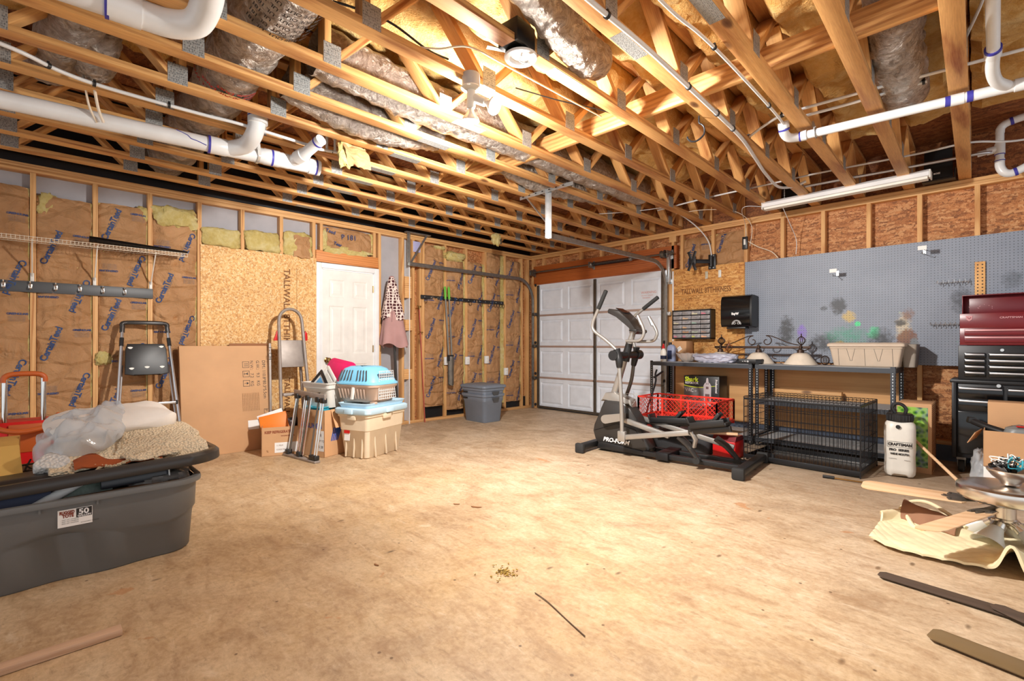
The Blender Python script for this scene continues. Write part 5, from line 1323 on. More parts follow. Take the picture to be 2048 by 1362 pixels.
part('lower_canopy', B().grid(72, 24, can(1.54,1.12,.115,.185,1,.06), closeu=True, thick=.004), MAUVE, t, world=True, smooth=60)
s_ = N('lattice cloth'); vv = s_.co((1,1,1)); vo_ = s_.n('TexVoronoi', feature='DISTANCE_TO_EDGE', i_Vector=vv, i_Scale=26.0, i_Randomness=.35)
LAT = s_.fin(s_.ramp(vo_.outputs['Distance'], [(.10, srgb(226,206,196)), (.16, srgb(74,30,34))]), .85)
part('patterned_canopy', B().grid(72, 24, can(1.985,1.46,.035,.15,2,.04), closeu=True, thick=.004), LAT, t, world=True, smooth=60)
part('finial', B().lathe([(0,0),(.03,.0),(.034,.02),(.015,.03),(0,.034)], ua(1.975)), MAUVE, t, world=True)
part('canopy_tie', B().tube(spline([ua(1.62)+V((.10,-.07,0)),ua(1.5)+V((.12,-.08,0)),ua(1.4)+V((.11,-.09,0))],5),.005,6), MAUVE, t, world=True)

# far part of the wall
t = thing('tool_hook_rail', 'black slotted tool rail with hanging rings on the far left wall', 'rail', (.03,-1.5,1.75))
part('bar', B().bx(.022,.036,-2.31,-.70,1.755,1.81,.003), BLK, t, world=True)
for y in (-2.24,-1.66,-1.42,-1.2,-1.03,-.96,-.9,-.84,-.78,-.72):
    part('hook_ring', B().tube([(.05+.002*sin(a*2),y+.026*cos(a),1.735+.03*sin(a)) for a in [k*pi/10 for k in range(20)]],.0035,6,closed=True), BLKM, t, world=True)
b = B()
for k in range(14): b.cyl((.036,-2.25+k*.115,1.783),(.0375,-2.25+k*.115,1.783),.007,8)
part('screw_head', b, ZINC, t, world=True)
t = thing('post_hole_digger', 'post hole digger with two green grips leaning on the kraft batts', 'digger', (.13,-1.86,.5))
for k, dy in enumerate((-.035,.035)):
    top = V((.095,-1.905+dy,1.95)); bot = V((.125,-1.86+dy*.8,.88)); g = top.lerp(bot,.17)
    o = part('handle', B().cyl(g, bot, .0125, 12), P('fibreglass pole', srgb(120,118,112), .4), t, world=True)
    sub('grip', B().tube([top, top.lerp(g,.1), g],[.015,.018,.018],12), GREEN, o, world=True, label='green grip')
    part('clam_blade', B().grid(10, 12, lambda u, v: (.125+.03*sin(pi*u)*(1 if k else -.4)+.01, -1.905+.09*u+dy*.25, .93-.40*v-.03*sin(pi*u)*v), thick=.004), P('worn blade steel', srgb(104,98,90), .5, .5, .3, 20), t, world=True)
part('pivot_plate', B().bx(.105,.145,-1.91,-1.81,.86,.95,.006), BLKM, t, world=True)
t = thing('fibreglass_stake', 'thin red rod with brass coloured fittings standing in front of the trackside post', 'rod', (.1,-2.27,0))
part('rod', B().cyl((.06,-2.262,0),(.04,-2.345,1.62),.0085,10), P('faded red rod', srgb(176,86,70), .5), t, world=True)
part('fitting', B().cyl((.04,-2.345,1.60),(.04,-2.347,1.65),.012,10).bar((.04,-2.385,1.645),(.04,-2.31,1.645),.012,.012).bar((.05,-2.36,1.28),(.05,-2.29,1.275),.012,.012), BRASS, t, world=True)
for (y, z, lb) in ((-1.855,.86,'white outlet box behind the green handled digger'),(-1.456,.855,'white outlet box on the stud above the grey totes'),(-1.06,.86,'white outlet box on the stud right of the grey totes'),(-.63,.655,'lower white outlet box, nearest the garage door')):
    t = thing('outlet_box', lb, 'outlet', (.02,y,z-.06), group='white outlet boxes on the studs')
    part('cover', B().bx(.0,.035,y-.038,y+.038,z-.06,z+.06,.006), WHITE, t, world=True)
    part('socket_face', B().bx(.035,.038,y-.017,y+.017,z-.036,z-.006,.003).bx(.035,.038,y-.017,y+.017,z+.006,z+.036,.003), WHP, t, world=True)
def gtote(z, label, nm):
    t = thing('storage_tote', label, 'tote', (.50,-1.555,z), 0, 'nested blue grey totes')
    part('tub', B().loft([ring(rrect(.48+i[0],.37+i[0],.05), i[1]) for i in ((-.05,0),(-.04,.008),(0,.29),(.015,.30),(.02,.36),(.045,.365),(.05,.40),(.02,.40),(-.03,.3),(-.06,.015))]), GREY2, t, smooth=40)
    part('handle_recess', B().prism([(-.07,.34),(.07,.34),(.045,.29),(-.045,.29)],0,.004,M.Translation((.275,0,.015)) @ M.Rotation(R(90),4,'Z') @ M.Rotation(R(90),4,'X')), DGREY, t)
    part('handle_slot', B().bx(-.2,-.1,-.209,-.204,.33,.35,.003), BLK, t)
    return t
gtote(0, 'lower one of two nested blue grey totes by the far left wall', 0)
gtote(.085, 'upper one of two nested blue grey totes by the far left wall', 1)
t = thing('tote_lid', 'blue grey lid closing the nested totes by the far wall', 'lid', (.50,-1.555,.486))
part('panel', B().loft([ring(rrect(.55+i[0],.44+i[0],.05), i[1]) for i in ((0,0),(.01,.005),(.01,.03),(-.01,.04),(-.07,.04),(-.1,.05),(-.2,.05))]), GREY2, t, smooth=40)
# trim strip on the floor, lower left
single('wood_strip', B().bar((3.452,-5.965,.014),(3.47,-6.9,.014),.05,.024,(0,0,1),.002), TRIMW, 'narrow bare wood strip lying on the floor at the lower left', 'strip')
# ---------------------------------------------------------------- things along the right wall
# drawer organiser
t = thing('drawer_organizer', 'small parts organizer with smoky drawers on the amber osb sheet', 'organizer', (2.98,-.09,1.17))
xa, xb, za, zb = 2.72, 3.24, 1.178, 1.556
b = B().bx(xa,xb,-.15,-.013,za,za+.012).bx(xa,xb,-.15,-.013,zb-.012,zb).bx(xa,xa+.012,-.15,-.013,za,zb).bx(xb-.012,xb,-.15,-.013,za,zb).bx(xa,xb,-.03,-.013,za,zb)
part('case', b, BLK, t, world=True)
for r in range(6):
    for c in range(4):
        w_ = (xb-xa-.024)/4; h_ = (zb-za-.024)/6; x = xa+.012+c*w_; z = za+.012+r*h_
        o = part('drawer', B().bx(x+.004,x+w_-.004,-.152,-.04,z+.005,z+h_-.006,.003), SMOKE, t, world=True)
        sub('drawer_pull', B().bx(x+w_*.35,x+w_*.65,-.16,-.151,z+h_*.4,z+h_*.75,.002), SMOKE, o, world=True)
        if rnd.random() < .45: sub('small_parts', B().bx(x+.012,x+w_*rnd.uniform(.4,.8),-.1535,-.1525,z+.008,z+h_*.5), P('parts', (rnd.uniform(.3,.8),rnd.uniform(.2,.6),rnd.uniform(.1,.5)), .4), o, world=True)
# paper towel dispenser
t = thing('paper_towel_dispenser', 'black paper towel dispenser at the left edge of the pegboard', 'dispenser', (3.57,-.12,1.3))
prof = [(-.013,1.31),(-.013,1.69),(-.16,1.70),(-.21,1.685),(-.235,1.64),(-.245,1.5),(-.24,1.36),(-.22,1.32)]
part('housing', B().loft([[(x,y,z) for y,z in prof] for x in (3.40,3.415,3.705,3.735)]), BLKG, t, world=True)
part('side_cover', B().loft([[(x,y*.96-.004,(z-1.5)*.97+1.5) for y,z in prof] for x in (3.735,3.755)]), BLK, t, world=True)
part('paper_slot', B().bx(3.46,3.68,-.22,-.1,1.295,1.315,.004), BLK, t, world=True)
part('brand_mark', B().text('BayW', .035, lambda u, v: (3.53+u*.95, -.2475, 1.462+v), bold=.0025), WTXT, t, world=True, smooth=0)
b = B()
for r_ in (.052,.042):
    b.tube([(3.585+r_*cos(a), -.2425, 1.345+r_*sin(a)) for a in [pi*k/14 for k in range(15)]], .0022, 5)
for dx in (-.022,.022): b.tube([(3.585+dx+.012*cos(a),-.2425,1.36+.012*sin(a)) for a in [2*pi*k/10 for k in range(10)]],.002,5,closed=True)
part('hand_symbol', b, WTXT, t, world=True)
# tv bracket
t = thing('tv_bracket', 'black swing arm tv bracket over the amber osb sheet', 'bracket', (3.2,-.03,2.1))
part('wall_plate', B().bx(3.15,3.245,-.022,-.001,2.07,2.26,.004), BLKM, t, world=True)
part('pivot', B().cyl((3.20,-.05,2.10),(3.20,-.05,2.24),.022,14).cyl((3.06,-.22,2.12),(3.06,-.22,2.22),.016,12), BLKM, t, world=True)
part('arm', B().bar((3.20,-.05,2.165),(3.06,-.22,2.165),.022,.05,(0,0,1),.004), BLKM, t, world=True)
b = B(); cc = V((3.045,-.25,2.165))
for ang, L in ((62,.13),(118,.13),(-62,.13),(-118,.13)):
    d = V((cos(R(ang))*.75, -.08, sin(R(ang)))); b.bar(cc, cc+d*L*1.05, .035, .008, (0,1,0), .003)
b.box(cc,(.09,.012,.1),None,.004)
part('spider_plate', b, BLKM, t, world=True)
b = B()
for z in (2.09,2.24): b.cyl((3.175,-.024,z),(3.175,-.027,z),.008,8).cyl((3.22,-.024,z),(3.22,-.027,z),.008,8)
part('bolt', b, ZINC, t, world=True)
t = thing('switch_box', 'black switch box on the stud at the top left of the pegboard', 'switch', (3.605,-.02,2.27))
part('box', B().bx(3.575,3.635,-.035,-.001,2.27,2.42,.003), BLK, t, world=True)
part('toggle', B().bx(3.593,3.617,-.042,-.034,2.32,2.39,.003), WHP, t, world=True)
for x, lb in ((3.125,'left one of two pale clip holders under the tv bracket'),(3.295,'right one of two pale clip holders under the tv bracket')):
    t = thing('clip_holder', lb, 'clip', (x,-.02,1.97), group='pale clip holders on the amber osb')
    part('backplate', B().bx(x-.018,x+.018,-.018,-.0125,1.955,2.05,.004), WHP if x > 3.2 else P('grey clip', srgb(190,182,160), .4), t, world=True)
    part('clip_hook', B().bx(x-.012,x+.012,-.034,-.012,1.955,1.966,.003), WHP, t, world=True)

# pegboard hooks
def peghook(x, z, lb):
    t = thing('display_hook', lb, 'hook', (x,-.03,z), group='wire display hooks with white tags')
    part('wire', B().tube([(x,-.006,z),(x,-.02,z-.012),(x,-.20,z-.03),(x,-.21,z-.015)],.003,6).tube([(x,-.006,z+.03),(x,-.02,z+.03),(x,-.20,z+.02)],.003,6), DSTEEL, t, world=True)
    part('white_tag', B().box((x,-.203,z+.025),(.065,.004,.038)), PAPER, t, world=True)
    part('base_clip', B().bx(x-.012,x+.012,-.012,-.006,z-.01,z+.04), ZINC, t, world=True)
peghook(4.56, 1.86, 'wire display hook with a white tag at the middle of the pegboard')
peghook(5.28, 2.0, 'wire display hook with a white tag high at the right of the pegboard')
def pegrail(x0, x1, z, lb):
    t = thing('tool_holder', lb, 'tool holder', ((x0+x1)/2,-.03,z), group='wire tool holders on the pegboard')
    part('wire_rail', B().tube([(x0,-.012,z+.02),(x0,-.04,z),(x1,-.04,z),(x1,-.012,z+.02)],.0025,6), ZINC, t, world=True)
    for k in range(6):
        x = x0+(x1-x0)*(k+.3)/6
        part('prong', B().tube([(x,-.04,z),(x,-.06,z-.005),(x,-.065,z+.022)],.0025,6).tube([(x+.018,-.04,z),(x+.018,-.06,z-.02),(x+.018,-.045,z-.03)],.0025,6), ZINC, t, world=True)
pegrail(5.37, 5.60, 1.695, 'upper wire tool holder beside the pale wooden strip')
pegrail(5.32, 5.53, 1.30, 'lower wire tool holder just left of the red toolbox')
t = thing('wooden_tool_strip', 'pale wooden strip with two columns of holes standing behind the red toolbox', 'strip', (5.665,-.02,1.4))
part('strip', B().bx(5.635,5.705,-.026,-.007,1.40,1.868,.002), WZ, t, world=True)
b = B()
for k in range(15):
    for x in (5.655,5.686): b.cyl((x,-.0262,1.42+.03*k),(x,-.027,1.42+.03*k),.006,8)
part('holes', b, TXT, t, world=True)

# steel shelf units
def shelfunit(x0, x1, label):
    t = thing('steel_shelf_unit', label, 'shelf', ((x0+x1)/2,-.3,0), group='grey steel shelf units under the pegboard')
    ya, yb = -.56, -.045
    for sx, x in ((1,x0),(-1,x1)):
        for sy, y in ((1,ya),(-1,yb)):
            o = part('post', B().bx(x,x+sx*.038,y,y+sy*.002,0,.90).bx(x,x+sx*.002,y,y+sy*.038,0,.90), BLKM if not (x == x1 and y == ya and x > 4) else SHELF, t, world=True)
            b = B()
            for k in range(30):
                z = .03+.029*k
                if y == ya: b.box((x+sx*.02,y-.0012,z),(.008,.0015,.015))
                b.box((x-sx*.0012,y+sy*.02,z),(.0015,.008,.015))
                if y == yb: b.box((x+sx*.02,y-.0032,z),(.008,.0015,.015))
            sub('slots', b, ZINC, o, world=True)
    for z in (.885,.50,.09):
        if z == .5 and x0 < 3: continue
        o = part('shelf_frame', B().bx(x0+.001,x1-.001,ya-.003,ya+.012,z-.045,z).bx(x0+.001,x1-.001,yb-.012,yb+.001,z-.045,z).bx(x0-.0015,x0+.012,ya,yb,z-.045,z).bx(x1-.012,x1+.0015,ya,yb,z-.045,z), SHELF, t, world=True)
        part('shelf_panel', B().bx(x0+.004,x1-.004,ya+.004,yb-.004,z-.008,z+.003), GREYL, t, world=True)
shelfunit(2.63, 3.872, 'left steel shelf unit, behind the exercise machine and red cart')
shelfunit(3.905, 5.125, 'right steel shelf unit, over the wire dog crate')
ZT = .889
# on the shelves
t = thing('glue_bottle', 'white bottle with a red cap at the left end of the left shelf', 'bottle', (2.74,-.43,ZT))
part('bottle', B().lathe([(0,0),(.036,0),(.04,.01),(.04,.115),(.03,.145),(.018,.16),(.018,.17),(0,.17)],(2.755,-.45,ZT),None,24,1,.7), WHP, t, world=True)
part('cap', B().lathe([(.02,.165),(.021,.19),(.012,.2),(.009,.225),(0,.23)],(2.755,-.45,ZT),None,18), RED, t, world=True)
part('label', B().lathe([(.0405,.03),(.0405,.075)],(2.755,-.45,ZT),None,24,1,.71), NAVY, t, world=True)
t = thing('fluid_jug', 'silver blue jug with a dark blue label behind the white bottle', 'jug', (2.80,-.33,ZT))
part('jug', B().loft([ring(rrect(.11+i[0],.07+i[0]*.6,.025), ZT+i[1], 2.82,-.36) for i in ((-.01,0),(0,.01),(0,.17),(-.02,.2),(-.06,.215))]), P('silver blue plastic', srgb(150,160,190), .4), t, world=True)
part('cap', B().cyl((2.80,-.36,ZT+.21),(2.80,-.36,ZT+.245),.022,16), BLK, t, world=True)
part('label', B().bx(2.785,2.84,-.4,-.396,ZT+.03,ZT+.14), NAVY, t, world=True)
t = thing('cardboard_box', 'small cardboard box with a tilted label behind the glass bowl', 'box', (2.87,-.15,ZT), R(0))
part('carton', B().bx(2.76,2.965,-.25,-.06,ZT,1.15,.003), CARD, t, world=True)
o = part('label', B().box((2.865,-.2515,1.045),(.075,.001,.05),(0,R(-35),0)), PAPER, t, world=True)
sub('label_print', B().text('THIS UP', .014, lambda u, v: (2.845+u*.8-v*.6, -.2527, 1.035+v*.8+u*.5)), TXT, o, world=True, smooth=0)
part('printed_text', B().text('HANDLE', .022, lambda u, v: (2.785+u, -.2508, .985+v)), INKB, t, world=True, smooth=0)
b = B()
def bowl(u, v):
    a = 2*pi*u; r = .05+.085*v**.8; r *= 1+.035*v*sin(a*14); return (3.06+r*cos(a), -.41+r*sin(a), ZT+.004+.10*v**1.3+.006*v*sin(a*7))
b.grid(112, 10, bowl, closeu=True, thick=.004); b.lathe([(0,.004),(.05,.004),(.05,0),(0,0)],(3.06,-.41,ZT),None,28)
single('glass_bowl', b, CLEAR, 'pressed glass bowl with a scalloped rim on the left shelf', 'bowl', smooth=50)
b = lump(B(), (3.43,-.45,ZT+.055), (.50,.20,.115), 31, 36, .22, 3)
for v in b.bm.verts:
    q = v.co; v.co = q + V((0,1,1))*.012*nz(q.x*28,q.y*26,q.z*30); v.co.z = max(v.co.z, ZT+.001)
single('bubble_wrap_bag', b, BRONZE, 'crumpled silvery plastic bag on the left shelf, between bowl and black tray', 'bag', smooth=80)
t = thing('black_tray', 'shallow black tray with angled corners where the two shelves meet', 'tray', (3.81,-.46,ZT))
oct_ = lambda s: [(3.815+x*s, -.455+y*s) for x, y in ((-.13,-.05),(-.09,-.085),(.09,-.085),(.13,-.05),(.13,.05),(.09,.085),(-.09,.085),(-.13,.05))]
part('tray', B().loft([ring(oct_(k), ZT+z) for k, z in ((.93,0),(1,.012),(1,.045),(.96,.055),(.9,.055),(.88,.03),(.5,.03))]), BLK, t, world=True)
part('white_mark', B().text('- ~ o', .035, lambda u, v: (3.76+u, -.541, ZT+.022+v), bold=.001), WTXT, t, world=True, smooth=0)
# wrought iron ceiling fixture lying on the shelves
t = thing('island_light_fixture', 'bronze iron light fixture with three pale glass shades lying on the shelves', 'lamp', (3.87,-.25,ZT))
part('crossbar', B().bar((3.34,-.27,1.075),(4.37,-.27,1.075),.02,.028,(0,0,1),.003), IRON, t, world=True)
def scroll(s, x0, z0, sg=1):
    pts = [(x0+s*.40,-.27,z0+.01),(x0+s*.30,-.27,z0+sg*.035),(x0+s*.18,-.27,z0+sg*.09),(x0+s*.11,-.27,z0+sg*.115)]
    for k in range(14):
        a = pi/2 - .1 + k*.5; r = .062*(1-k/17); pts.append((x0+s*.075+s*-r*cos(a)*1.0*-1*(-1), -.27, z0+sg*(.055+r*sin(a))))
    return spline(pts, 5)
for s_ in (-1,1):
    part('scroll', B().tube(scroll(s_,3.855,1.09),.0055,8), IRON, t, world=True)
    part('scroll', B().tube(spline([(3.855+s_*.5,-.27,1.06),(3.855+s_*.38,-.27,1.01),(3.855+s_*.25,-.26,.985),(3.855+s_*.15,-.25,.995),(3.855+s_*.13,-.25,.96),(3.855+s_*.17,-.25,.945)],6),.0055,8), IRON, t, world=True)
for x in (3.42,3.855,4.28):
    o = part('shade_arm', B().lathe([(0,.06),(.012,.06),(.012,.02),(.03,.01),(.036,-.03),(0,-.03)],(x,-.30,1.04),None,18), IRON, t, world=True)
    part('glass_shade', B().lathe([(.035,.125),(.055,.125),(.085,.105),(.12,.06),(.155,.012),(.165,.0),(.155,.0),(.11,.055),(.05,.115)],(x,-.30,ZT+.002),None,32), SHADE, t, world=True)
for x in (3.42,4.28):
    b = B()
    for k in range(6):
        a = pi*k/6; b.tube(spline([(x,-.27,1.09)]+[(x+.042*sin(pi*j/6)*cos(a),-.27+.042*sin(pi*j/6)*sin(a),1.10+.10*j/6) for j in range(1,6)]+[(x,-.27,1.20)],3),.0035,5)
        b.tube(spline([(x,-.27,1.09)]+[(x-.042*sin(pi*j/6)*cos(a),-.27-.042*sin(pi*j/6)*sin(a),1.10+.10*j/6) for j in range(1,6)]+[(x,-.27,1.20)],3),.0035,5)
    b.cyl((x,-.27,1.19),(x,-.27,1.225),.006,8)
    part('cage_finial', b, IRON, t, world=True)
part('wire_tail', B().tube(spline([(3.56,-.30,1.07),(3.54,-.34,1.13),(3.53,-.36,1.08),(3.50,-.37,1.02),(3.53,-.38,1.07),(3.56,-.37,1.12)],6),.003,6), P('copper wire', srgb(150,84,50), .4), t, world=True)
b = B()
for k in range(6):
    a = pi*k/6; b.tube([(4.49+.042*cos(q)*cos(a), -.22+.042*cos(q)*sin(a), ZT+.05+.048*sin(q)) for q in [2*pi*j/14 for j in range(14)]],.0035,5,closed=True)
single('iron_cage_ball', b, IRON, 'small dark iron cage ball on the shelf left of the beige flip lid tote', 'ornament')
# flip lid tote on the shelf
t = thing('flip_lid_tote', 'beige grey flip lid tote on the right shelf', 'tote', (4.875,-.30,ZT))
part('tub', B().loft([ring(rrect(.50+i[0],.27+i[0],.02), ZT+i[1], 4.875,-.30) for i in ((-.0,0),(.02,.01),(.075,.175),(.085,.18),(.09,.205),(.07,.205))]), TAN, t, world=True)
part('lid', B().loft([ring(rrect(.60+i[0],.37+i[0],.02), ZT+i[1], 4.875,-.30) for i in ((-.01,.198),(.02,.200),(.02,.222),(-.01,.235),(-.1,.238))]), TAN, t, world=True)
b = B()
for k in range(7): b.bx(4.64+.075*k,4.675+.075*k,-.485,-.47,ZT+.222,ZT+.232)
for x in (4.75,5.03): b.bx(x-.02,x+.02,-.474,-.462,ZT+.185,ZT+.2)
part('hinge_tab', b, TAN, t, world=True)
b = B()
for x, s_ in ((4.73,1),(4.80,-1),(4.95,1),(5.02,-1)): b.tube([(x,-.4745,ZT+.18),(x+s_*.028,-.4545,ZT+.06),(x+s_*.045,-.4545,ZT+.06)],.0012,4)
for x in (4.66,4.875,5.09): b.tube([(x,-.4745,ZT+.18),(x+.004,-.4465,ZT+.012)],.0014,4)
part('moulded_groove', b, DGREY, t, world=True)
single('storage_bin', B().loft([ring(rrect(.09+i[0],.22+i[0],.02), ZT+i[1], 5.195,-.20) for i in ((-.01,.0),(0,.005),(.03,.22),(.0,.222),(-.02,.02))]), P('grey bin', srgb(150,140,128), .5), 'narrow grey bin at the right end of the right shelf, beside the flip lid tote', 'bin')
# vacuum cleaner carton
t = thing('vacuum_carton', 'black and grey vacuum cleaner carton behind the red cart', 'box', (3.2,-.30,.094))
vx, vz = 2.975, .10
part('carton', B().bx(vx,vx+.445,-.335,-.10,vz,.715,.003), P('black carton', srgb(26,26,26), .4), t, world=True)
part('grey_panel', B().bx(vx+.002,vx+.28,-.3362,-.335,.30,.575), P('grey carton print', srgb(118,118,118), .5), t, world=True)
ft = lambda x, z, sx=1.0: (lambda u, v: (vx+x+u*sx, -.3375, z+v))
part('lime_lettering', B().text('Shark', .078, ft(.015,.645,.95), bold=.003), LIME, t, world=True, smooth=0)
part('white_lettering', B().text('ROTATOR', .036, ft(.018,.613), bold=.001).text('VAC', .06, ft(.02,.515,.9), bold=.001).text('or', .03, ft(.14,.52)).text('Professional', .034, lambda u, v: (vx+.40+v, -.3375, .68-u), bold=.001).text('2 IN 1', .05, ft(.03,.38), bold=.002).text('LIFT AWAY POD', .022, ft(.03,.34)).text('NO LOSS OF SUCTION', .02, ft(.03,.31)), WTXT, t, world=True, smooth=0)
part('lime_swoosh', B().grid(20,2,lambda u,v:(vx+.002+.40*u,-.337,.588-.018*sin(pi*u*1.2)+.011*v*(1-u*.5))), LIME, t, world=True)
b = B()
b.prism([(vx+.26,.36),(vx+.345,.36),(vx+.35,.60),(vx+.335,.63),(vx+.32,.64),(vx+.312,.69),(vx+.302,.70),(vx+.292,.69),(vx+.285,.64),(vx+.27,.63),(vx+.255,.60)],.3372,.341,M.Rotation(R(90),4,'X'))
o = part('printed_vacuum', b, P('printed silver', srgb(196,190,192), .4), t, world=True)
sub('printed_shade', B().bx(vx+.285,vx+.318,-.3418,-.341,.56,.59).bx(vx+.288,vx+.296,-.3418,-.341,.615,.635).bx(vx+.308,vx+.316,-.3418,-.341,.615,.635).bx(vx+.275,vx+.33,-.3418,-.341,.40,.50), P('printed maroon grey', srgb(110,90,92), .4), o, world=True)
# red mesh cart
t = thing('garden_cart', 'red steel mesh garden cart behind the exercise machine', 'cart', (3.25,-.83,0))
cx0, cx1, cy0, cy1, cz0, cz1 = 2.77, 3.70, -1.08, -.62, .255, .49
def meshpanel(b, p, q, z0, z1, pitch=.05):
    p, q = V(p), V(q); L = (q-p).length; d = (q-p)/L; h = z1-z0; n = int(L/pitch)
    for k in range(-int(h/pitch), n+1):
        for s_ in (1,-1):
            a = k*pitch if s_ == 1 else k*pitch+h
            e = a+s_*h
            lo, hi = (a, e)
            t0, t1 = 0.0, 1.0
            if s_ == 1:
                if a < 0: t0 = -a/h
                if e > L: t1 = (L-a)/h
            else:
                if a > L: t0 = (a-L)/h
                if e < 0: t1 = a/h
            if t0 < t1: b.bar(p+d*(a+s_*h*t0)+V((0,0,z0+h*t0)), p+d*(a+s_*h*t1)+V((0,0,z0+h*t1)), .0042, .002, (d.y, -d.x, 0))
    return b
def side(nm, p, q, nv):
    b = B(); P_, Q_ = V((*p,0)), V((*q,0))
    for z in (cz0+.01, cz1): b.bar(P_+V((0,0,z)), Q_+V((0,0,z)), .018, .018)
    for k in range(nv+1): c = P_.lerp(Q_, k/nv); b.bar(c+V((0,0,cz0)), c+V((0,0,cz1)), .016, .016, (1,0,0))
    o = part(nm, b, REDP, t, world=True)
    sub('expanded_mesh', meshpanel(B(), P_, Q_, cz0+.012, cz1-.005), REDP, o, world=True)
side('side_panel', (cx0,cy0), (cx1,cy0), 3); side('side_panel', (cx0,cy1), (cx1,cy1), 3); side('end_panel', (cx0,cy0), (cx0,cy1), 1); side('end_panel', (cx1,cy0), (cx1,cy1), 1)
part('bed', B().bx(cx0,cx1,cy0,cy1,cz0-.008,cz0,.001).bx(cx0-.005,cx1+.005,cy0-.006,cy0,cz0-.03,cz0+.02).bx(cx0-.005,cx1+.005,cy1,cy1+.006,cz0-.03,cz0+.02), REDP, t, world=True)
part('warning_label', B().bx(cx0+.35,cx0+.42,cy0-.008,cy0-.006,cz0-.014,cz0+.006), PAPER, t, world=True)
part('undercarriage', B().bx(cx0+.1,cx1-.1,-.88,-.82,.18,.24).bar((cx0+.16,cy0+.02,.13),(cx0+.16,cy1-.02,.13),.03,.03).bar((cx1-.16,cy0+.02,.13),(cx1-.16,cy1-.02,.13),.03,.03).bar((cx0+.16,-.85,.13),(cx0+.16,-.85,.2),.03,.03).bar((cx1-.16,-.85,.13),(cx1-.16,-.85,.2),.03,.03), BLKM, t, world=True)
for x in (cx0+.16,cx1-.16):
    for y in (cy0-.01,cy1+.01):
        o = part('wheel', B().lathe([(.055,-.03),(.10,-.035),(.125,-.02),(.128,0),(.125,.02),(.10,.035),(.055,.03)],(x,y,.129),M.Rotation(R(90),4,'X'),26), RUB, t, world=True)
        sub('wheel_hub', B().lathe([(0,-.02),(.055,-.02),(.055,.02),(0,.02)],(x,y,.129),M.Rotation(R(90),4,'X'),20), RED, o, world=True)
part('pull_handle', B().tube(spline([(2.72,-.85,.14),(2.76,-.84,.35),(2.80,-.80,.52),(2.83,-.78,.66),(2.825,-.78,.74),(2.84,-.77,.80)],6),.011,10).tube(spline([(2.80,-.78,.70),(2.84,-.77,.725),(2.91,-.75,.78)],5),.012,10), BLKM, t, world=True)
# dog crate
t = thing('dog_crate', 'black wire dog crate on the floor under the right steel shelf', 'crate', (4.54,-1.03,0), R(-1.5))
def wirewall(nm, o_, ux, uy, w_, h_, ws, hs, r1=.0021, r2=.0028):
    b = B(); o_ = V(o_); ux = V(ux); uy = V(uy)
    n = int(w_/ws)
    for k in range(n+1): b.cyl(o_+ux*(w_*k/n), o_+ux*(w_*k/n)+uy*h_, r1, 4)
    for k in range(hs+1): b.cyl(o_+uy*(h_*k/hs), o_+uy*(h_*k/hs)+ux*w_, r2, 5)
    return part(nm, b, BLKM, t)
CW, CD, CH = .93, .62, .61
wirewall('front_wire_panel', (-CW/2,-CD/2,.02),(1,0,0),(0,0,1),CW,CH-.02,.031,6)
wirewall('back_wire_panel', (-CW/2,CD/2,.02),(1,0,0),(0,0,1),CW,CH-.02,.031,6)
wirewall('end_wire_panel', (-CW/2,-CD/2,.02),(0,1,0),(0,0,1),CD,CH-.02,.031,6)
wirewall('end_wire_panel', (CW/2,-CD/2,.02),(0,1,0),(0,0,1),CD,CH-.02,.031,6)
wirewall('top_wire_panel', (-CW/2,-CD/2,CH),(1,0,0),(0,1,0),CW,CD,.031,3,.0018,.0026)
part('top_rim', B().bx(-CW/2,CW/2,-CD/2-.004,-CD/2+.004,CH-.03,CH-.012,.002).bx(CW/2-.004,CW/2+.004,-CD/2,CD/2,CH-.026,CH-.01), BLKM, t)
for x,y in ((-CW/2,-CD/2),(CW/2,-CD/2),(-CW/2,CD/2),(CW/2,CD/2)): part('corner_rod', B().cyl((x,y,0),(x,y,CH),.005,6), BLKM, t)
part('plastic_tray', B().loft([ring(rrect(CW-.02+i[0],CD-.02+i[0],.02), i[1]) for i in ((-.02,.006),(0,.008),(0,.055),(-.01,.055),(-.03,.014))]), BLKG, t)
part('floor_rim', B().bx(-CW/2,CW/2,-CD/2-.004,-CD/2+.004,.02,.06,.002).bx(CW/2-.004,CW/2+.004,-CD/2,CD/2,.02,.06), BLKM, t)
part('door_latch', B().tube([(CW/2+.004,-.05,.42),(CW/2+.02,-.05,.42),(CW/2+.02,.02,.42),(CW/2+.006,.02,.40)],.004,6).tube([(CW/2+.004,-.05,.2),(CW/2+.02,-.05,.2),(CW/2+.02,.02,.2),(CW/2+.006,.02,.18)],.004,6), BLKM, t)
single('wooden_block', B().bx(3.95,4.62,-.13,-.06,.505,.60,.003), SX, 'pine offcut lying on the lower shelf behind the dog crate', 'board')
# sprayer
t = thing('sprayer', 'white tank sprayer with a black cap standing right of the dog crate', 'sprayer', (5.21,-1.0,0), R(6))
rs = []
for r_, z in ((.090,.012),(.102,.03),(.106,.07),(.102,.18),(.106,.22),(.106,.40),(.102,.44),(.085,.463),(.07,.47)):
    p_ = rrect(r_*2, r_*1.72, r_*.62, 8)
    rs.append([(x, y, z + (.045*max(0,1-abs(x)/.055) if z < .02 else .02*max(0,1-abs(x)/.05) if z < .04 else 0)) for x, y in p_])
part('tank', B().loft(rs), SPRAY, t, smooth=50)
b = B().lathe([(.07,.462),(.088,.466),(.09,.475),(.09,.52),(.082,.53),(0,.532)],(0,0,0),None,32)
for k in range(24): a = 2*pi*k/24; b.bx(.089*cos(a)-.004,.089*cos(a)+.004,.089*sin(a)-.004,.089*sin(a)+.004,.475,.52)
part('cap', b, BLK, t)
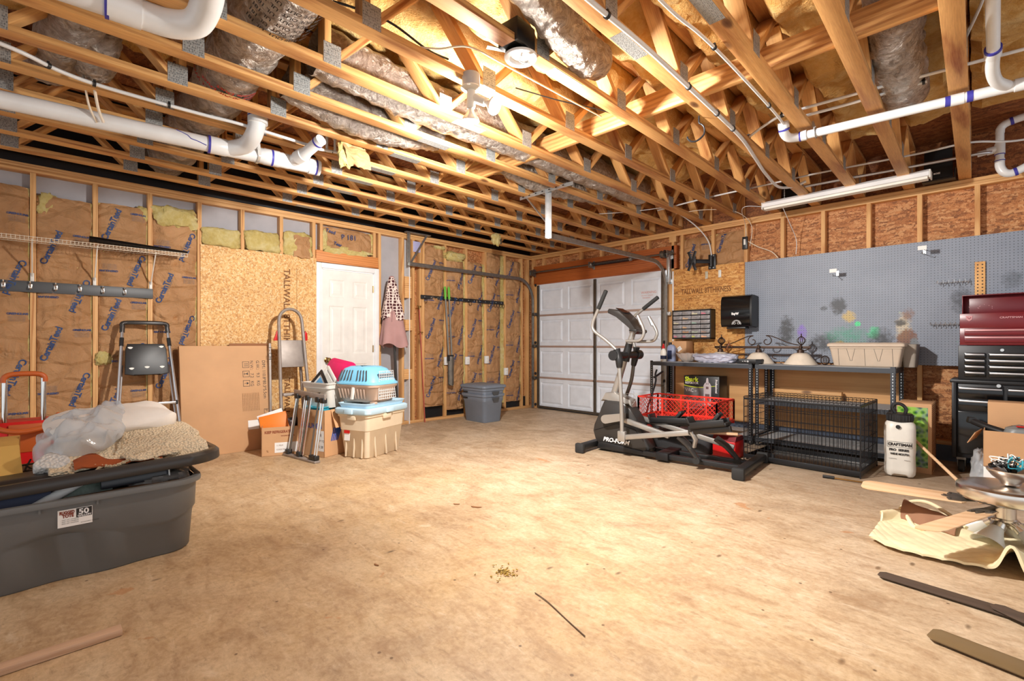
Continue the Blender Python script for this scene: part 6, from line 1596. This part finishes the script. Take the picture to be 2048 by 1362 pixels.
part('pump_handle', B().tube(spline([(-.03,0,.53),(-.05,0,.57),(-.03,0,.605),(.01,0,.605),(.04,0,.57),(.035,0,.53)],6),.013,10), BLK, t)
part('outlet_knob', B().cyl((-.01,-.088,.425),(-.01,-.105,.425),.016,12), BLK, t)
fl_ = lambda u, v: (u, -.0925-.001, v)
b = B().text('CRAFTSMAN', .031, lambda u, v: fl_(-.077+u*.88,.268+v), bold=.0018).text('PRO  SERIES', .025, lambda u, v: fl_(-.069+u*.98,.225+v), bold=.0016).text('WIDE MOUTH', .022, lambda u, v: fl_(-.062+u*.86,.192+v), bold=.0012).text('WARNING', .011, lambda u, v: fl_(-.072+u,.155+v)).text('POISON', .011, lambda u, v: fl_(.03+u,.148+v))
for x0,x1,z0,z1 in ((-.082,.082,.255,.2575),(-.082,.082,.299,.3015),(-.082,-.0795,.255,.3015),(.0795,.082,.255,.3015)): b._add([fl_(x0,z0),fl_(x1,z0),fl_(x1,z1),fl_(x0,z1)],[(0,1,2,3)])
part('tank_lettering', b, TXT, t, smooth=0)
t = thing('sprayer_wand', 'brass sprayer wand lying on the floor in front of the dog crate', 'wand', (4.9,-1.5,0))
part('tube', B().cyl((4.84,-1.52,.012),(5.15,-1.49,.012),.006,8), BRASS, t, world=True)
part('grip', B().cyl((4.77,-1.53,.014),(4.85,-1.52,.014),.013,10), BLK, t, world=True)
single('broom_stick', B().cyl((5.715,-1.52,.012),(5.255,-.79,.32),.0115,12), MAPLE, 'bare wooden broom stick slanting from behind the sprayer to the floor', 'stick')
# printed carton behind the sprayer
t = thing('printed_carton', 'carton with a green leafy picture standing behind the sprayer', 'box', (5.28,-.6,0))
part('carton', B().bx(5.16,5.395,-.76,-.42,0,.598,.003), CARD, t, world=True)
s_ = N('leafy print'); v_ = s_.co(); vo_ = s_.n('TexVoronoi', i_Vector=v_, i_Scale=28.0); n_ = s_.noise(v_, 9, 4)
LEAF = s_.fin(s_.mix(s_.ramp(n_, [(.5,(0,0,0)),(.62,(1,1,1))]), s_.ramp(vo_.outputs['Distance'], [(.1, srgb(40,90,24)),(.35, srgb(90,150,40)),(.6, srgb(150,196,80))]), s_.ramp(vo_.outputs['Distance'], [(.2, srgb(30,50,70)),(.6, srgb(120,140,150))])), .35)
part('picture_panel', B().bx(5.163,5.37,-.7615,-.76,.05,.565), LEAF, t, world=True)
b = B()
for k in range(34): b.bx(5.395,5.397,-.755,-.425,.02+.0168*k,.026+.0168*k)
part('corrugated_side', b, CARDD, t, world=True)
# rolling tool chest with top chest
t = thing('tool_cabinet', 'black rolling tool cabinet on casters at the right end of the wall', 'tool chest', (5.86,-.28,0))
ca, cb_ = 5.505, 6.25
part('body', B().bx(ca,cb_,-.475,-.03,.13,.79,.004).bx(ca-.012,cb_+.012,-.50,-.03,.775,.805,.006), BLKM, t, world=True)
part('side_rail', B().bx(ca,ca+.03,-.50,-.475,.13,.78,.004), BLKM, t, world=True)
def drawer(x0,x1,z0,z1,y=-.48,m=None,mh=None,parent=None):
    o = part('drawer', B().bx(x0,x1,y-.012,y+.01,z0,z1,.003), m or BLKG, parent or t, world=True)
    sub('drawer_pull', B().bx(x0+.005,x1-.005,y-.024,y-.010,z1-.022,z1-.006,.004), mh or ALU, o, world=True)
drawer(ca+.04,ca+.315,.645,.745); drawer(ca+.34,cb_-.03,.645,.745)
drawer(ca+.04,cb_-.03,.54,.636)
part('cabinet_door', B().bx(ca+.04,ca+.4,-.492,-.475,.17,.53,.003).bx(ca+.41,cb_-.03,-.492,-.475,.17,.53,.003), BLKG, t, world=True)
part('lock', B().cyl((ca+.29,-.502,.765),(ca+.29,-.508,.765),.014,16), ZINC, t, world=True)
for x in (ca+.06,cb_-.08):
    for y in (-.44,-.08):
        o = part('caster', B().bx(x-.03,x+.03,y-.03,y+.03,.11,.13).bar((x-.024,y,.05),(x-.024,y,.12),.004,.03).bar((x+.024,y,.05),(x+.024,y,.12),.004,.03), DSTEEL, t, world=True)
        sub('caster_wheel', B().lathe([(0,-.018),(.045,-.02),(.052,-.012),(.052,.012),(.045,.02),(0,.018)],(x,y,.052),M.Rotation(R(90),4,'Y'),20), RUB, o, world=True)
t = thing('tool_chest', 'black tool chest with silver drawer pulls between the cabinet and the red toolbox', 'tool chest', (5.86,-.28,.806))
part('body', B().bx(5.545,6.2,-.47,-.03,.806,1.10,.004), BLKM, t, world=True)
for k in range(4):
    z = .835+.052*k; drawer(5.585,5.715,z,z+.046,-.475); drawer(5.735,6.16,z,z+.046,-.475)
part('lock', B().cyl((5.815,-.472,1.062),(5.815,-.478,1.062),.012,16), ZINC, t, world=True)
t = thing('toolbox', 'dark red toolbox with its lid raised on top of the black tool chest', 'toolbox', (5.85,-.28,1.103))
part('body', B().bx(5.555,6.16,-.46,-.06,1.103,1.255,.003).bx(5.555,5.562,-.46,-.06,1.25,1.375,.002).bx(5.555,6.16,-.465,-.455,1.25,1.375,.002).bx(6.153,6.16,-.46,-.06,1.25,1.375,.002).bx(5.555,6.16,-.066,-.06,1.25,1.375,.002), MAROON, t, world=True)
part('lid', B().bx(5.555,6.16,-.075,-.065,1.36,1.555,.002).bx(5.555,5.562,-.16,-.065,1.36,1.555,.002).bx(6.153,6.16,-.16,-.065,1.36,1.555,.002).bx(5.555,6.16,-.165,-.065,1.548,1.556,.002), MAROON, t, world=True)
PP = P('pinkish pull', srgb(196,140,142), .35, .4)
for z in (1.125,1.187): drawer(5.585,6.13,z,z+.056,-.462,MAROON,PP,t)
o = part('badge', B().prism([(-.022,.02),(.022,.02),(.018,-.012),(.0,-.026),(-.018,-.012)],.0,.003,M.Translation((5.615,-.4652,1.335)) @ M.Rotation(R(90),4,'X')), PP, t, world=True)
sub('badge_mark', B().tube([(5.605,-.4695,1.34),(5.615,-.4695,1.328),(5.626,-.4695,1.342)],.002,5), MAROON, o, world=True)
part('brand_lettering', B().text('CRAFTSMAN', .021, lambda u, v: (5.80+u*1.1, -.4665, 1.327+v), bold=.0006), PP, t, world=True, smooth=0)
b = B()
for x, z, q in ((5.66,1.44,.5),(5.67,1.455,-.4),(5.70,1.47,0),(5.73,1.46,0),(5.75,1.45,0),(5.75,1.435,0),(5.6,1.45,1.1)): b.box((x,-.0765,z),(.012 if q else .005,.001,.004 if q else .005),(0,q,0))
part('paint_flecks', b, PP, t, world=True)

# boxes in front of the tool cabinet
t = thing('cardboard_box', 'open cardboard box of tools in front of the tool cabinet, right edge', 'box', (5.87,-1.1,.2))
part('carton', B().bx(5.72,6.1,-1.20,-1.194,.215,.475).bx(5.72,5.726,-1.2,-.86,.215,.475).bx(5.72,6.1,-.866,-.86,.215,.475).bx(6.094,6.1,-1.2,-.86,.215,.475).bx(5.72,6.1,-1.2,-.86,.212,.218), CARD, t, world=True)
part('flap', B().box((5.675,-1.05,.415),(.095,.28,.005),(R(4),R(-62),R(-12))), CARD, t, world=True)
t = thing('foam_box', 'white printed carton under the open cardboard box, right edge', 'box', (5.87,-1.1,0))
part('carton', B().bx(5.72,6.1,-1.19,-.85,0,.208,.004), PAPER, t, world=True)
b = B()
for k in range(6): b.text('CEILING FAN 52 IN BRUSHED NICKEL', .012, lambda u, v: (5.83+u, -1.1912, .17+v-.022*k))
part('fine_print', b, TXT, t, world=True, smooth=0)
single('plastic_bag', lump(B(), (5.70,-1.06,.14), (.1,.22,.28), 41, 20, .3, 3), FILMY, 'clear plastic bag slumped at the left side of the white carton', 'bag', smooth=80)
t = thing('tall_carton', 'cardboard carton standing behind the open tool box, right edge', 'box', (5.90,-.75,0))
part('carton', B().bx(5.735,6.15,-.80,-.60,0,.655,.003), CARD, t, world=True)
t = thing('vacuum_hose', 'black plastic vacuum hose end poking out of the open cardboard box', 'hose', (5.80,-1.0,.4))
part('tube', B().tube([(5.655,-.93,.505),(5.74,-1.0,.475),(5.86,-1.06,.44)],[.024,.026,.03],14), BLK, t, world=True)
part('nozzle', B().box((5.645,-.925,.512),(.05,.045,.05),(0,.2,.4),.01), BLK, t, world=True)
t = thing('power_tool_case', 'grey power tool with a red strip lying in the open cardboard box', 'tool', (5.92,-1.03,.4))
part('shell', B().loft([ring(rrect(.22+i[0],.2+i[0],.06), i[1], 5.93,-1.03) for i in ((0,.25),(0,.455),(-.03,.49),(-.1,.508),(-.18,.515))]), P('grey tool shell', srgb(130,132,130), .4), t, world=True)
part('red_strip', B().box((5.95,-1.09,.512),(.12,.02,.008),(.1,0,.1)), RED, t, world=True)
# ---------------------------------------------------------------- exercise machine
t = thing('elliptical_trainer', 'black and silver elliptical trainer with tall moving handles in front of the garage door', 'exercise machine', (3.5,-1.85,0), R(5))
SIL = P('silver enamel', srgb(170,166,160), .32, .55)
def xz(pts, y0, y1, bev=.008): return B().prism(pts, -y1, -y0, M.Rotation(R(90),4,'X'), bev)
part('flywheel_shroud', xz([(-.72,.27),(-.735,.20),(-.71,.12),(-.64,.03),(-.59,.02),(-.12,.03),(-.10,.09),(-.19,.26),(-.24,.37),(-.30,.47),(-.40,.53),(-.60,.53),(-.63,.45)], -.085, .085, .02), CHAR, t)
part('shroud_groove', B().tube([(-.705,-.087,.21),(-.45,-.087,.30),(-.25,-.087,.26),(-.16,-.087,.16)],.004,6), BLK, t)
part('base_cover', xz([(-.68,.02),(-.66,.09),(-.58,.10),(-.14,.06),(-.12,.02)], -.1, .1, .01), BLK, t)
part('silver_collar', xz([(-.655,.515),(-.60,.605),(-.50,.615),(-.31,.55),(-.30,.475),(-.38,.525)], -.07, .07, .02), SIL, t)
part('brand_lettering', B().text('PRO-FORM', .058, lambda u, v: (-.60+u*1.02+v*.25, -.1025, .112-u*.03+v), bold=.002), WTXT, t, smooth=0)
part('centre_post', B().tube([(-.53,0,.58),(-.36,0,1.10),(-.30,0,1.26)],[.036,.03,.028],14), SIL, t)
part('post_cover', B().tube([(-.405,0,.94),(-.355,0,1.12)],[.045,.035],14), BLK, t)
part('bottle_cage', B().tube(spline([(-.42,-.04,.60),(-.30,-.05,.61),(-.26,-.05,.56),(-.30,-.05,.50)],5),.003,6).tube([(-.42,-.04,.54),(-.27,-.05,.54)],.003,6), ZINC, t)
part('pivot_hub', B().cyl((-.385,-.27,1.0),(-.385,.27,1.0),.036,18).cyl((-.385,-.29,1.0),(-.385,-.2,1.0),.05,18).cyl((-.385,.2,1.0),(-.385,.29,1.0),.05,18), BLK, t)
o = part('console', xz([(-.545,1.455),(-.53,1.475),(-.41,1.45),(-.30,1.345),(-.21,1.235),(-.235,1.21),(-.335,1.30),(-.44,1.395),(-.54,1.43)], -.115, .115, .01), CHAR, t)
sub('display', B().box((-.425,0,1.455),(.10,.15,.006),(0,R(30),0)), BLKG, o)
sub('book_ledge', B().bx(-.30,-.22,-.12,.12,1.24,1.255,.004), BLK, o)
def arm(y, up, dn, s_):
    yy = lambda p: (p[0], y*(p[2] if len(p) > 2 else 1), p[1])
    o = part('moving_handle', B().tube(spline([yy(p) for p in up], 8), .0165, 12), SIL, t)
    a, b_ = V(yy(up[0])), V(yy(up[1])); d = (b_-a).normalized()
    sub('foam_grip', B().tube([a-d*.005, a, a+d*.19, a+d*.2], [.012,.021,.021,.017], 12), RUB, o)
    part('handle_sleeve', B().tube(spline([yy(dn[0]), yy(dn[1]), yy(dn[2])], 4), [.036,.034,.03,.03,.034,.036,.034,.03,.026], 12), BLK, t)
    part('lower_arm', B().tube(spline([yy(p) for p in dn[2:]], 8), .019, 12), SIL if s_ else DSTEEL, t)
arm(-.25, [(-.482,1.645),(-.579,1.447),(-.632,1.332),(-.622,1.25),(-.49,1.155),(-.385,1.07),(-.345,1.01)], [(-.365,1.06),(-.34,.98),(-.335,.88),(-.315,.57),(-.305,.22)], 1)
arm(.25, [(-.161,1.595),(-.338,1.471),(-.455,1.37),(-.465,1.25),(-.43,1.12),(-.41,1.03)], [(-.40,1.08),(-.41,1.0),(-.435,.88),(-.46,.72),(-.52,.55)], 0)
for y, pts in ((-.12,[(-.205,1.39),(-.145,1.26),(-.15,1.19),(-.20,1.145),(-.335,1.143)]),(.13,[(-.205,1.39),(-.125,1.25),(-.125,1.19),(-.17,1.143),(-.33,1.138)])):
    o = part('fixed_handle', B().tube(spline([(p[0],y*(1 if i<4 else .9),p[1]) for i,p in enumerate(pts)],8),.0155,12), SIL, t)
    sub('pulse_sensor', B().tube([(pts[0][0],y,pts[0][1]),(pts[0][0]+.04,y,pts[0][1]-.09)],.017,12), ZINC, o)
def beam(p, q, w_, h_, m, nm='pedal_beam'): return part(nm, B().bar(p, q, w_, h_, (0,0,1), .01), m, t)
part('crank_cover', B().loft([[(x,y,z) for x,z in [(-.54+.05*cos(a)*1.0-.0, .345+.045*sin(a)) for a in [pi/2+pi*k/8 for k in range(9)]]+[(-.33,.355),(-.33,.425)]] for y in (-.165,-.125)]), SIL, t)
beam((-.42,.20,.36),(.60,.20,.155),.03,.05,SIL); beam((-.29,-.25,.205),(.40,-.24,.335),.03,.05,SIL); beam((-.42,-.13,.37),(.12,-.13,.25),.04,.05,SIL)
part('beam_end', B().bx(-.345,-.265,-.275,-.225,.165,.265,.008), SIL, t)
beam((.34,-.235,.33),(.70,-.235,.40),.05,.05,CHAR,'pedal_support'); beam((-.10,.22,.30),(.45,.22,.37),.05,.05,CHAR,'pedal_support')
for y, x0, z0, x1, z1 in ((-.235,.36,.375,.68,.44),(.235,-.22,.315,.20,.345)):
    d = V((x1-x0,0,z1-z0)); c = V(((x0+x1)/2,y,(z0+z1)/2)); an = -math.atan2(z1-z0,x1-x0)
    o = part('pedal', B().box(c,(d.length,.15,.03),(0,an,0),.01).box(c+V((-d.length/2,0,.03)),(.02,.15,.06),(0,an-.3,0),.006), BLK, t)
    sub('pedal_toe_guard', B().box(c+V((d.length*.18,-.02,.06)),(.03,.10,.14),(0,an+.8,0),.008).box(c+V((0,-.075,.02)),(d.length*.9,.012,.05),(0,an,0),.004).box(c+V((0,.075,.02)),(d.length*.9,.012,.05),(0,an,0),.004), BLK, o)
for y, x0, z0, x1, z1 in ((-.20,.24,.27,.40,.10),(.10,.47,.24,.66,.075)):
    o = part('roller_link', B().tube([(x0,y,z0),((x0+x1)/2,y,(z0+z1)/2+.02),(x1,y,z1)],[.05,.045,.03],10,flat=.6), CHAR, t)
    sub('roller', B().cyl((x1,y-.025,z1-.02),(x1,y+.025,z1-.02),.032,18), RUB, o)
part('link_cap', B().tube([(.37,-.24,.34),(.40,-.23,.27),(.38,-.21,.20)],[.032,.03,.026],10,flat=.7), SIL, t)
for y in (-.11,.11): part('base_rail', B().bx(-.14,.80,y-.03,y+.03,.03,.075,.006), BLK, t)
part('rail_end', B().bx(.0,.12,-.17,.17,.02,.09,.006), BLKM, t)
for x, y0, y1 in ((-.74,-.30,.22),(.78,-.30,.42)):
    o = part('stabilizer_bar', B().bx(x-.04,x+.04,y0,y1,.025,.09,.014), BLK, t)
    sub('foot_cap', B().bx(x-.05,x+.05,y0-.05,y0,.0,.10,.016).bx(x-.05,x+.05,y1,y1+.05,.0,.10,.016), RUB, o)
part('stabilizer_lettering', B().text('PRO-FORM', .022, lambda u, v: (.742+v, .06+u, .0912)), WTXT, t, smooth=0)
single('folded_blanket', B().loft([ring(rrect(.62+i[0],.30+i[0],.08), i[1], 3.45,-1.30) for i in ((-.02,.0),(0,.02),(.02,.14),(-.02,.19),(-.16,.215))]), P('dark folded cloth', srgb(52,52,54), .85, bump=.4, bscale=12), 'dark folded cloth bundle on the floor between the exercise machine and the red cart', 'cloth')
t = thing('toolbox', 'small red toolbox on the floor behind the exercise machine pedals', 'toolbox', (3.62,-1.28,0))
part('body', B().bx(3.80,4.02,-1.42,-1.20,0,.17,.01), RED, t, world=True)
part('lid', B().loft([[(x,y,z) for y,z in ((-1.42,.172),(-1.20,.172),(-1.23,.215),(-1.39,.215))] for x in (3.80,4.02)]), MAROON, t, world=True)
part('handle', B().tube([(3.85,-1.31,.215),(3.86,-1.31,.24),(3.96,-1.31,.24),(3.97,-1.31,.215)],.008,8), BLK, t, world=True)
single('wood_offcut', B().bar((3.62,-1.52,.235),(4.03,-1.38,.245),.05,.02,(0,0,1),.002), MAPLE, 'short pale wood offcut lying across the red toolbox and dark cloth', 'board')

# ---------------------------------------------------------------- ceiling fan on its quilt, loose blades
FX, FY = 5.835, -2.40
b = B()
def quilt(u, v):
    x = 5.30+.95*u; y = -2.93+.86*v
    # rounded near left outline
    k = min(1, max(0, (u-.0)/.16)); y = y + (1-k)**2*(.10 if v < .5 else -.28)*(1 if v < .5 else v)
    z = .016+.010*abs(nz(u*7,v*6,2))+.012*max(0,nz(u*3,v*4,9))
    z += .003*(abs(sin((u*.95+v*.86)*40))**.5+abs(sin((u*.95-v*.86)*40))**.5)
    z += .13*math.exp(-((u-.585-.05*v)/.035)**2)*max(0,1-v*2.2)          # fold standing up at the front edge
    z += .05*math.exp(-((v-.78+.5*u)/.06)**2)*max(0,1-u*1.5)
    return (x, y, z)
b.grid(150, 120, quilt, thick=.012)
t = thing('quilt', 'stained cream quilted moving blanket spread under the ceiling fan', 'blanket', (5.8,-2.5,0))
part('quilted_side', b, QUILT, t, world=True, smooth=80)
part('turned_back_corner', B().grid(24, 16, lambda u, v: (5.38+.26*u, -2.40+.27*v-.12*u, .035+.075*sin(pi*v)*(1-u*.35)+.02*nz(u*4,v*4,1)), thick=.01), QUILTB, t, world=True, smooth=80)
part('turned_back_edge', B().tube(spline([(5.36,-2.20,.05),(5.41,-2.14,.09),(5.50,-2.18,.11),(5.62,-2.30,.08),(5.68,-2.40,.06)],8),.011,8).tube(spline([(5.36,-2.20,.05),(5.40,-2.34,.06),(5.45,-2.48,.035),(5.5,-2.55,.04)],8),.012,8), QUILT, t, world=True)
t = thing('ceiling_fan', 'nickel ceiling fan resting upside down on the quilt, two maple blades attached', 'ceiling fan', (FX,FY,.03))
c0 = (FX,FY,0)
part('motor_housing', B().lathe([(0,.335),(.12,.338),(.185,.334),(.20,.325),(.203,.315),(.203,.275),(.196,.265),(.19,.258),(.10,.232),(.055,.226),(.05,.22),(0,.22)], c0, None, 56), NICKEL, t, world=True)
part('neck', B().lathe([(0,.228),(.045,.228),(.045,.16),(.05,.155),(.05,.145),(.03,.14),(0,.14)], c0, None, 32), NICKEL, t, world=True)
part('canopy_bowl', B().lathe([(.022,.338),(.04,.345),(.045,.36),(.075,.385),(.096,.415),(.098,.425),(.09,.424),(.06,.392),(.0,.375)], (FX+.02,FY+.01,0), None, 40), NICKEL, t, world=True)
part('down_rod', B().cyl((FX+.02,FY+.01,.37),(FX+.03,FY+.01,.445),.02,14), BLKG, t, world=True)
WCOL = [('blue_wire', P('blue wire', srgb(70,180,200), .4)), ('white_wire', PAPER), ('black_wire', BLK)]
for nm, m_ in WCOL:
    b = B()
    for k in range(5):
        a0 = rnd.uniform(0,6.28); p0 = V((FX+.02,FY+.01,.40)); pts = [p0]
        for j in range(5): a0 += rnd.uniform(-1.2,1.2); pts.append(p0+V((rnd.uniform(.02,.085)*cos(a0), rnd.uniform(.02,.085)*sin(a0), .035+rnd.uniform(0,.06))))
        b.tube(spline(pts,5),.0032,6)
    part(nm, b, m_, t, world=True)
part('rubber_boot', B().tube([(FX-.06,FY-.03,.44),(FX-.02,FY,.455),(FX,FY,.45)],[.012,.02,.012],10), BLKG, t, world=True)
for k in range(4):
    a = R(-115+90*k); d = V((cos(a), sin(a), 0)); p = V((FX,FY,.155)); q = p + d*.055 + V((0,0,-.025))
    ax_ = (d*.75+V((0,0,-.66))).normalized(); m_ = ax_.to_track_quat('Z','Y').to_matrix().to_4x4()
    o = part('shade_arm', B().cyl(p, q, .014, 12).lathe([(0,0),(.03,0),(.034,.03),(0,.03)], q, m_, 20), NICKEL, t, world=True)
    part('glass_shade', B().lathe([(.03,.025),(.036,.05),(.052,.09),(.068,.125),(.073,.14),(.069,.139),(.048,.09),(.03,.05)], q, m_, 30), P('frosted glass', srgb(226,224,214), .25, Alpha=.8), t, world=True)
def blade(root, tip, w0, w1, nm, m, z0, z1, parent=None, tilt=.12, th=.006, lab=None, cat=None):
    r, q = V((*root,z0)), V((*tip,z1)); d = q-r; L = d.length; ex = d.normalized(); ey = V((0,0,1)).cross(ex).normalized(); ez = ex.cross(ey)
    ey, ez = ey*cos(tilt)+ez*sin(tilt), ez*cos(tilt)-ey*sin(tilt)
    m4 = M.Translation(r) @ M((ex,ey,ez)).transposed().to_4x4()
    poly = [(0,-w0/2+.02),(.02,-w0/2),(L-.04,-w1/2),(L-.012,-w1/2+.012),(L,-w1/2+.035),(L,w1/2-.035),(L-.012,w1/2-.012),(L-.04,w1/2),(.02,w0/2),(0,w0/2-.02)]
    b = B().prism(poly, -th/2, th/2, m4, .0015)
    if parent:
        o = part(nm, b, m, parent, world=True)
        b = B().prism([(-.10,-.018),(-.03,-.022),(.02,-.05),(.075,-.055),(.085,-.03),(.06,-.018),(.10,-.008),(.11,.0),(.10,.008),(.06,.018),(.085,.03),(.075,.055),(.02,.05),(-.03,.022),(-.10,.018)], th/2, th/2+.006, m4, .002)
        for px, py in ((.07,-.04),(.095,0),(.07,.04)): b.cyl(m4@V((px,py,th/2)), m4@V((px,py,th/2+.010)), .006, 10)
        sub('blade_iron', b, DSTEEL, o, world=True)
    else: single(nm, b, m, lab, cat)
blade((5.68,-2.40), (5.19,-2.415), .125, .14, 'blade', MAPLE, .225, .215, t, -.16)
blade((5.765,-2.50), (5.56,-3.03), .12, .14, 'blade', MAPLE, .205, .185, t, .2)
blade((5.41,-3.31), (5.94,-3.365), .075, .085, 'fan_blade', DARKW, .012, .012, None, .0, .006, 'narrow dark brown fan blade on the floor, tip pointing at the quilt', 'fan blade')
blade((5.80,-3.34), (6.25,-3.62), .07, .11, 'fan_blade', DARKW, .022, .022, None, .0, .006, 'dark brown fan blade lying over the end of the narrow one', 'fan blade')
blade((5.635,-3.76), (6.15,-3.86), .105, .12, 'fan_blade', P('olive brown blade', srgb(120,98,66), .4), .012, .012, None, .0, .006, 'olive brown fan blade lowest on the floor at the right edge', 'fan blade')
# small litter on the floor
b = B()
for k in range(70):
    a, r = rnd.uniform(0, 6.28), abs(rnd.gauss(0, .038)); b.box((4.13+r*cos(a)*1.2, -4.58+r*sin(a), .003+.006*rnd.random()), (rnd.uniform(.004,.012), rnd.uniform(.003,.008), .004), (rnd.uniform(-.5,.5), rnd.uniform(-.5,.5), rnd.uniform(0,3)))
single('sawdust_patch', b, P('olive sawdust', srgb(172,142,70), .9, var=.3, scale=40), 'small crumbly olive brown sawdust patch on the open floor', 'litter', kind='stuff')
single('twig', B().tube(spline([(4.366,-4.611,.004),(4.46,-4.63,.005),(4.60,-4.675,.004),(4.72,-4.713,.005)],6),.0022,6), P('twig bark', srgb(96,74,56), .8), 'thin twig lying on the floor near the sawdust patch', 'twig')
def chip(x, y, rz, s, lb): single('bark_chip', B().prism([(s*cos(a)*(1.5+.4*sin(3*a)), s*.55*sin(a)*(1+.3*cos(2*a))) for a in [k*pi/7 for k in range(14)]], .001, .006, M.Translation((x,y,0)) @ M.Rotation(rz,4,'Z')), P('bark chip', srgb(150,104,68), .85), lb, 'litter', group='brown flakes on the floor')
chip(3.31,-4.063,.5,.022,'larger brown flake on the floor below the bright patch'); chip(3.17,-4.12,.7,.013,'smaller brown flake on the floor beside the larger one'); chip(3.62,-4.98,.2,.010,'lone dark brown flake in the middle of the foreground floor')
# ---------------------------------------------------------------- light and camera
def light(name, typ, loc, energy, col=(1,.965,.92), rad=.04, rot=None, **kw):
    l = bpy.data.lights.new(name, typ); l.energy = energy; l.color = col
    if typ in ('POINT','SPOT'): l.shadow_soft_size = rad
    for k, v in kw.items(): setattr(l, k, v)
    o = bpy.data.objects.new(name, l); COL.objects.link(o); o.location = loc
    if rot is not None: o.rotation_euler = rot
    return o
def aim(d): return V(d).to_track_quat('-Z', 'Y').to_euler()
light('lamp_light', 'POINT', (3.60, -4.22, 2.37), 120, rad=.05)
light('lamp_light', 'SPOT', (3.575, -4.235, 2.455), 440, rad=.045, rot=aim((-1,.28,-.62)), spot_size=R(118), spot_blend=.8)
light('lamp_light', 'SPOT', (3.70, -4.21, 2.50), 560, rad=.045, rot=aim((.5,.6,-.7)), spot_size=R(150), spot_blend=.9)
w = bpy.data.worlds.new('World'); S.world = w; w.use_nodes = True
w.node_tree.nodes['Background'].inputs[0].default_value = (.92,.96,1,1); w.node_tree.nodes['Background'].inputs[1].default_value = 1.3
cam = bpy.data.cameras.new('Camera'); co = bpy.data.objects.new('Camera', cam); COL.objects.link(co)
co.location = (5.84, -6.20, 1.115); co.rotation_euler = (R(90), 0, math.atan2(989, 970))
cam.sensor_width = 36; cam.lens = 970/2048*36; cam.shift_y = (687.5-681)/2048; cam.clip_start = .05
S.camera = co
S.view_settings.view_transform = 'Standard'; S.view_settings.look = 'None'; S.view_settings.exposure = -.12; S.view_settings.gamma = 1
S.cycles.max_bounces = 8; S.cycles.diffuse_bounces = 5; S.cycles.caustics_reflective = False; S.cycles.caustics_refractive = False; S.cycles.sample_clamp_indirect = 6
